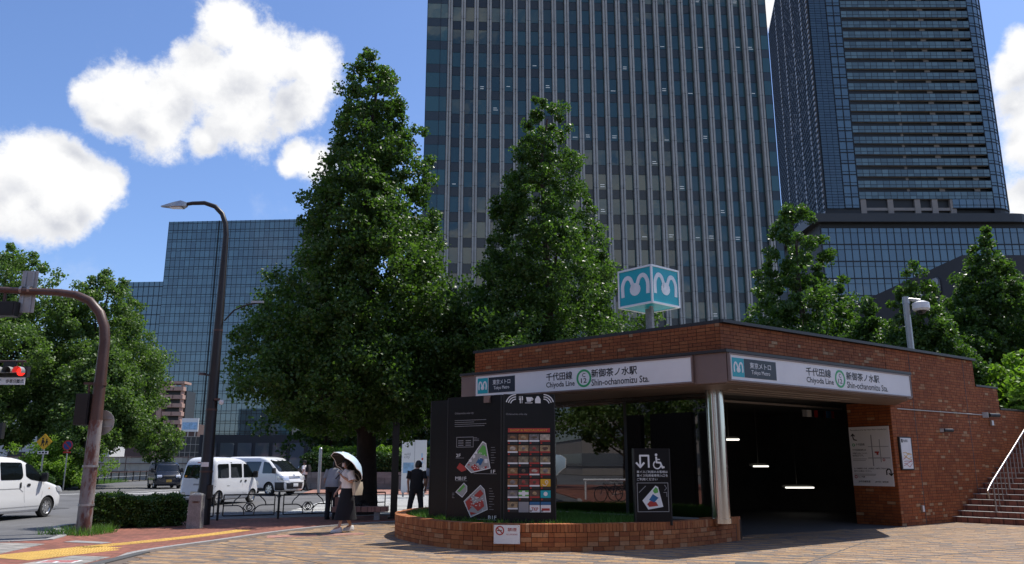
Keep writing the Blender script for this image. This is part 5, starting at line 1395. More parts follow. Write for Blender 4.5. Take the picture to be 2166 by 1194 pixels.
# shrubs and hedges
def bushmass(name, label, cat, cl, n, rad, size, mat, kind=None, group=None):
    o = leaves(name, cl, n, rad, size, mat, None); return tag(o, label, cat, group, kind)
c_ = [(-28.9 + random.gauss(0, 1.25), 51.7 + random.gauss(0, .6), .5 + abs(random.gauss(0, .9))) for _ in range(190)]
bushmass('bush', 'bright yellow-green bush behind the school crossing sign', 'bush', c_, 110, .5, .13, MT['bright_leaf'])
c_ = [(-27.6 - i * .02 + random.gauss(0, .3), 47.4 + i * .06 + random.gauss(0, .25), .15 + abs(random.gauss(0, .38))) for i in range(150)]
bushmass('verge_plants', 'low dark plants along the far verge behind the guard pipe', 'shrubbery', c_, 40, .35, .16, MT['dark_leaf'], 'stuff')
def hedge(name, label, o, u, L, wd, z0, z1, n, size, mat, mat2=None, group=None):
    o, u = Vector(o), Vector(u).normalized(); nn = Vector((-u.y, u.x, 0)); C = []
    k_ = int(n)
    for i in range(k_):
        s, d_, z = random.uniform(0, L), random.uniform(0, wd), random.uniform(z0, z1)
        f = random.random()
        if f < .45: d_ = random.choice((0.03, wd)) + random.gauss(0, .03)
        elif f < .85: z = z1 + random.gauss(0, .035)
        e = min(1., min(s, L - s) / .25 + .5)
        C.append(tuple(o + u * s + nn * d_ + UZ * (z0 + (z - z0) * e + .05 * math.sin(s * 3.1) + .04 * math.sin(s * 7.7 + d_ * 5))))
    t = leaves(name, C, 26, .11 if size < .1 else .3, size, mat, None, up=.5)
    tag(t, label, 'hedge', group); return t
hd = hedge('clipped_hedge', 'dense dark clipped hedge in front of the pedestrian fence, beside the traffic mast', (-10.45, 20.35, 0), (.80, .60, 0), 2.35, .7, .05, .68, 2000, .05, MT['ginkgo_leaf'])
b = MB(); 
for i in range(14): b.tube([(-10.4 + i * .17, 20.7 + i * .12, 0), (-10.4 + i * .17 + random.gauss(0, .05), 20.7 + i * .12, .6)], .012, 5)
b.build('stem', MT['bark_dark'], hd, world=True)
hedge('far_hedge', 'long clipped hedge on top of the stone retaining wall across the road', (-13.2, 51.3, 0), (1, 0, 0), 15.5, 1.8, 1.1, 2.0, 1500, .15, MT['dark_leaf'])
hedge('golden_shrubs', 'row of yellow-green shrubs behind the long clipped hedge', (-13, 53.3, 0), (1, 0, 0), 15, .9, 1.7, 2.45, 500, .17, MT['bright_leaf'])
wd_ = grass('weeds', [(-10.9, 19.0), (-9.5, 18.6), (-9.3, 19.6), (-9.9, 20.6)], 900, .2, MT['grass_blade'], 0., .5)
tag(wd_, 'tufts of weeds round the foot of the traffic mast and hedge', 'weeds', kind='stuff')
o_ = grass('verge_grass', [(-28.5, 46.8), (-26.9, 46.7), (-30.5, 58), (-33.5, 72), (-36, 72)], 3500, .35, MT['grass_blade'], 0., .5)
tag(o_, 'dry grass along the kerb of the far verge', 'grass', kind='stuff')

# ------------------------------------------------------------------ street furniture
# brown traffic mast with overhanging arm
t = thing('traffic_mast', 'rusty brown traffic mast with a long curved arm reaching out of the left edge', 'mast', (-9.95, 19.3, 0))
b = MB(); b.tube([(0, 0, -.1), (0, 0, 1.6), (0, 0, 2.6)], [.165, .155, .145], 16); b.build('weathered_base', MT['rust'], t, smooth=50)
arc_ = [(0, 0, 2.6), (0, 0, 3.8), (0, 0, 4.5), (-.05, 0, 4.85), (-.2, 0, 5.2), (-.48, 0, 5.5), (-.85, 0, 5.66), (-1.3, 0, 5.72), (-2.0, 0, 5.75), (-3.0, 0, 5.80), (-5.5, 0, 5.9)]
b = MB(); b.tube(arc_, [.142, .13, .12, .118, .112, .105, .098, .092, .085, .075, .06], 14); b.build('curved_arm', MT['brown_metal'], t, smooth=60)
for z in (.62, 1.5): 
    b = MB(); b.ell([((0, 0, z), .178, .178), ((0, 0, z + .05), .178, .178)], 16); b.build('clamp_band', MT['galv'], t, smooth=40)
b = MB(); b.ell([((0, 0, 3.42), .15, .15), ((0, 0, 3.50), .15, .15)], 16); b.box(-.22, -.02, 3.47, .3, .06, .05); b.build('bracket', MT['brown_metal'], t)
t = thing('pedestrian_signal', 'dark pedestrian signal box bracketed to the left side of the brown mast', 'signal', (-10.2, 19.3, 2.5))
b = MB(); b.box(-.06, 0, .35, .32, .26, .74); b.build('housing', MT['black_plastic'], t)
b = MB(); b.box(-.06, -.14, .35, .28, .02, .68); b.build('back_plate', MT['black_paint'], t)
b = MB(); b.tube([(0, 0, .74), (0, 0, .95), (.2, 0, .97)], .03, 8); b.build('hanger', MT['brown_metal'], t)
t = thing('round_sign_back', 'bare round back of a traffic sign on the brown mast', 'sign', (-9.93, 19.45, 2.55))
b = MB(); b.tube([(.02, .06, 0), (.02, .075, 0)], .30, 28); b.build('disc', MT['plate_back'], t)
b = MB(); b.box(.02, .03, .1, .5, .03, .03); b.box(.02, .03, -.1, .5, .03, .03); b.build('brace', MT['galv'], t)
t = thing('sign_plate', 'grey back of a tall sign plate clamped upright to the mast arm', 'sign', (-12.05, 19.3, 5.78))
b = MB(); b.box(0, .10, -.02, .40, .012, 1.06); b.build('plate', MT['plate_back'], t)
b = MB(); b.box(-.1, .085, -.02, .045, .03, 1.04); b.box(.1, .085, -.02, .045, .03, 1.04); b.build('stiffener', MT['galv'], t)
for x in (-.1, .1):
    b = MB(); b.ell([((0, 0, -.03), .1, .1), ((0, 0, .03), .1, .1)], 12)
    q = b.build('clamp', MT['rail_steel'], t); q.location = (x, 0, 0); q.rotation_euler = (0, R(90), 0)
t = thing('traffic_signal', 'dark back of a three-lamp traffic signal hung under the mast arm', 'signal', (-12.75, 19.3, 5.3))
b = MB(); b.box(0, 0, 0, 1.10, .2, .36); b.build('housing', MT['black_plastic'], t, smooth=None)
b = MB(); b.box(0, -.105, 0, 1.02, .012, .28); b.build('back_cover', MT['black_paint'], t)
for x in (-.35, 0, .35):
    b = MB(); b.tube([(x, .1, 0), (x, .32, -.02)], .155, 16, caps=False); b.build('visor', MT['black_plastic'], t)
b = MB(); b.tube([(-.2, 0, .16), (-.2, 0, .52)], .035, 8); b.tube([(.2, 0, .16), (.2, 0, .52)], .035, 8); b.build('hanger', MT['brown_metal'], t)
# the far signal showing red
t = thing('red_signal', 'horizontal traffic signal showing a red lamp, over a small lettered plate', 'signal', (-17.0, 27, 4.62))
b = MB(); b.box(0, .1, 0, 1.12, .18, .36); b.build('housing', MT['black_plastic'], t)
for i, x in enumerate((-.36, 0, .36)):
    b = MB(); b.tube([(x, .005, 0), (x, -.02, 0)], .145, 20); b.build('lens', MT['red_light'] if i == 2 else MT['lens_dark'], t, label='lit red lamp' if i == 2 else None)
    b = MB(); b.loft([[(x + .158 * math.cos(R(a)), y, .158 * math.sin(R(a))) for a in range(-20, 201, 20)] for y in (0, -.26)], caps=False); b.build('visor', MT['plate_back'], t, fix=False)
b = MB(); b.tube([(-4, .12, .36), (.4, .12, .36)], .04, 10); b.tube([(-.3, .12, .1), (-.3, .12, .36)], .03, 8); b.tube([(.3, .12, .1), (.3, .12, .36)], .03, 8); b.tube([(-4, .12, -4.7), (-4, .12, 1.4)], .11, 12); b.build('pole', MT['brown_metal'], t)
b = MB(); b.box(-.1, .1, .26, .40, .14, .16); b.build('control_box', MT['black_plastic'], t)
t = thing('signal_plate', 'white plate lettered in dark characters under the red traffic signal', 'sign', (-17.0, 27, 4.3))
b = MB(); b.box(-.1, .02, 0, 1.24, .02, .24); b.build('plate', MT['sign_grey'], t)
text('歩車分離式', wmat(t) @ Vector((-.12, .008, -.07)), (1, 0, 0), MT['navy'], t, width=.60, height=.13, bold=.012)
text('一部', wmat(t) @ Vector((-.50, .008, 0.0)), (1, 0, 0), MT['navy'], t, width=.22, height=.08)
# street lamp
t = thing('street_lamp', 'tall dark brown street lamp with one curved arm and a flat lamp head', 'street lamp', (-8.25, 22.1, 0))
b = MB(); b.tube([(0, 0, -.1), (0, 0, .9), (0, 0, .95), (0, 0, 4), (0, 0, 7.7)], [.195, .185, .165, .138, .085], 18); b.build('pole', MT['dark_brown'], t, smooth=50)
b = MB(); b.tube([(0, 0, 7.6), (0, 0, 8.0), (-.04, 0, 8.35), (-.16, 0, 8.65), (-.38, 0, 8.87), (-.7, 0, 8.98), (-1.05, 0, 8.97), (-1.3, 0, 8.93)], [.085, .08, .076, .072, .068, .062, .056, .05], 12); b.build('arm', MT['dark_brown'], t, smooth=60)
b = MB(); b.loft([[(-1.2, -.06, 8.88), (-1.2, .06, 8.88), (-1.2, .06, 8.98), (-1.2, -.06, 8.98)], [(-1.35, -.17, 8.84), (-1.35, .17, 8.84), (-1.35, .13, 9.02), (-1.35, -.13, 9.02)], [(-1.6, -.15, 8.84), (-1.6, .15, 8.84), (-1.6, .1, 8.97), (-1.6, -.1, 8.97)], [(-1.95, -.04, 8.86), (-1.95, .04, 8.86), (-1.95, .03, 8.89), (-1.95, -.03, 8.89)]]); b.build('lamp_head', MT['galv'], t, smooth=40)
b = MB(); b.box(-1.5, 0, 8.833, .34, .2, .02); b.build('lamp_lens', MT['lamp_glass'], t)
for z_ in (1.35, 3.0, 5.2):
    b = MB(); b.ell([((0, 0, z_), .19 - z_ * .012, .19 - z_ * .012), ((0, 0, z_ + .05), .19 - z_ * .012, .19 - z_ * .012)], 18); b.build('band', MT['brown_metal'], t, smooth=40)
b = MB(); b.loft([[(.182 * math.sin(R(a)), -.182 * math.cos(R(a)), z) for a in range(-35, 36, 10)] + [(.178 * math.sin(R(a)), -.178 * math.cos(R(a)), z) for a in range(35, -36, -10)] for z in (1.5, 1.62)]); b.build('sticker', MT['white_print'], t)
b = MB(); b.box(.17, -.08, .85, .10, .16, .35); b.build('access_box', MT['dark_brown'], t)
t = thing('lamp_camera', 'small white dome camera fixed to the street lamp pole', 'camera', (-8.02, 22.0, 3.22))
b = MB(); b.box(-.06, 0, .08, .14, .07, .06); b.build('bracket', MT['brown_metal'], t)
b = MB(); b.ell([((.06, 0, .06), .06, .06), ((.06, 0, 0), .07, .07), ((.06, 0, -.06), .05, .05)], 12); b.build('housing', MT['white_sign'], t, smooth=60)
t = thing('lamp_bracket', 'slim side bracket with a small flat fitting on the street lamp pole', 'bracket', (-8.25, 22.1, 3.95))
b = MB(); b.tube([(0, 0, 0), (-.32, 0, .05)], .025, 8); b.build('arm', MT['dark_brown'], t)
b = MB(); b.ell([((-.34, 0, .03), .11, .11), ((-.34, 0, .09), .09, .09)], 12); b.build('fitting', MT['brown_metal'], t)
t = thing('banner_arm', 'thin drooping side arm high on the street lamp pole', 'bracket', (-8.1, 22.1, 5.6))
b = MB(); b.tube([(0, 0, -.1), (.25, 0, .2), (.6, 0, .36), (1.0, 0, .42)], .022, 8); b.build('arm', MT['dark_brown'], t, smooth=60)
b = MB(); b.box(.9, 0, .44, .35, .07, .06); b.build('tip', MT['galv'], t)
# granite bollard
t = thing('granite_bollard', 'square speckled granite post with a brass plate beside the street lamp', 'bollard', (-8.0, 20.95, 0), R(4))
b = MB(); b.loft([[(sx * w, sy * w, z) for sx, sy in ((-1, -1), (1, -1), (1, 1), (-1, 1))] for z, w in ((-.05, .165), (.80, .15), (.83, .135), (.86, .05))]); b.build('post', MT['granite'], t)
b = MB(); b.box(.02, -.158, .64, .18, .012, .05); b.build('name_plate', MT['brown_metal'], t)
b = MB()
for x in (-.05, .09): b.tube([(x, -.155, .64), (x, -.175, .64)], .012, 8)
b.build('rivet', MT['rail_steel'], t)
# pedestrian fence with arched panels
F0 = Vector((-11.33, 22.14, 0)); FD = Vector((4.65, 2.42, 0)).normalized()
ft = thing('pedestrian_fence', 'low black iron fence with arched panels between pavement and road', 'fence', F0, math.atan2(FD.y, FD.x))
def fpanel():
    b = MB(); r = .016; w = 1.44; zb, zt = .12, .70
    for p in (((0, 0, zb), (w, 0, zb)), ((0, 0, zt), (w, 0, zt)), ((0, 0, zb), (0, 0, zt)), ((w, 0, zb), (w, 0, zt))): b.tube(p, r * 1.15, 6)
    cx, cz = w / 2, .34
    b.tube([(0, 0, .40), (.36, 0, .40)] + [(.36 + .22 * math.sin(R(a)), 0, .18 + .22 * math.cos(R(a))) for a in range(15, 91, 15)] + [(.58, 0, zb)], r, 6)
    b.tube([(w, 0, .40), (w - .36, 0, .40)] + [(w - .36 - .22 * math.sin(R(a)), 0, .18 + .22 * math.cos(R(a))) for a in range(15, 91, 15)] + [(w - .58, 0, zb)], r, 6)
    b.tube([(cx + .47 * math.cos(R(a)), 0, .40 + .30 * math.sin(R(a))) for a in range(0, 46, 9)] + [(cx + .25, 0, zt)], r, 6)
    b.tube([(cx - .47 * math.cos(R(a)), 0, .40 + .30 * math.sin(R(a))) for a in range(0, 46, 9)] + [(cx - .25, 0, zt)], r, 6)
    b.tube([(cx + .17 * math.cos(R(a)), 0, cz + .13 * math.sin(R(a))) for a in range(0, 361, 60)], r, 6)
    b.tube([(cx + .085 * math.cos(R(a)), 0, cz + .085 * math.sin(R(a))) for a in range(0, 361, 30)], r, 6)
    b.tube([(cx + (.075 - a / 7000) * math.cos(R(a)), 0, cz + (.075 - a / 7000) * math.sin(R(a))) for a in range(0, 420, 30)], r * .7, 5)
    return b
pm = fpanel().mesh('panel', MT['black_paint'], 60)
post = MB(); post.tube([(0, 0, -.1), (0, 0, .74), (0, 0, .78)], [.034, .034, .02], 12)
for z in (.2, .62): post.box(0, 0, z, .13, .02, .03)
pom = post.mesh('post', MT['black_paint'], 50)
for i in range(5):
    link('post', pom, ft, (i * 1.70 - .13 + .02, 0, 0)); link('panel', pm, ft, (i * 1.70 + .03, 0, 0))
# guard pipe on the far verge
gt = thing('guard_pipe', 'brown two-rail guard pipe on posts along the far verge', 'guard rail', (-27, 46.6, 0))
gp2 = resample([(-60, 46.8), (-27.6, 46.9), (-30.2, 55), (-33.2, 68), (-36.5, 90)], 2.0)
for z in (.45, .82):
    b = MB(); b.tube([(x, y, z) for x, y in gp2], .032, 6); b.build('rail', MT['brown_metal'] if z > .6 else MT['galv'], gt, world=True)
for x, y in gp2:
    b = MB(); b.tube([(x, y, 0), (x, y, .9)], .06, 8); b.build('post', MT['dark_brown'], gt, world=True)
# white construction hoarding
ht = thing('site_hoarding', 'weathered white site hoarding of upright panels beyond the guard pipe', 'hoarding', (-44, 78, 0))
for i in range(24):
    box_part('panel', ht, (-54 + i * .95, 76 + i * .16, .1), (.925, .155, 0), (-.01, .06, 0), (0, 0, 2.0 + .05 * (i % 3)), MT['panel_white'])
b = MB()
for z in (.8, 1.55, 2.15): b.tube([(-54, 75.9, z), (-31, 79.75, z)], .035, 6)
for i in range(9): b.tube([(-54 + i * 2.8, 75.9 + i * .46, 0), (-54 + i * 2.8, 75.9 + i * .46, 2.4)], .035, 6)
b.build('scaffold_pipe', MT['brown_metal'], ht, world=True)
# road signs
t = thing('school_crossing_sign', 'yellow diamond sign with two walking children on a grey post', 'road sign', (-27.9, 48.5, 0))
b = MB(); b.tube([(0, 0, 0), (0, 0, 3.0)], .045, 10); b.build('post', MT['galv'], t)
b = MB(); b.plate([(-.48, -.06, 2.83), (0, -.06, 2.35), (.48, -.06, 2.83), (0, -.06, 3.31)], (0, .02, 0)); b.build('diamond', MT['sign_yellow'], t)
wm = wmat(t); o = wm @ Vector((0, -.061, 2.83))
def kid(x, s): return [disc2(x, .19 * s, .055 * s, 10), [(x - .05 * s, .12 * s), (x + .05 * s, .12 * s), (x + .08 * s, -.06 * s), (x - .07 * s, -.06 * s)]] + stroke2([(x - .02, -.05 * s), (x - .09 * s, -.24 * s)], .05 * s) + stroke2([(x + .02, -.05 * s), (x + .08 * s, -.24 * s)], .05 * s) + stroke2([(x, .08 * s), (x + .13 * s, -.02 * s)], .035 * s)
flat('pictogram', kid(-.09, 1.0) + kid(.14, .75), o, (1, 0, 0), MT['ink'], t, th=.006)
b = MB(); b.box(0, -.06, 2.2, .62, .02, .17); b.build('sub_plate', MT['sign_grey'], t)
flat('pictogram', [rect(-.25, 2.15, -.12, 2.25), rect(-.06, 2.15, .07, 2.25), rect(.13, 2.15, .25, 2.25)], wm @ Vector((0, -.071, 0)), (1, 0, 0), MT['ink'], t)
t = thing('no_parking_sign', 'round blue no-parking sign with a red border on a thin post', 'road sign', (-27.3, 50.0, 0))
b = MB(); b.tube([(0, 0, 0), (0, 0, 2.9)], .04, 10); b.build('post', MT['galv'], t)
b = MB(); b.tube([(0, -.05, 2.65), (0, -.065, 2.65)], .31, 28); b.build('disc', MT['sign_blue'], t)
flat('ring', ring2(0, 0, .245, .31, 28) + stroke2([(-.18, .18), (.18, -.18)], .06), wmat(t) @ Vector((0, -.066, 2.65)), (1, 0, 0), MT['sign_red'], t)
b = MB(); b.box(0, -.06, 2.24, .45, .02, .10); b.build('sub_plate', MT['sign_red'], t)
t = thing('small_signal', 'dark signal head on a slim brown post beside the left trees', 'signal', (-29.6, 46.6, 0))
b = MB(); b.tube([(0, 0, 0), (0, 0, 3.4)], .09, 10); b.build('post', MT['brown_metal'], t)
b = MB(); b.box(.15, -.05, 3.4, .42, .3, .9); b.build('housing', MT['black_plastic'], t)
t = thing('marker_post', 'plain grey steel post at the far kerb left of the man in grey', 'post', (-10.2, 43.4, 0))
b = MB(); b.tube([(0, 0, 0), (0, 0, 2.35)], .085, 12); b.build('shaft', MT['galv'], t, smooth=50)
b = MB(); b.ell([((0, 0, 2.35), .09, .09), ((0, 0, 2.40), .05, .05)], 12); b.build('cap', MT['galv'], t, smooth=40)
t = thing('kerb_railing', 'short dark railing with wavy bars at the far kerb under the white poster', 'railing', (-6.0, 43.2, 0))
for x in (0.0, 2.2, 4.4): box_part('post', t, (-6 + x - .04, 43.2, 0), (.08, 0, 0), (0, .08, 0), (0, 0, 1.0), MT['black_paint'])
b = MB()
for x0 in (0, 2.2):
    b.tube([(x0, 0, .95), (x0 + 2.2, 0, .95)], .025, 6); b.tube([(x0, 0, .2), (x0 + 2.2, 0, .2)], .025, 6)
    b.tube([(x0 + .2 + .45 * (1 - math.cos(R(a))), 0, .2 + .42 * math.sin(R(a))) for a in range(0, 181, 20)], .02, 6); b.tube([(x0 + 1.1 + .45 * (1 - math.cos(R(a))), 0, .2 + .42 * math.sin(R(a))) for a in range(0, 181, 20)], .02, 6)
    b.tube([(x0 + .8 + .3 * (1 - math.cos(R(a))), 0, .95 - .3 * math.sin(R(a))) for a in range(0, 181, 20)], .02, 6)
b.build('bars', MT['black_paint'], t)
# white city poster
t = thing('city_poster', 'tall white freestanding poster with a blue picture, seen between pole and planter', 'poster', (-4.8, 40.0, 0))
b = MB(); b.box(0, 0, 1.45, 1.2, .1, 2.5); b.build('panel', MT['white_sign'], t)
wm = wmat(t)
text('wild', wm @ Vector((-.48, -.052, 1.96)), (1, 0, 0), MT['grey_print'], t, width=.30); text('city', wm @ Vector((-.48, -.052, 1.78)), (1, 0, 0), MT['grey_print'], t, width=.28)
flat('picture', rect(-.52, 1.12, .0, 1.62), wm @ Vector((0, -.052, 0)), (1, 0, 0), MT['sky_print'], t)
flat('picture', [rect(.37, 1.74, .45, 1.84)], wm @ Vector((0, -.052, 0)), (1, 0, 0), MT['map_red'], t); flat('picture', [rect(.36, 1.86, .42, 2.06), rect(.34, 1.58, .44, 1.66)], wm @ Vector((0, -.052, 0)), (1, 0, 0), MT['sky_print'], t)
flat('panel_joint', [rect(.02, .3, .035, 2.68)], wm @ Vector((0, -.052, 0)), (1, 0, 0), MT['grey_print'], t)
b = MB(); b.tube([(-.5, 0, 0), (-.5, 0, .25)], .05, 8); b.tube([(.5, 0, 0), (.5, 0, .25)], .05, 8); b.build('leg', MT['galv'], t)
# dark post left of the planter
t = thing('dark_post', 'tall near-black square post rising into the leaves left of the planter', 'post', (-3.52, 24.6, 0), R(10))
b = MB(); b.box(0, 0, 2.4, .20, .20, 4.8); b.build('shaft', MT['black_paint'], t)
b = MB(); b.box(0, 0, .02, .34, .34, .05); b.build('base_plate', MT['black_paint'], t)
b = MB(); b.box(.0, 0, 4.83, .24, .24, .04); b.build('cap', MT['black_paint'], t)
# stone bench under the ginkgo
t = thing('stone_bench', 'low brown stone bench with a block back under the big ginkgo', 'bench', (-4.35, 23.9, 0), R(6))
b = MB(); b.box(-.42, 0, .30, .80, .45, .14); b.build('seat', MT['pink_paving'], t); b = MB(); b.box(.38, .02, .30, .78, .45, .14); b.build('seat', MT['pink_paving'], t)
b = MB(); b.box(-.5, .18, .50, .56, .12, .26); b.build('backrest', MT['pink_paving'], t)
for x in (-.55, .45):
    b = MB(); b.box(x, 0, .11, .16, .34, .24); b.build('leg', MT['granite'], t)
# ------------------------------------------------------------------ vehicles
class Body:
    """rounded van shell: horizontal rounded sections given level by level; windows follow its surface"""
    def __init__(s, levels, rc, bow=.05, rbow=.03):
        s.L = levels; s.rc = rc; s.bow = bow; s.rb = rbow     # level: (z, xf, xr, w)
    def lv(s, z):
        Z = [l[0] for l in s.L]; return [float(np.interp(z, Z, [l[i] for l in s.L])) for i in (1, 2, 3)]
    def side(s, x, z):
        xf, xr, w = s.lv(z); r = s.rc; y = w
        for e in (xf - x, x - xr):
            if e < r: e = max(e, 0.); y = min(y, w - r * .55 * (1 - math.sqrt(max(0, 1 - ((r - e) / r) ** 2))))
        return y
    def front(s, y, z):
        xf, xr, w = s.lv(z); return xf - s.bow * (y / w) ** 2 - s._c(y, w)
    def rear(s, y, z):
        xf, xr, w = s.lv(z); return xr + s.rb * (y / w) ** 2 + s._c(y, w)
    def _c(s, y, w):
        r = s.rc; ry = r * .55; e = w - abs(y)
        return 0. if e > ry else r * (1 - math.sqrt(max(0, 1 - ((ry - max(e, 0)) / ry) ** 2)))
    def ring(s, z, xf, xr, w):
        P_ = []; n = 7
        ys = [w * (math.sin(R(-90 + 180 * i / 20))) for i in range(21)]
        for y in ys: P_.append((s.front(y, z), y, z))
        for x in np.linspace(xf - s.rc, xr + s.rc, 12)[1:-1]: P_.append((x, w, z))
        for y in ys[::-1]: P_.append((s.rear(y, z), y, z))
        for x in np.linspace(xr + s.rc, xf - s.rc, 12)[1:-1]: P_.append((x, -w, z))
        return P_
    def shell(s, mat, wheels, wr, t):
        rings = [s.ring(*l) for l in s.L]
        b = MB(); b.loft(rings)
        me = b.mesh('body', [mat, MT['black_plastic']], 32)
        o = link('body', me)
        cut = MB()
        for x in wheels:
            cut.tube([(x, -1.2, wr), (x, -.42, wr)], wr * 1.16, 26); cut.tube([(x, .42, wr), (x, 1.2, wr)], wr * 1.16, 26)
        ce = cut.mesh('cutter', MT['black_plastic']); c = link('cutter', ce)
        md = o.modifiers.new('arches', 'BOOLEAN'); md.operation = 'DIFFERENCE'; md.object = c; md.solver = 'EXACT'
        if hasattr(md, 'material_mode'): md.material_mode = 'TRANSFER'
        dg = bpy.context.evaluated_depsgraph_get()
        m2 = bpy.data.meshes.new_from_object(o.evaluated_get(dg)); m2.name = 'body'
        bpy.data.objects.remove(c); bpy.data.objects.remove(o)
        m2.polygons.foreach_set('use_smooth', [True] * len(m2.polygons)); m2.set_sharp_from_angle(angle=R(32))
        return link('body', m2, t)
    def patch(s, name, poly, where, mat, t, off=.008, sgn=1, rnd=.0):
        """poly: 2D outline ((x,z) on a side, (y,z) at the ends), laid onto the shell"""
        if rnd: poly = round2(poly, rnd)
        # densify
        P_ = []
        for (a, b_), (c, d) in zip(poly, poly[1:] + poly[:1]):
            for i in range(3): P_.append((a + (c - a) * i / 3, b_ + (d - b_) * i / 3))
        cx = sum(p[0] for p in P_) / len(P_); cz = sum(p[1] for p in P_) / len(P_)
        vs = []; n = len(P_)
        for f in (.001, .34, .67, 1.):
            for x, z in P_:
                q, z = cx + (x - cx) * f, cz + (z - cz) * f
                if where == 'side': vs.append((q, sgn * (s.side(q, z) + off), z))
                elif where == 'front': vs.append((s.front(q, z) + off, q, z + off * .4))
                else: vs.append((s.rear(q, z) - off, q, z + off * .2))
        fs = [(k_ * n + j, k_ * n + (j + 1) % n, (k_ + 1) * n + (j + 1) % n, (k_ + 1) * n + j) for k_ in range(3) for j in range(n)]
        return MB().add(vs, fs).build(name, MT[mat] if isinstance(mat, str) else mat, t, smooth=40)
def round2(poly, r):
    out_ = []; n = len(poly)
    for i in range(n):
        p = Vector(poly[i]); a = (Vector(poly[i - 1]) - p); b = (Vector(poly[(i + 1) % n]) - p)
        ra, rb = min(r, a.length * .45), min(r, b.length * .45); pa, pb = p + a.normalized() * ra, p + b.normalized() * rb
        for k_ in range(4):
            u_ = k_ / 3; q = pa * (1 - u_) ** 2 + p * 2 * u_ * (1 - u_) + pb * u_ * u_; out_.append((q.x, q.y))
    return out_
def wheel(t, x, y, r, w=.18, sgn=1, hub='wheel'):
    o = thing('wheel', None, None); o.parent = t; o.location = (x, y, r)
    for kk in list(o.keys()):
        if kk in ('label', 'category'): del o[kk]
    b = MB(); prof = [(r * .66, -w / 2), (r * .93, -w / 2), (r, -w / 2 + .03), (r, w / 2 - .03), (r * .93, w / 2), (r * .66, w / 2)]
    b.loft([[(rr * math.cos(2 * math.pi * i / 28), yy, rr * math.sin(2 * math.pi * i / 28)) for i in range(28)] for rr, yy in prof], caps=False)
    b.build('tyre', MT['rubber'], o, smooth=40, fix=False)
    b = MB(); yo = sgn * (w / 2 - .025)
    b.loft([[(rr * math.cos(2 * math.pi * i / 28), yo + sgn * dy, rr * math.sin(2 * math.pi * i / 28)) for i in range(28)] for rr, dy in ((r * .68, .02), (r * .62, -.005), (r * .60, -.05))], caps=False)
    b.loft([[(rr * math.cos(2 * math.pi * i / 16), yo + sgn * dy, rr * math.sin(2 * math.pi * i / 16)) for i in range(16)] for rr, dy in ((r * .18, -.03), (r * .15, .012), (r * .02, .015))])
    for k_ in range(7):
        a = 2 * math.pi * k_ / 7; ca, sa = math.cos(a), math.sin(a)
        def pt(rr, tt, dy): return (rr * ca - tt * sa, yo + sgn * dy, rr * sa + tt * ca)
        b.loft([[pt(r * .14, -.04, .0), pt(r * .14, .04, .0), pt(r * .14, .035, -.03), pt(r * .14, -.035, -.03)], [pt(r * .64, -.055, -.002), pt(r * .64, .055, -.002), pt(r * .64, .05, -.03), pt(r * .64, -.05, -.03)]])
    b.build('rim', MT[hub], o, smooth=35)
    b = MB(); b.tube([(0, yo - sgn * .075, 0), (0, yo - sgn * .05, 0)], r * .64, 24); b.build('brake_disc', MT['black_plastic'], o)
    return o
def mirror_arm(t, x, y, z, sgn):
    b = MB(); b.tube([(x, sgn * (y - .02), z - .04), (x + .02, sgn * (y + .10), z)], .025, 8)
    b.loft([[(x + .02 + dx * q, sgn * (y + .13) + dy * q2, z + .02 + dz) for dx, dy in ((-.06, -.1), (-.06, .1), (.06, .07), (.06, -.07))] for q, q2, dz in ((.6, .7, -.14), (1, 1, -.10), (1, 1, .10), (.7, .7, .14))])
    b.build('mirror', MT['black_plastic'], t, smooth=50)
def line_patch(B, name, pts, where, t, w=.010, mat='black_plastic', sgn=1, off=.004):
    polys = stroke2(pts, w)
    for i, q in enumerate(polys): pass
    b = MB()
    for q in polys:
        vs = []
        for x, z in q:
            if where == 'side': vs.append((x, sgn * (B.side(x, z) + off), z))
            elif where == 'front': vs.append((B.front(x, z) + off, x, z))
            else: vs.append((B.rear(x, z) - off, x, z))
        b.add(vs, [(0, 1, 2, 3)])
    return b.build(name, MT[mat], t)

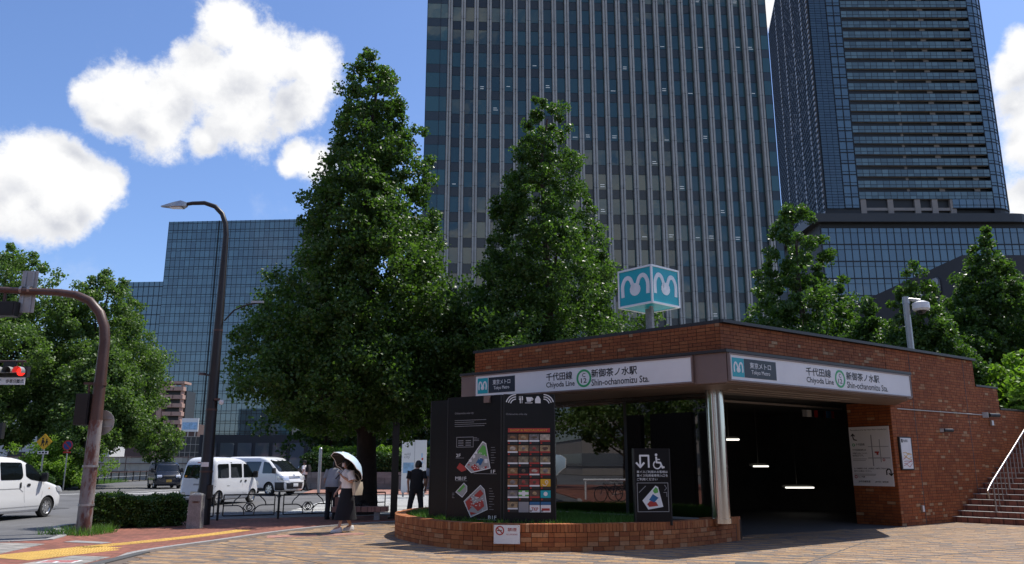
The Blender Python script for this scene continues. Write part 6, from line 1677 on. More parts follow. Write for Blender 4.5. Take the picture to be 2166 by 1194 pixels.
def nv_van(loc, rz):
    t = thing('white_van', 'white compact van cut by the left edge of the view, seen from its side', 'van', loc, rz)
    B = Body([(.20, 2.08, -2.1, .78), (.26, 2.15, -2.16, .82), (.40, 2.20, -2.19, .845), (.58, 2.20, -2.2, .85), (.76, 2.15, -2.2, .85), (.88, 2.06, -2.2, .848), (.96, 1.92, -2.2, .842), (1.03, 1.68, -2.2, .836), (1.09, 1.42, -2.19, .83),
              (1.20, 1.25, -2.19, .815), (1.35, 1.04, -2.18, .79), (1.50, .82, -2.16, .76), (1.63, .60, -2.13, .73), (1.73, .36, -2.07, .69), (1.80, .02, -1.98, .62), (1.84, -.35, -1.85, .50), (1.855, -.8, -1.6, .28)], .34, .16)
    B.shell(MT['car_white'], (1.31, -1.41), .31, t)
    for sg in (1, -1):
        dw = round2([(.22, 1.64), (.52, 1.60), (.98, 1.20), (.90, 1.09), (.42, 1.16), (.22, 1.26)], .06)
        B.patch('door_window', dw, 'side', 'car_glass', t, sgn=sg)
        B.patch('side_window', [(.06, 1.66), (-.86, 1.67), (-.86, 1.16), (.0, 1.16), (.10, 1.25)], 'side', 'car_glass', t, sgn=sg, rnd=.06)
        B.patch('side_window', [(-.93, 1.67), (-1.92, 1.64), (-1.92, 1.16), (-.93, 1.16)], 'side', 'car_glass', t, sgn=sg, rnd=.06)
        line_patch(B, 'door_seam', [(.16, 1.72), (.15, .95), (.20, .62), (.30, .36), (.92, .36), (1.0, .7), (1.03, 1.07)], 'side', t, sgn=sg, w=.012, mat='grey_print')
        line_patch(B, 'door_seam', [(-.90, 1.72), (-.90, .36), (.28, .36)], 'side', t, sgn=sg, w=.012, mat='grey_print')
        line_patch(B, 'slide_rail', [(-2.0, .90), (-.90, .90)], 'side', t, sgn=sg, w=.045)
        line_patch(B, 'crease', [(-.88, .90), (-.05, .90), (.12, .80)], 'side', t, sgn=sg, w=.022, mat='grey_print')
        B.patch('sill_trim', [(-1.0, .34), (.9, .34), (.9, .21), (-1.0, .21)], 'side', 'car_white', t, sgn=sg, off=.02)
        for x, w_, h_ in ((.27, .15, .08), (-.05, .07, .17)):
            B.patch('door_handle', [(x, 1.00 - h_ / 2), (x + w_, 1.0 - h_ / 2), (x + w_, 1.0 + h_ / 2), (x, 1.0 + h_ / 2)], 'side', 'black_plastic', t, sgn=sg, off=.016, rnd=.03)
        B.patch('fender_window', [(1.02, 1.08), (1.12, 1.10), (1.08, 1.14)], 'side', 'black_plastic', t, sgn=sg)
        B.patch('headlight', [(1.94, .92), (2.02, .74), (1.72, .78), (1.62, .95)], 'side', 'lamp_glass', t, sgn=sg, rnd=.04)
        B.patch('indicator', [(1.28, .86), (1.34, .86), (1.34, .89), (1.28, .89)], 'side', 'amber', t, sgn=sg)
        mirror_arm(t, .92, .80, 1.20, sg)
        for x in (1.31, -1.41): wheel(t, x, sg * .745, .31, sgn=sg)
    B.patch('windscreen', [(-.66, 1.14), (.66, 1.14), (.56, 1.66), (-.56, 1.66)], 'front', 'car_glass', t, rnd=.08)
    B.patch('rear_window', [(-.62, 1.14), (.62, 1.14), (.56, 1.66), (-.56, 1.66)], 'rear', 'car_glass', t, rnd=.08)
    b = MB(); b.box(0, 0, .26, 3.9, 1.4, .14); b.build('underbody', MT['black_plastic'], t)
nv_van((-15.55, 26.0 - 1.31, -.05), R(90 - 5))

def kei_van(loc, rz):
    t = thing('white_minivan', 'small silvery white box van seen from behind, stopped at the junction', 'van', loc, rz)
    B = Body([(.22, 1.58, -1.62, .66), (.30, 1.66, -1.70, .71), (.50, 1.70, -1.71, .735), (.62, 1.69, -1.68, .738), (.80, 1.64, -1.66, .738), (.95, 1.52, -1.65, .735), (1.02, 1.42, -1.645, .73), (1.15, 1.32, -1.62, .72), (1.35, 1.14, -1.58, .70), (1.55, .95, -1.54, .675), (1.70, .74, -1.49, .65), (1.79, .50, -1.42, .61), (1.85, .15, -1.32, .54), (1.88, -.25, -1.15, .42), (1.89, -.5, -.95, .25)], .24, .10)
    B.shell(MT['car_silverwhite'], (1.12, -1.28), .275, t)
    for sg in (1, -1):
        B.patch('door_window', [(.40, 1.62), (.72, 1.60), (1.10, 1.20), (1.08, 1.06), (.40, 1.06)], 'side', 'car_glass', t, sgn=sg, rnd=.05)
        B.patch('side_window', [(.27, 1.62), (-.52, 1.62), (-.52, 1.06), (.27, 1.06)], 'side', 'car_glass', t, sgn=sg, rnd=.04)
        B.patch('side_window', [(-.66, 1.62), (-1.38, 1.60), (-1.40, 1.06), (-.66, 1.06)], 'side', 'car_glass', t, sgn=sg, rnd=.05)
        line_patch(B, 'door_seam', [(.34, 1.68), (.34, .80), (.38, .45), (.80, .33)], 'side', t, sgn=sg, w=.010, mat='grey_print')
        line_patch(B, 'door_seam', [(-.60, 1.68), (-.60, .33), (.7, .33)], 'side', t, sgn=sg, w=.010, mat='grey_print')
        line_patch(B, 'door_seam', [(1.16, 1.05), (1.12, .74), (1.12, .60)], 'side', t, sgn=sg, w=.010, mat='grey_print')
        line_patch(B, 'slide_rail', [(-1.55, .74), (-.60, .74)], 'side', t, sgn=sg, w=.022)
        line_patch(B, 'rain_visor', [(.70, 1.66), (-.52, 1.66)], 'side', t, sgn=sg, w=.03)
        for x, w_ in ((.46, .14), (.14, .10)):
            B.patch('door_handle', [(x, .88), (x + w_, .88), (x + w_, .96), (x, .96)], 'side', 'black_plastic', t, sgn=sg, off=.014, rnd=.02)
        B.patch('headlight', [(1.60, .92), (1.66, .70), (1.44, .72), (1.42, .90)], 'side', 'lamp_glass', t, sgn=sg, rnd=.04)
        mirror_arm(t, 1.10, .70, 1.16, sg)
        for x in (1.12, -1.28): wheel(t, x, sg * .64, .275, .15, sgn=sg)
    B.patch('rear_window', [(-.60, 1.06), (.60, 1.06), (.53, 1.58), (-.53, 1.58)], 'rear', 'car_glass', t, rnd=.09)
    line_patch(B, 'rear_wiper', [(-.05, 1.03), (.30, 1.12)], 'rear', t, w=.03, off=.02)
    B.patch('high_brake_light', [(-.12, 1.65), (.12, 1.65), (.12, 1.68), (-.12, 1.68)], 'rear', 'lamp_red', t)
    for y in (-.55, .55):
        B.patch('tail_lamp', [(y - .13, .40), (y + .13, .40), (y + .13, .52), (y - .13, .52)], 'rear', 'lamp_glass', t, rnd=.03)
    B.patch('tailgate_handle', [(-.12, .78), (.12, .78), (.12, .84), (-.12, .84)], 'rear', 'grey_print', t, rnd=.01)
    line_patch(B, 'tailgate_seam', [(-.66, .60), (.66, .60)], 'rear', t, w=.012, mat='grey_print')
    B.patch('number_plate', [(-.18, .36), (.18, .36), (.18, .54), (-.18, .54)], 'rear', 'bag', t, off=.02)
    B.patch('windscreen', [(-.62, 1.08), (.62, 1.08), (.53, 1.62), (-.53, 1.62)], 'front', 'car_glass', t, rnd=.08)
    B.patch('sticker', [(.44, 1.09), (.54, 1.09), (.54, 1.16), (.44, 1.16)], 'rear', 'amber', t, off=.012)
    b = MB(); b.box(0, 0, .26, 3.0, 1.2, .14); b.build('underbody', MT['black_plastic'], t)
kh = R(76); fx, fy = math.cos(kh), math.sin(kh)
kei_van((-11.85 + fx * 1.28 - fy * .66, 33.0 + fy * 1.28 + fx * .66, -.05), kh)
for o in [q for q in bpy.data.objects if q.get('label', '').startswith('small silvery white')]: o.scale = (1.02, 1.08, 1.0)

def hiace(loc, rz):
    t = thing('white_cargo_van', 'large white cargo van with a black bumper facing right behind the small van', 'van', loc, rz)
    B = Body([(.24, 2.22, -2.25, .76), (.32, 2.32, -2.33, .82), (.50, 2.35, -2.35, .842), (.70, 2.34, -2.35, .845), (.90, 2.28, -2.34, .845), (1.05, 2.18, -2.33, .843), (1.14, 2.04, -2.32, .838), (1.24, 1.90, -2.31, .825), (1.45, 1.62, -2.29, .80), (1.65, 1.35, -2.27, .775), (1.80, 1.12, -2.23, .745), (1.90, .88, -2.15, .69), (1.96, .50, -2.03, .58), (1.98, 0., -1.8, .35)], .26, .14)
    B.shell(MT['car_white'], (1.28, -1.29), .33, t)
    for sg in (1, -1):
        B.patch('door_window', [(.78, 1.72), (1.16, 1.68), (1.66, 1.24), (1.62, 1.12), (.78, 1.12)], 'side', 'car_glass', t, sgn=sg, rnd=.05)
        B.patch('side_window', [(.45, 1.72), (.62, 1.72), (.46, 1.14), (-.5, 1.14), (-.5, 1.72)], 'side', 'car_glass', t, sgn=sg, rnd=.05)
        B.patch('side_window', [(-.6, 1.72), (-2.05, 1.70), (-2.05, 1.14), (-.6, 1.14)], 'side', 'car_glass', t, sgn=sg, rnd=.05)
        line_patch(B, 'door_seam', [(.70, 1.80), (.70, .40), (.88, .36)], 'side', t, sgn=sg, w=.014, mat='grey_print')
        line_patch(B, 'door_seam', [(1.74, 1.12), (1.74, .72), (1.66, .62)], 'side', t, sgn=sg, w=.014, mat='grey_print')
        B.patch('headlight', [(2.16, 1.0), (2.26, .76), (1.86, .80), (1.84, 1.0)], 'side', 'lamp_glass', t, sgn=sg, rnd=.04)
        B.patch('bumper_side', [(2.30, .68), (2.30, .28), (1.72, .28), (1.72, .68)], 'side', 'black_plastic', t, sgn=sg, off=.012, rnd=.03)
        B.patch('sill_trim', [(.9, .38), (-.9, .38), (-.9, .26), (.9, .26)], 'side', 'black_plastic', t, sgn=sg, off=.012)
        mirror_arm(t, 1.68, .80, 1.24, sg)
        for x in (1.28, -1.29): wheel(t, x, sg * .735, .33, sgn=sg)
    B.patch('windscreen', [(-.72, 1.20), (.72, 1.20), (.60, 1.82), (-.60, 1.82)], 'front', 'car_glass', t, rnd=.07)
    for y in (-.60, .60): B.patch('headlight', [(y - .2, .78), (y + .2, .78), (y + .2, 1.0), (y - .2, 1.0)], 'front', 'lamp_glass', t, rnd=.05)
    B.patch('grille', [(-.38, .86), (.38, .86), (.38, .99), (-.38, .99)], 'front', 'black_plastic', t, rnd=.03)
    for z in (.90, .95): line_patch(B, 'grille_bar', [(-.37, z), (-.12, z), (.12, z), (.37, z)], 'front', t, w=.026, mat='wheel', off=.016)
    B.patch('emblem', disc2(0, 1.03, .06, 12, .045), 'front', 'wheel', t, off=.02)
    B.patch('bumper', [(-.80, .28), (.80, .28), (.80, .68), (-.80, .68)], 'front', 'black_plastic', t, off=.015, rnd=.05)
    B.patch('bumper_centre', [(-.44, .66), (.44, .66), (.40, .80), (-.40, .80)], 'front', 'car_white', t, off=.02)
    B.patch('number_plate', [(-.17, .44), (.17, .44), (.17, .61), (-.17, .61)], 'front', 'white_print', t, off=.03)
    b = MB(); b.box(0, 0, .28, 4.2, 1.4, .16); b.build('underbody', MT['black_plastic'], t)
hh = R(-29); fx, fy = math.cos(hh), math.sin(hh)
hiace((-12.55 - fx * 1.28 - fy * .74 * -1 * -1, 42.6 - fy * 1.28 + fx * .74, -.05), hh)

def dark_car(loc, rz):
    t = thing('dark_car', 'boxy dark navy car facing the junction, half hidden by the small van', 'car', loc, rz)
    B = Body([(.20, 1.72, -1.75, .72), (.30, 1.82, -1.83, .80), (.55, 1.86, -1.85, .83), (.80, 1.84, -1.85, .835), (.95, 1.72, -1.84, .83), (1.02, 1.35, -1.83, .825), (1.08, 1.10, -1.82, .815), (1.30, .95, -1.78, .78), (1.55, .78, -1.72, .74), (1.66, .60, -1.62, .68), (1.72, .3, -1.4, .52), (1.74, 0, -1.0, .3)], .28, .10)
    B.shell(MT['car_navy'], (1.2, -1.25), .30, t)
    for sg in (1, -1):
        B.patch('side_window', [(.05, 1.52), (.68, 1.50), (.90, 1.12), (.05, 1.10)], 'side', 'car_glass', t, sgn=sg, rnd=.05)
        B.patch('side_window', [(-.05, 1.52), (-1.45, 1.52), (-1.5, 1.10), (-.05, 1.10)], 'side', 'car_glass', t, sgn=sg, rnd=.05)
        mirror_arm(t, .90, .78, 1.16, sg)
        for x in (1.2, -1.25): wheel(t, x, sg * .72, .30, sgn=sg)
    B.patch('windscreen', [(-.68, 1.12), (.68, 1.12), (.60, 1.58), (-.60, 1.58)], 'front', 'car_glass', t, rnd=.06)
    for y in (-.58, .58): B.patch('headlight', [(y - .15, .70), (y + .15, .70), (y + .15, .88), (y - .15, .88)], 'front', 'lamp_glass', t, rnd=.04)
    B.patch('grille', [(-.36, .70), (.36, .70), (.36, .86), (-.36, .86)], 'front', 'black_plastic', t, rnd=.03)
    B.patch('number_plate', [(-.17, .42), (.17, .42), (.17, .58), (-.17, .58)], 'front', 'tactile', t, off=.02)
    b = MB(); b.box(0, 0, .26, 3.3, 1.3, .14); b.build('underbody', MT['black_plastic'], t)
dark_car((-23.4, 55.2, -.05), R(-58))
# bicycles parked across the plaza, mirrored in the station glass

def bicycle():
    t = thing('bicycle', 'bicycle', 'bicycle', (0, 0, 0), 0, 'bicycles mirrored in the station glass')
    for x in (-.52, .52):
        b = MB(); b.loft([[(x + rr * math.cos(2 * math.pi * i / 24), yy, .33 + rr * math.sin(2 * math.pi * i / 24)) for i in range(24)] for rr, yy in ((.31, -.015), (.335, 0), (.31, .015), (.295, 0), (.31, -.015))], caps=False); w_ = b.build('wheel', MT['rubber'], t, fix=False)
        b = MB()
        for i in range(10): b.tube([(x, 0, .33), (x + .3 * math.cos(2 * math.pi * i / 10), 0, .33 + .3 * math.sin(2 * math.pi * i / 10))], .003, 3)
        b.build('spokes', MT['rail_steel'], w_, kind='stuff')
    b = MB(); b.tube([(-.52, 0, .33), (-.08, 0, .30), (.36, 0, .78), (.52, 0, .33)], .018, 6); b.tube([(-.08, 0, .3), (-.2, 0, .80)], .018, 6); b.tube([(-.52, 0, .33), (-.19, 0, .72), (.36, 0, .74)], .014, 6); b.build('frame', MT['navy'], t)
    b = MB(); b.tube([(.36, 0, .78), (.33, 0, .98)], .014, 6); b.tube([(.2, -.27, 1.02), (.33, -.2, .99), (.33, .2, .99), (.2, .27, 1.02)], .012, 6); b.build('handlebar', MT['rail_steel'], t)
    b = MB(); b.loft([[(-.33, -.09, .83), (-.33, .09, .83), (-.33, .07, .87), (-.33, -.07, .87)], [(-.05, -.02, .83), (-.05, .02, .83), (-.05, .02, .86), (-.05, -.02, .86)]]); b.build('saddle', MT['black_plastic'], t)
    b = MB()
    for z in (.70, .80, .90): b.tube([(.44, -.16, z), (.74, -.16, z), (.74, .16, z), (.44, .16, z), (.44, -.16, z)], .006, 4)
    for y in (-.16, -.05, .05, .16): b.tube([(.44, y, .90), (.44, y, .70), (.74, y, .70), (.74, y, .90)], .005, 4)
    b.build('basket', MT['galv'], t)
    return t
def dup(root, loc, rz, label):
    r_ = root.copy(); COL.objects.link(r_); r_.location = loc; r_.rotation_euler = (0, 0, rz); r_['label'] = label
    for ch in list(root.children):
        c = ch.copy(); COL.objects.link(c); c.parent = r_
        for g in ch.children:
            d = g.copy(); COL.objects.link(d); d.parent = c
    return r_
bk = bicycle()
for i, (x, y, a, lab) in enumerate(((-12.6, 14.2, 80, 'parked bicycle mirrored in the station glass, nearest the white rail'), (-13.3, 14.9, 96, 'parked bicycle mirrored in the station glass, middle one of the row'), (-12.9, 15.7, 70, 'parked bicycle mirrored in the station glass, last one of the row'))):
    if i == 0: bk.location = (x, y, 0); bk.rotation_euler = (0, 0, R(a)); bk['label'] = lab
    else: dup(bk, (x, y, 0), R(a), lab)
t = thing('white_rail', 'white guard rail mirrored in the station glass behind the bicycles', 'guard rail', (-15, 12, 0))
b = MB(); b.tube([(-15.0, 11.4, .85), (-15.4, 16.4, .85)], .05, 8); b.build('rail', MT['white_sign'], t, world=True)
for y in (11.5, 13.9, 16.3):
    b = MB(); b.tube([(-15 - (y - 11.4) * .08, y, 0), (-15 - (y - 11.4) * .08, y, .85)], .045, 8); b.build('post', MT['white_sign'], t, world=True)
for i, (x, y, h, sd, lab) in enumerate(((-27, 3.5, 10.5, 101, 'street tree mirrored in the left part of the station glass'), (-29, 11, 11.5, 103, 'street tree mirrored in the middle of the station glass'), (-31, 19.5, 11, 107, 'street tree mirrored in the right part of the station glass'))):
    tree('street_tree', lab, (x, y), h, [(2.6, 2.2), (4, 3.8), (6, 4.0), (8.5, 2.8), (h, .3)], 300, 60, .2, .75, MT['broad_leaf'], 'bark', .22, 'trees mirrored in the station glass', sd, wob=.4)
# ------------------------------------------------------------------ people
def skinned(name, joints, bones, mat, parent, root=0, sub=2):
    """joints: [(x,y,z,r)], bones: [(i,j)]; one continuous surface grown with a Skin modifier"""
    me = bpy.data.meshes.new(name); me.from_pydata([j[:3] for j in joints], bones, []); me.update()
    o = bpy.data.objects.new(name, me); COL.objects.link(o)
    md = o.modifiers.new('skin', 'SKIN'); md.use_smooth_shade = True
    for i, j in enumerate(joints):
        sv = me.skin_vertices[0].data[i]; r_ = j[3]; sv.radius = (r_, r_) if not isinstance(r_, tuple) else r_
        sv.use_root = (i == root)
    o.modifiers.new('sub', 'SUBSURF').levels = sub
    o.modifiers['sub'].render_levels = sub
    dg = bpy.context.evaluated_depsgraph_get()
    m2 = bpy.data.meshes.new_from_object(o.evaluated_get(dg)); m2.name = name
    bpy.data.objects.remove(o)
    m2.materials.clear(); m2.materials.append(mat)
    m2.polygons.foreach_set('use_smooth', [True] * len(m2.polygons))
    return link(name, m2, parent)
def hand(J, Bn, wi, wrist, tip, side, curl=.3):
    """palm and five separate fingers appended to a joint list"""
    wv, tv = Vector(wrist), Vector(tip); d = (tv - wv).normalized(); a = side.normalized(); nrm = d.cross(a)
    palm = wv + d * .06; J.append((*palm, .021)); pi = len(J) - 1; Bn.append((wi, pi))
    for k_, (off, L_) in enumerate(((-.027, .062), (-.009, .072), (.009, .068), (.027, .052))):
        p0 = palm + a * off + d * .025; p1 = p0 + d * L_ * .55 + nrm * curl * .018; p2 = p1 + d * L_ * .4 + nrm * curl * .045
        for p, r_ in ((p0, .0085), (p1, .008), (p2, .0065)): J.append((*p, r_))
        n = len(J); Bn += [(pi, n - 3), (n - 3, n - 2), (n - 2, n - 1)]
    p0 = wv + d * .035 - a * .03; p1 = p0 + d * .03 - a * .02 + nrm * .012; p2 = p1 + d * .03 + nrm * .015
    for p, r_ in ((p0, .0105), (p1, .0095), (p2, .008)): J.append((*p, r_))
    n = len(J); Bn += [(wi, n - 3), (n - 3, n - 2), (n - 2, n - 1)]
def person(label, loc, rz, P, look=0., mats=None, group=None):
    """P: dict of joint positions in the figure's own frame (x right, y forward, z up)"""
    t = thing('person', label, 'person', loc, rz, group)
    V_ = {k_: Vector(v) for k_, v in P.items()}
    J = []; Bn = []; ix = {}
    def add(n, r_, to=None):
        J.append((*V_[n], r_)); ix[n] = len(J) - 1
        if to: Bn.append((ix[to], ix[n]))
    add('pelvis', .125); add('waist', .105, 'pelvis'); add('chest', .118, 'waist'); add('neck0', .062, 'chest'); add('neck', .048, 'neck0')
    hd = V_['head']; f = Vector((math.sin(look), math.cos(look), 0)); V_['jaw'] = hd + f * .025 - UZ * .075; V_['skull'] = hd - f * .01 + UZ * .02; V_['top'] = hd + UZ * .085 - f * .01
    add('jaw', .062, 'neck'); add('skull', .088, 'jaw'); add('top', .055, 'skull')
    for s_ in ('l', 'r'):
        add(s_ + 'sh', .056, 'chest'); add(s_ + 'el', .040, s_ + 'sh'); add(s_ + 'wr', .026, s_ + 'el')
        wv, ev = V_[s_ + 'wr'], V_[s_ + 'el']; d = (wv - ev).normalized()
        hdir = V_.get(s_ + 'hd', wv + d * .1)
        sd_ = d.cross(UZ); sd_ = sd_ if sd_.length > .1 else Vector((1, 0, 0))
        hand(J, Bn, ix[s_ + 'wr'], wv, hdir, sd_, P.get('curl', {}).get(s_, .4) if isinstance(P.get('curl'), dict) else .5)
    for s_ in ('l', 'r'):
        add(s_ + 'hip', .088, 'pelvis'); add(s_ + 'kn', .058, s_ + 'hip'); add(s_ + 'an', .038, s_ + 'kn')
        V_[s_ + 'toe'] = V_.get(s_ + 'toe', V_[s_ + 'an'] + Vector((0, .15, -.055))); add(s_ + 'toe', .03, s_ + 'an')
    body = skinned('body', J, Bn, MT['skin'], t)
    # face
    up_ = UZ; rt = Vector((f.y, -f.x, 0)); fc = hd + f * .088
    b = MB(); b.loft([[fc + rt * (x * w) + UZ * z + f * d_ for x in (-1, 0, 1)] for w, z, d_ in ((.012, .03, .0), (.016, -.012, .022), (.012, -.022, .01))], caps=True); b.build('nose', MT['skin'], t, smooth=60)
    for q in (-1, 1):
        b = MB(); c = hd + f * .083 + rt * (q * .032) + UZ * .028; b.ell([(c - UZ * .009, .009, .006), (c, .014, .010), (c + UZ * .009, .009, .006)], 8); b.build('eye', MT['ink'], t, smooth=60)
        b = MB(); c = hd + rt * (q * .088) - f * .005; b.ell([(c - UZ * .03, .008, .012), (c, .014, .02), (c + UZ * .03, .010, .016)], 8); b.build('ear', MT['skin'], t, smooth=60)
    b = MB(); c = hd + f * .082 - UZ * .06; b.obox(c - rt * .022, rt * .044, f * .006, UZ * .009); b.build('mouth', MT['map_red'], t)
    return t, V_, f, rt
def ringat(c, axis, rx, ry, side, n=14):
    axis = axis.normalized(); s_ = (side - axis * side.dot(axis)).normalized(); o = axis.cross(s_)
    return [c + s_ * (rx * math.cos(2 * math.pi * i / n)) + o * (ry * math.sin(2 * math.pi * i / n)) for i in range(n)]
def sleeve(V_, s_, mat, t, frac=.75, r0=.085, r1=.088):
    a, e = V_[s_ + 'sh'], V_[s_ + 'el']; d = e - a; up = Vector((0, 1, 0)); ch = V_['chest']
    inn_ = a.lerp(ch, .35) + UZ * .02
    b = MB(); b.loft([ringat(inn_, d + (a - ch) * .5, r0 * .9, r0, up), ringat(a + UZ * .008, d + (a - ch) * .3, r0, r0, up), ringat(a + d * frac * .5, d, r0 * .97, r0 * .97, up), ringat(a + d * frac, d, r1, r1, up), ringat(a + d * (frac - .03), d, r1 * .85, r1 * .85, up)])
    b.build('sleeve', mat, t, smooth=60)
def tee(V_, mat, t, hem, wx=.19, wy=.135, shoulder=.205):
    sh = (V_['lsh'] + V_['rsh']) / 2; ax = (V_['rsh'] - V_['lsh']); ro = math.atan2(ax.y, ax.x); w = ax.length / 2
    wz, cz = V_['waist'], V_['chest']; b = MB()
    hp = Vector((V_['pelvis'].x, V_['pelvis'].y, hem))
    b.ell([(hp + UZ * .01, wx * .93, wy * .93, ro), (hp, wx, wy, ro), (hp + UZ * .06, wx * .99, wy * 1.02, ro), (wz + UZ * .03, wx * .93, wy * .97, ro), (cz - UZ * .04, wx * .98, wy * 1.0, ro), (Vector((cz.x, cz.y, sh.z - .04)), w * 1.02, wy * .95, ro), (Vector((sh.x, sh.y, sh.z + .035)), w * .86, wy * .66, ro), (Vector((sh.x, sh.y, sh.z + .075)), w * .48, .075, ro), (V_['neck0'] + UZ * .035, .072, .068, ro)], 18)
    return b.build('t_shirt', mat, t, smooth=60)
def leg(V_, s_, mat, t, r=(.105, .078, .072), end=.0):
    h, k_, a = V_[s_ + 'hip'], V_[s_ + 'kn'], V_[s_ + 'an']
    b = MB(); e = a - UZ * (.035 - end); sx = Vector((1, 0, 0))
    b.loft([ringat(h + UZ * .10, UZ * -1, r[0] * .9, r[0] * .95, sx), ringat(h, k_ - h, r[0], r[0] * 1.05, sx), ringat(h.lerp(k_, .5), k_ - h, r[0] * .87, r[0] * .9, sx), ringat(k_, a - h, r[1], r[1], sx), ringat(k_.lerp(a, .5), a - k_, r[1] * .95, r[1], sx), ringat(e, a - k_, r[2], r[2], sx)])
    return b.build('trouser_leg', mat, t, smooth=60)
def shoe(V_, s_, mat, t, thick=.0):
    a, q = V_[s_ + 'an'], V_[s_ + 'toe']; d = Vector((q.x - a.x, q.y - a.y, 0)).normalized(); sd_ = Vector((d.y, -d.x, 0)); z0 = a.z - .085 - thick
    o = Vector((a.x, a.y, 0)); b = MB(); R_ = []
    for x, w, h in ((-.075, .030, .06), (-.06, .040, .095), (.0, .044, .10), (.06, .046, .075), (.12, .048, .052), (.17, .040, .040), (.195, .02, .025)):
        c = o + d * x; R_.append([c + sd_ * (-w) + UZ * z0, c + sd_ * w + UZ * z0, c + sd_ * w * .95 + UZ * (z0 + h * .5), c + sd_ * w * .5 + UZ * (z0 + h), c - sd_ * w * .5 + UZ * (z0 + h), c - sd_ * w * .95 + UZ * (z0 + h * .5)])
    b.loft(R_); s = b.build('shoe', mat, t, smooth=50)
    b = MB(); b.loft([[p + UZ * dz for p in [o + d * x + sd_ * w for x, w in ((-.085, 0), (-.06, .044), (.06, .05), (.14, .048), (.2, .02), (.205, 0), (.2, -.02), (.14, -.048), (.06, -.05), (-.06, -.044))]] for dz in (z0 - .022, z0 + .008)]); b.build('sole', mat, s)
    return s
def hairdo(hd, f, rt, mat, t, down=.10, vol=1.0, back=.0):
    """cap of hair leaving the face open, with a few hanging locks"""
    b = MB(); vs = []; fs = []; n, m = 20, 9
    for j in range(m):
        for i in range(n):
            a = 2 * math.pi * i / n; fr2 = math.cos(a)      # 1 = front
            low = -.055 - down if fr2 < .35 else (.045 if fr2 > .75 else .045 - (.1 + down) * (.75 - fr2) / .4)
            z = .125 * vol + (low - .125 * vol) * (j / (m - 1))
            q = max(0., 1 - max(0, z / (.13 * vol)) ** 2) ** .5 if z > 0 else 1.0
            rr = .104 * vol * q * (1 - .12 * max(0, -z) / .15) + .004 * math.sin(a * 7 + j)
            vs.append(hd + f * (fr2 * rr * 1.04 - .012 - back * max(0, -fr2)) + rt * (math.sin(a) * rr * .95) + UZ * z)
    for j in range(m - 1):
        for i in range(n): fs.append((j * n + i, j * n + (i + 1) % n, (j + 1) * n + (i + 1) % n, (j + 1) * n + i))
    b.add(vs, fs); o = b.build('hair', mat, t, smooth=60); return o

# woman under a parasol: her frame looks along +y, turned to walk left and a little towards the viewer
wy_ = R(128)    # heading measured so that +y of the figure points left and nearer
P = dict(pelvis=(0, 0, .93), waist=(.0, .0, 1.08), chest=(.0, .02, 1.25), neck0=(0, .015, 1.41), neck=(0, .03, 1.46), head=(0, .05, 1.575),
         lsh=(-.175, .02, 1.36), rsh=(.175, .02, 1.36), rel=(.24, -.02, 1.12), rwr=(.27, .14, .92), lel=(-.25, .00, 1.13), lwr=(-.14, .22, 1.27), lhd=(-.11, .27, 1.36),
         lhip=(-.085, 0, .88), rhip=(.085, 0, .88), lkn=(-.085, .13, .49), lan=(-.08, .22, .115), rkn=(.085, .02, .48), ran=(.085, -.17, .13))
P['ltoe'] = (-.08, .37, .055); P['rtoe'] = (.085, -.03, .055)
WL = (-3.95, 19.75, .012)
t, V_, f, rt = person('woman in a white T-shirt and long dark skirt walking under a parasol, face masked', WL, wy_, P)
tee(V_, MT['tee_white'], t, 1.0, .185, .135); sleeve(V_, 'l', MT['tee_white'], t, .78, .09, .10); sleeve(V_, 'r', MT['tee_white'], t, .78, .09, .10)
b = MB(); b.ell([((0, .03, .27), .215, .27), ((0, .025, .275), .225, .28), ((0, .02, .5), .215, .235), ((0, .01, .8), .195, .165), ((0, 0, .98), .175, .135), ((0, 0, 1.045), .162, .125)], 24)
for i in range(len(b.v)):
    x, y, z = b.v[i]; a = math.atan2(y, x); k_ = 1 + .035 * math.sin(a * 9) * max(0, (.95 - z)); b.v[i] = (x * k_, y * k_, z)
b.build('skirt', MT['skirt'], t, smooth=50)
b = MB(); b.ell([((0, 0, 1.03), .172, .132), ((0, 0, 1.065), .168, .128)], 20); b.build('belt', MT['cloth_black'], t)
for s_ in 'lr': shoe(V_, s_, MT['shoe_white'], t, .01)
hairdo(V_['head'], f, rt, MT['hair'], t, .09, 1.12, .04)
hd = V_['head']
b = MB(); b.loft([[hd + f * (.100 - .5 * x * x / .01 * .01 * 6) * 1. + rt * x + UZ * z for x in (-.062, -.035, 0, .035, .062)] for z in (.012, -.03, -.075)], caps=False)
b.v = [tuple(Vector(p) + f * (.006 if abs((Vector(p) - hd).dot(rt)) < .02 else 0)) for p in b.v]
b.build('face_mask', MT['mask'], t, smooth=60)
sbm = wmat(t)
bg_ = thing('shoulder_bag', 'cream canvas shoulder bag carried by the woman under the parasol', 'bag', sbm @ Vector((-.27, -.13, .84)), wy_ + R(20)); bg_.scale = (.8, .72, .85)
b = MB(); b.loft([[(-.05, -.17, 0), (.05, -.17, 0), (.05, .17, 0), (-.05, .17, 0)], [(-.065, -.19, .2), (.065, -.19, .2), (.065, .19, .2), (-.065, .19, .2)], [(-.035, -.18, .36), (.035, -.18, .36), (.035, .18, .36), (-.035, .18, .36)]]); b.build('bag_body', MT['bag'], bg_, smooth=30)
b = MB(); b.tube([(.0, -.13, .35), (.06, -.10, .50), (.12, -.03, .585), (.12, .05, .585), (.06, .12, .50), (0, .14, .35)], .010, 6); b.build('strap', MT['bag'], bg_)
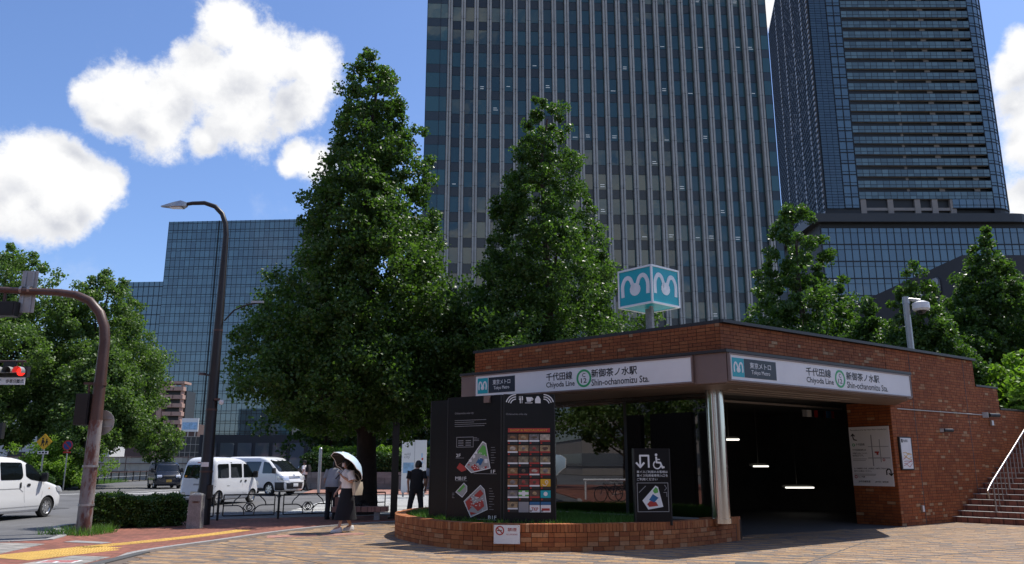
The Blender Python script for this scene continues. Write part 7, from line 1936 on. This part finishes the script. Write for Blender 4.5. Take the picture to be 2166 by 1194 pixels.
# the parasol
ph = sbm @ Vector((-.115, .265, 1.335)); ax = Vector((.56, .42, .71)).normalized()
um = thing('parasol', 'pale blue parasol with black lining tilted over the woman in white', 'parasol', ph)
sx_ = ax.orthogonal().normalized(); sy_ = ax.cross(sx_); tip_ = ax * .52
def canopy(off, mat, nm):
    vs = [tip_ + ax * (off)]; fs = []; n = 8; rows = ((.35, -.035), (.68, -.10), (.97, -.215), (1.12, -.30))
    for j, (q, dz) in enumerate(rows):
        for i in range(n * 4):
            a = 2 * math.pi * i / (n * 4); m_ = (i % 4) / 4; sc = 1 - .055 * math.sin(math.pi * m_)
            vs.append(tip_ + ax * (dz + off + (.012 * j * math.sin(math.pi * m_))) + (sx_ * math.cos(a) + sy_ * math.sin(a)) * (.435 * q * sc))
    N_ = n * 4
    for i in range(N_): fs.append((0, 1 + i, 1 + (i + 1) % N_))
    for j in range(len(rows) - 1):
        for i in range(N_): fs.append((1 + j * N_ + i, 1 + (j + 1) * N_ + i, 1 + (j + 1) * N_ + (i + 1) % N_, 1 + j * N_ + (i + 1) % N_))
    return MB().add(vs, fs).build(nm, MT[mat], um, smooth=25, fix=False)
canopy(.0, 'parasol_out', 'canopy'); canopy(-.008, 'parasol_in', 'lining')
b = MB(); N_ = 32
rim = []
for i in range(N_ + 1):
    a = 2 * math.pi * i / N_; m_ = (i % 4) / 4; sc = 1 - .055 * math.sin(math.pi * m_)
    rim.append(tip_ + ax * (-.303 + .036 * math.sin(math.pi * m_) * .99) + (sx_ * math.cos(a) + sy_ * math.sin(a)) * (.435 * 1.12 * sc))
b.tube(rim, .010, 5); b.build('rim_trim', MT['tee_white'], um)
for i in range(8):
    a = 2 * math.pi * i / 8; d = sx_ * math.cos(a) + sy_ * math.sin(a)
    b = MB(); b.tube([tip_ - ax * .02, tip_ - ax * .06 + d * .17, tip_ - ax * .12 + d * .32, tip_ - ax * .31 + d * .485], .004, 4); b.build('rib', MT['rail_steel'], um)
b = MB(); b.tube([ax * -.10, tip_ + ax * .05], .009, 8); b.build('shaft', MT['rail_steel'], um)
b = MB(); b.tube([ax * -.16, ax * -.03], .016, 8); b.build('handle', MT['black_plastic'], um)

def man(label, loc, rz, P, top, legm, shoem, hem=.88, hair=.02, vol=1.0, look=0., wide=.205):
    t, V_, f, rt = person(label, loc, rz, P, look)
    tee(V_, MT[top], t, hem, wide, .15)
    for s_ in 'lr': sleeve(V_, s_, MT[top], t, .7, .078, .084); leg(V_, s_, MT[legm], t); shoe(V_, s_, MT[shoem], t)
    b = MB(); b.ell([(V_['pelvis'] - UZ * .17, .12, .09), (V_['pelvis'] - UZ * .10, .17, .125), (V_['pelvis'] + UZ * .0, .175, .13), (V_['pelvis'] + UZ * .12, .165, .12)], 16); b.build('trouser_seat', MT[legm], t, smooth=60)
    hairdo(V_['head'], f, rt, MT['hair'], t, hair, vol)
    return t, V_, f, rt
base = dict(pelvis=(0, 0, .95), waist=(0, 0, 1.10), chest=(0, .02, 1.29), neck0=(0, .01, 1.46), neck=(0, .02, 1.52), head=(0, .04, 1.63),
            lsh=(-.20, .01, 1.41), rsh=(.20, .01, 1.41), lel=(-.27, -.02, 1.13), rel=(.27, -.02, 1.13), lwr=(-.27, .08, .89), rwr=(.27, .08, .89),
            lhip=(-.09, 0, .90), rhip=(.09, 0, .90), lkn=(-.11, .03, .50), rkn=(.11, .03, .50), lan=(-.12, 0, .09), ran=(.12, 0, .09), ltoe=(-.14, .15, .04), rtoe=(.14, .15, .04))
# man in grey leaning on the fence, back to the viewer
P = dict(base); P.update(pelvis=(0, -.02, .93), waist=(0, .0, 1.08), chest=(.0, .10, 1.26), neck0=(0, .17, 1.42), neck=(0, .20, 1.47), head=(0, .24, 1.56), lsh=(-.20, .12, 1.38), rsh=(.20, .12, 1.38), lel=(-.29, .12, 1.08), lwr=(-.26, .26, .86), rel=(.29, .12, 1.08), rwr=(.26, .26, .86), lkn=(-.12, .05, .5), rkn=(.13, .0, .5))
man('man in a grey T-shirt leaning on the fence with his back turned', (-5.28, 24.1, 0), R(-14), P, 'tee_grey', 'trousers', 'cloth_black', .92, .03, 1.05)
# man in black by the planter, seen from behind
P = dict(base); P.update(head=(.05, .08, 1.61), lel=(-.25, .0, 1.12), lwr=(-.23, .13, .90), rel=(.25, -.02, 1.12), rwr=(.20, .16, .93), lkn=(-.17, .03, .5), rkn=(.14, .03, .5), lan=(-.23, 0, .09), ran=(.16, 0, .09))
t, *_ = man('man in black standing legs apart with his back turned beside the dark post', (-2.72, 23.4, 0), R(8), P, 'cloth_black', 'trousers', 'cloth_black', .90, .02, 1.06)
t.scale = (.96, .96, .96)
P = dict(base); P.update(rel=(.28, .05, 1.13), rwr=(.18, .2, 1.05))
man('person in a pale grey shirt and jeans half hidden by the black side board', (-2.24, 24.0, 0), R(20), P, 'tee_grey', 'jeans', 'cloth_black', .92, .04, 1.05)
# distant pedestrian with a backpack
P = dict(base); P.update(rel=(.24, .10, 1.17), rwr=(.10, .34, 1.27), lel=(-.26, -.04, 1.14), lwr=(-.24, .12, .95), lkn=(-.09, .16, .50), lan=(-.09, .14, .10), rkn=(.09, -.02, .5), ran=(.09, -.2, .11), ltoe=(-.09, .3, .05), rtoe=(.09, -.06, .04))
t, V_, f, rt = man('man with cap and backpack walking with a phone on the far pavement', (-12.2, 48.2, 0), R(75), P, 'tee_white', 'trousers', 'cloth_black', .94, .02, 1.0)
m = wmat(t)
bp = thing('backpack', 'dark backpack worn by the man with a phone on the far pavement', 'backpack', m @ Vector((0, -.22, 1.08)), R(75))
b = MB(); b.loft([[(-.14, -.09, 0), (.14, -.09, 0), (.14, .07, 0), (-.14, .07, 0)], [(-.16, -.12, .2), (.16, -.12, .2), (.16, .08, .2), (-.16, .08, .2)], [(-.11, -.05, .42), (.11, -.05, .42), (.11, .07, .42), (-.11, .07, .42)]]); b.build('pack', MT['cloth_black'], bp, smooth=40)
b = MB()
for x in (-.12, .12): b.tube([(x, .07, .40), (x, .20, .40), (x, .33, .28), (x, .30, .10), (x, .08, .04)], .018, 6)
b.build('strap', MT['cloth_black'], bp)
cp = thing('cap', 'dark cap on the head of the man with a phone', 'cap', m @ (V_['head'] + UZ * .05), R(75))
b = MB(); b.ell([((0, 0, 0), .112, .118), ((0, 0, .05), .105, .11), ((0, 0, .085), .06, .065)], 16); b.build('crown_cloth', MT['cloth_black'], cp, smooth=60)
b = MB(); b.box(0, .14, .008, .14, .12, .012); b.build('peak', MT['cloth_black'], cp)
phn = thing('phone', 'phone held up by the man on the far pavement', 'phone', m @ Vector((.08, .47, 1.33)), R(75))
b = MB(); b.box(0, 0, 0, .07, .012, .15); b.build('phone_case', MT['black_plastic'], phn); b = MB(); b.box(0, -.0065, 0, .062, .002, .135); b.build('screen', MT['sky_print'], phn)
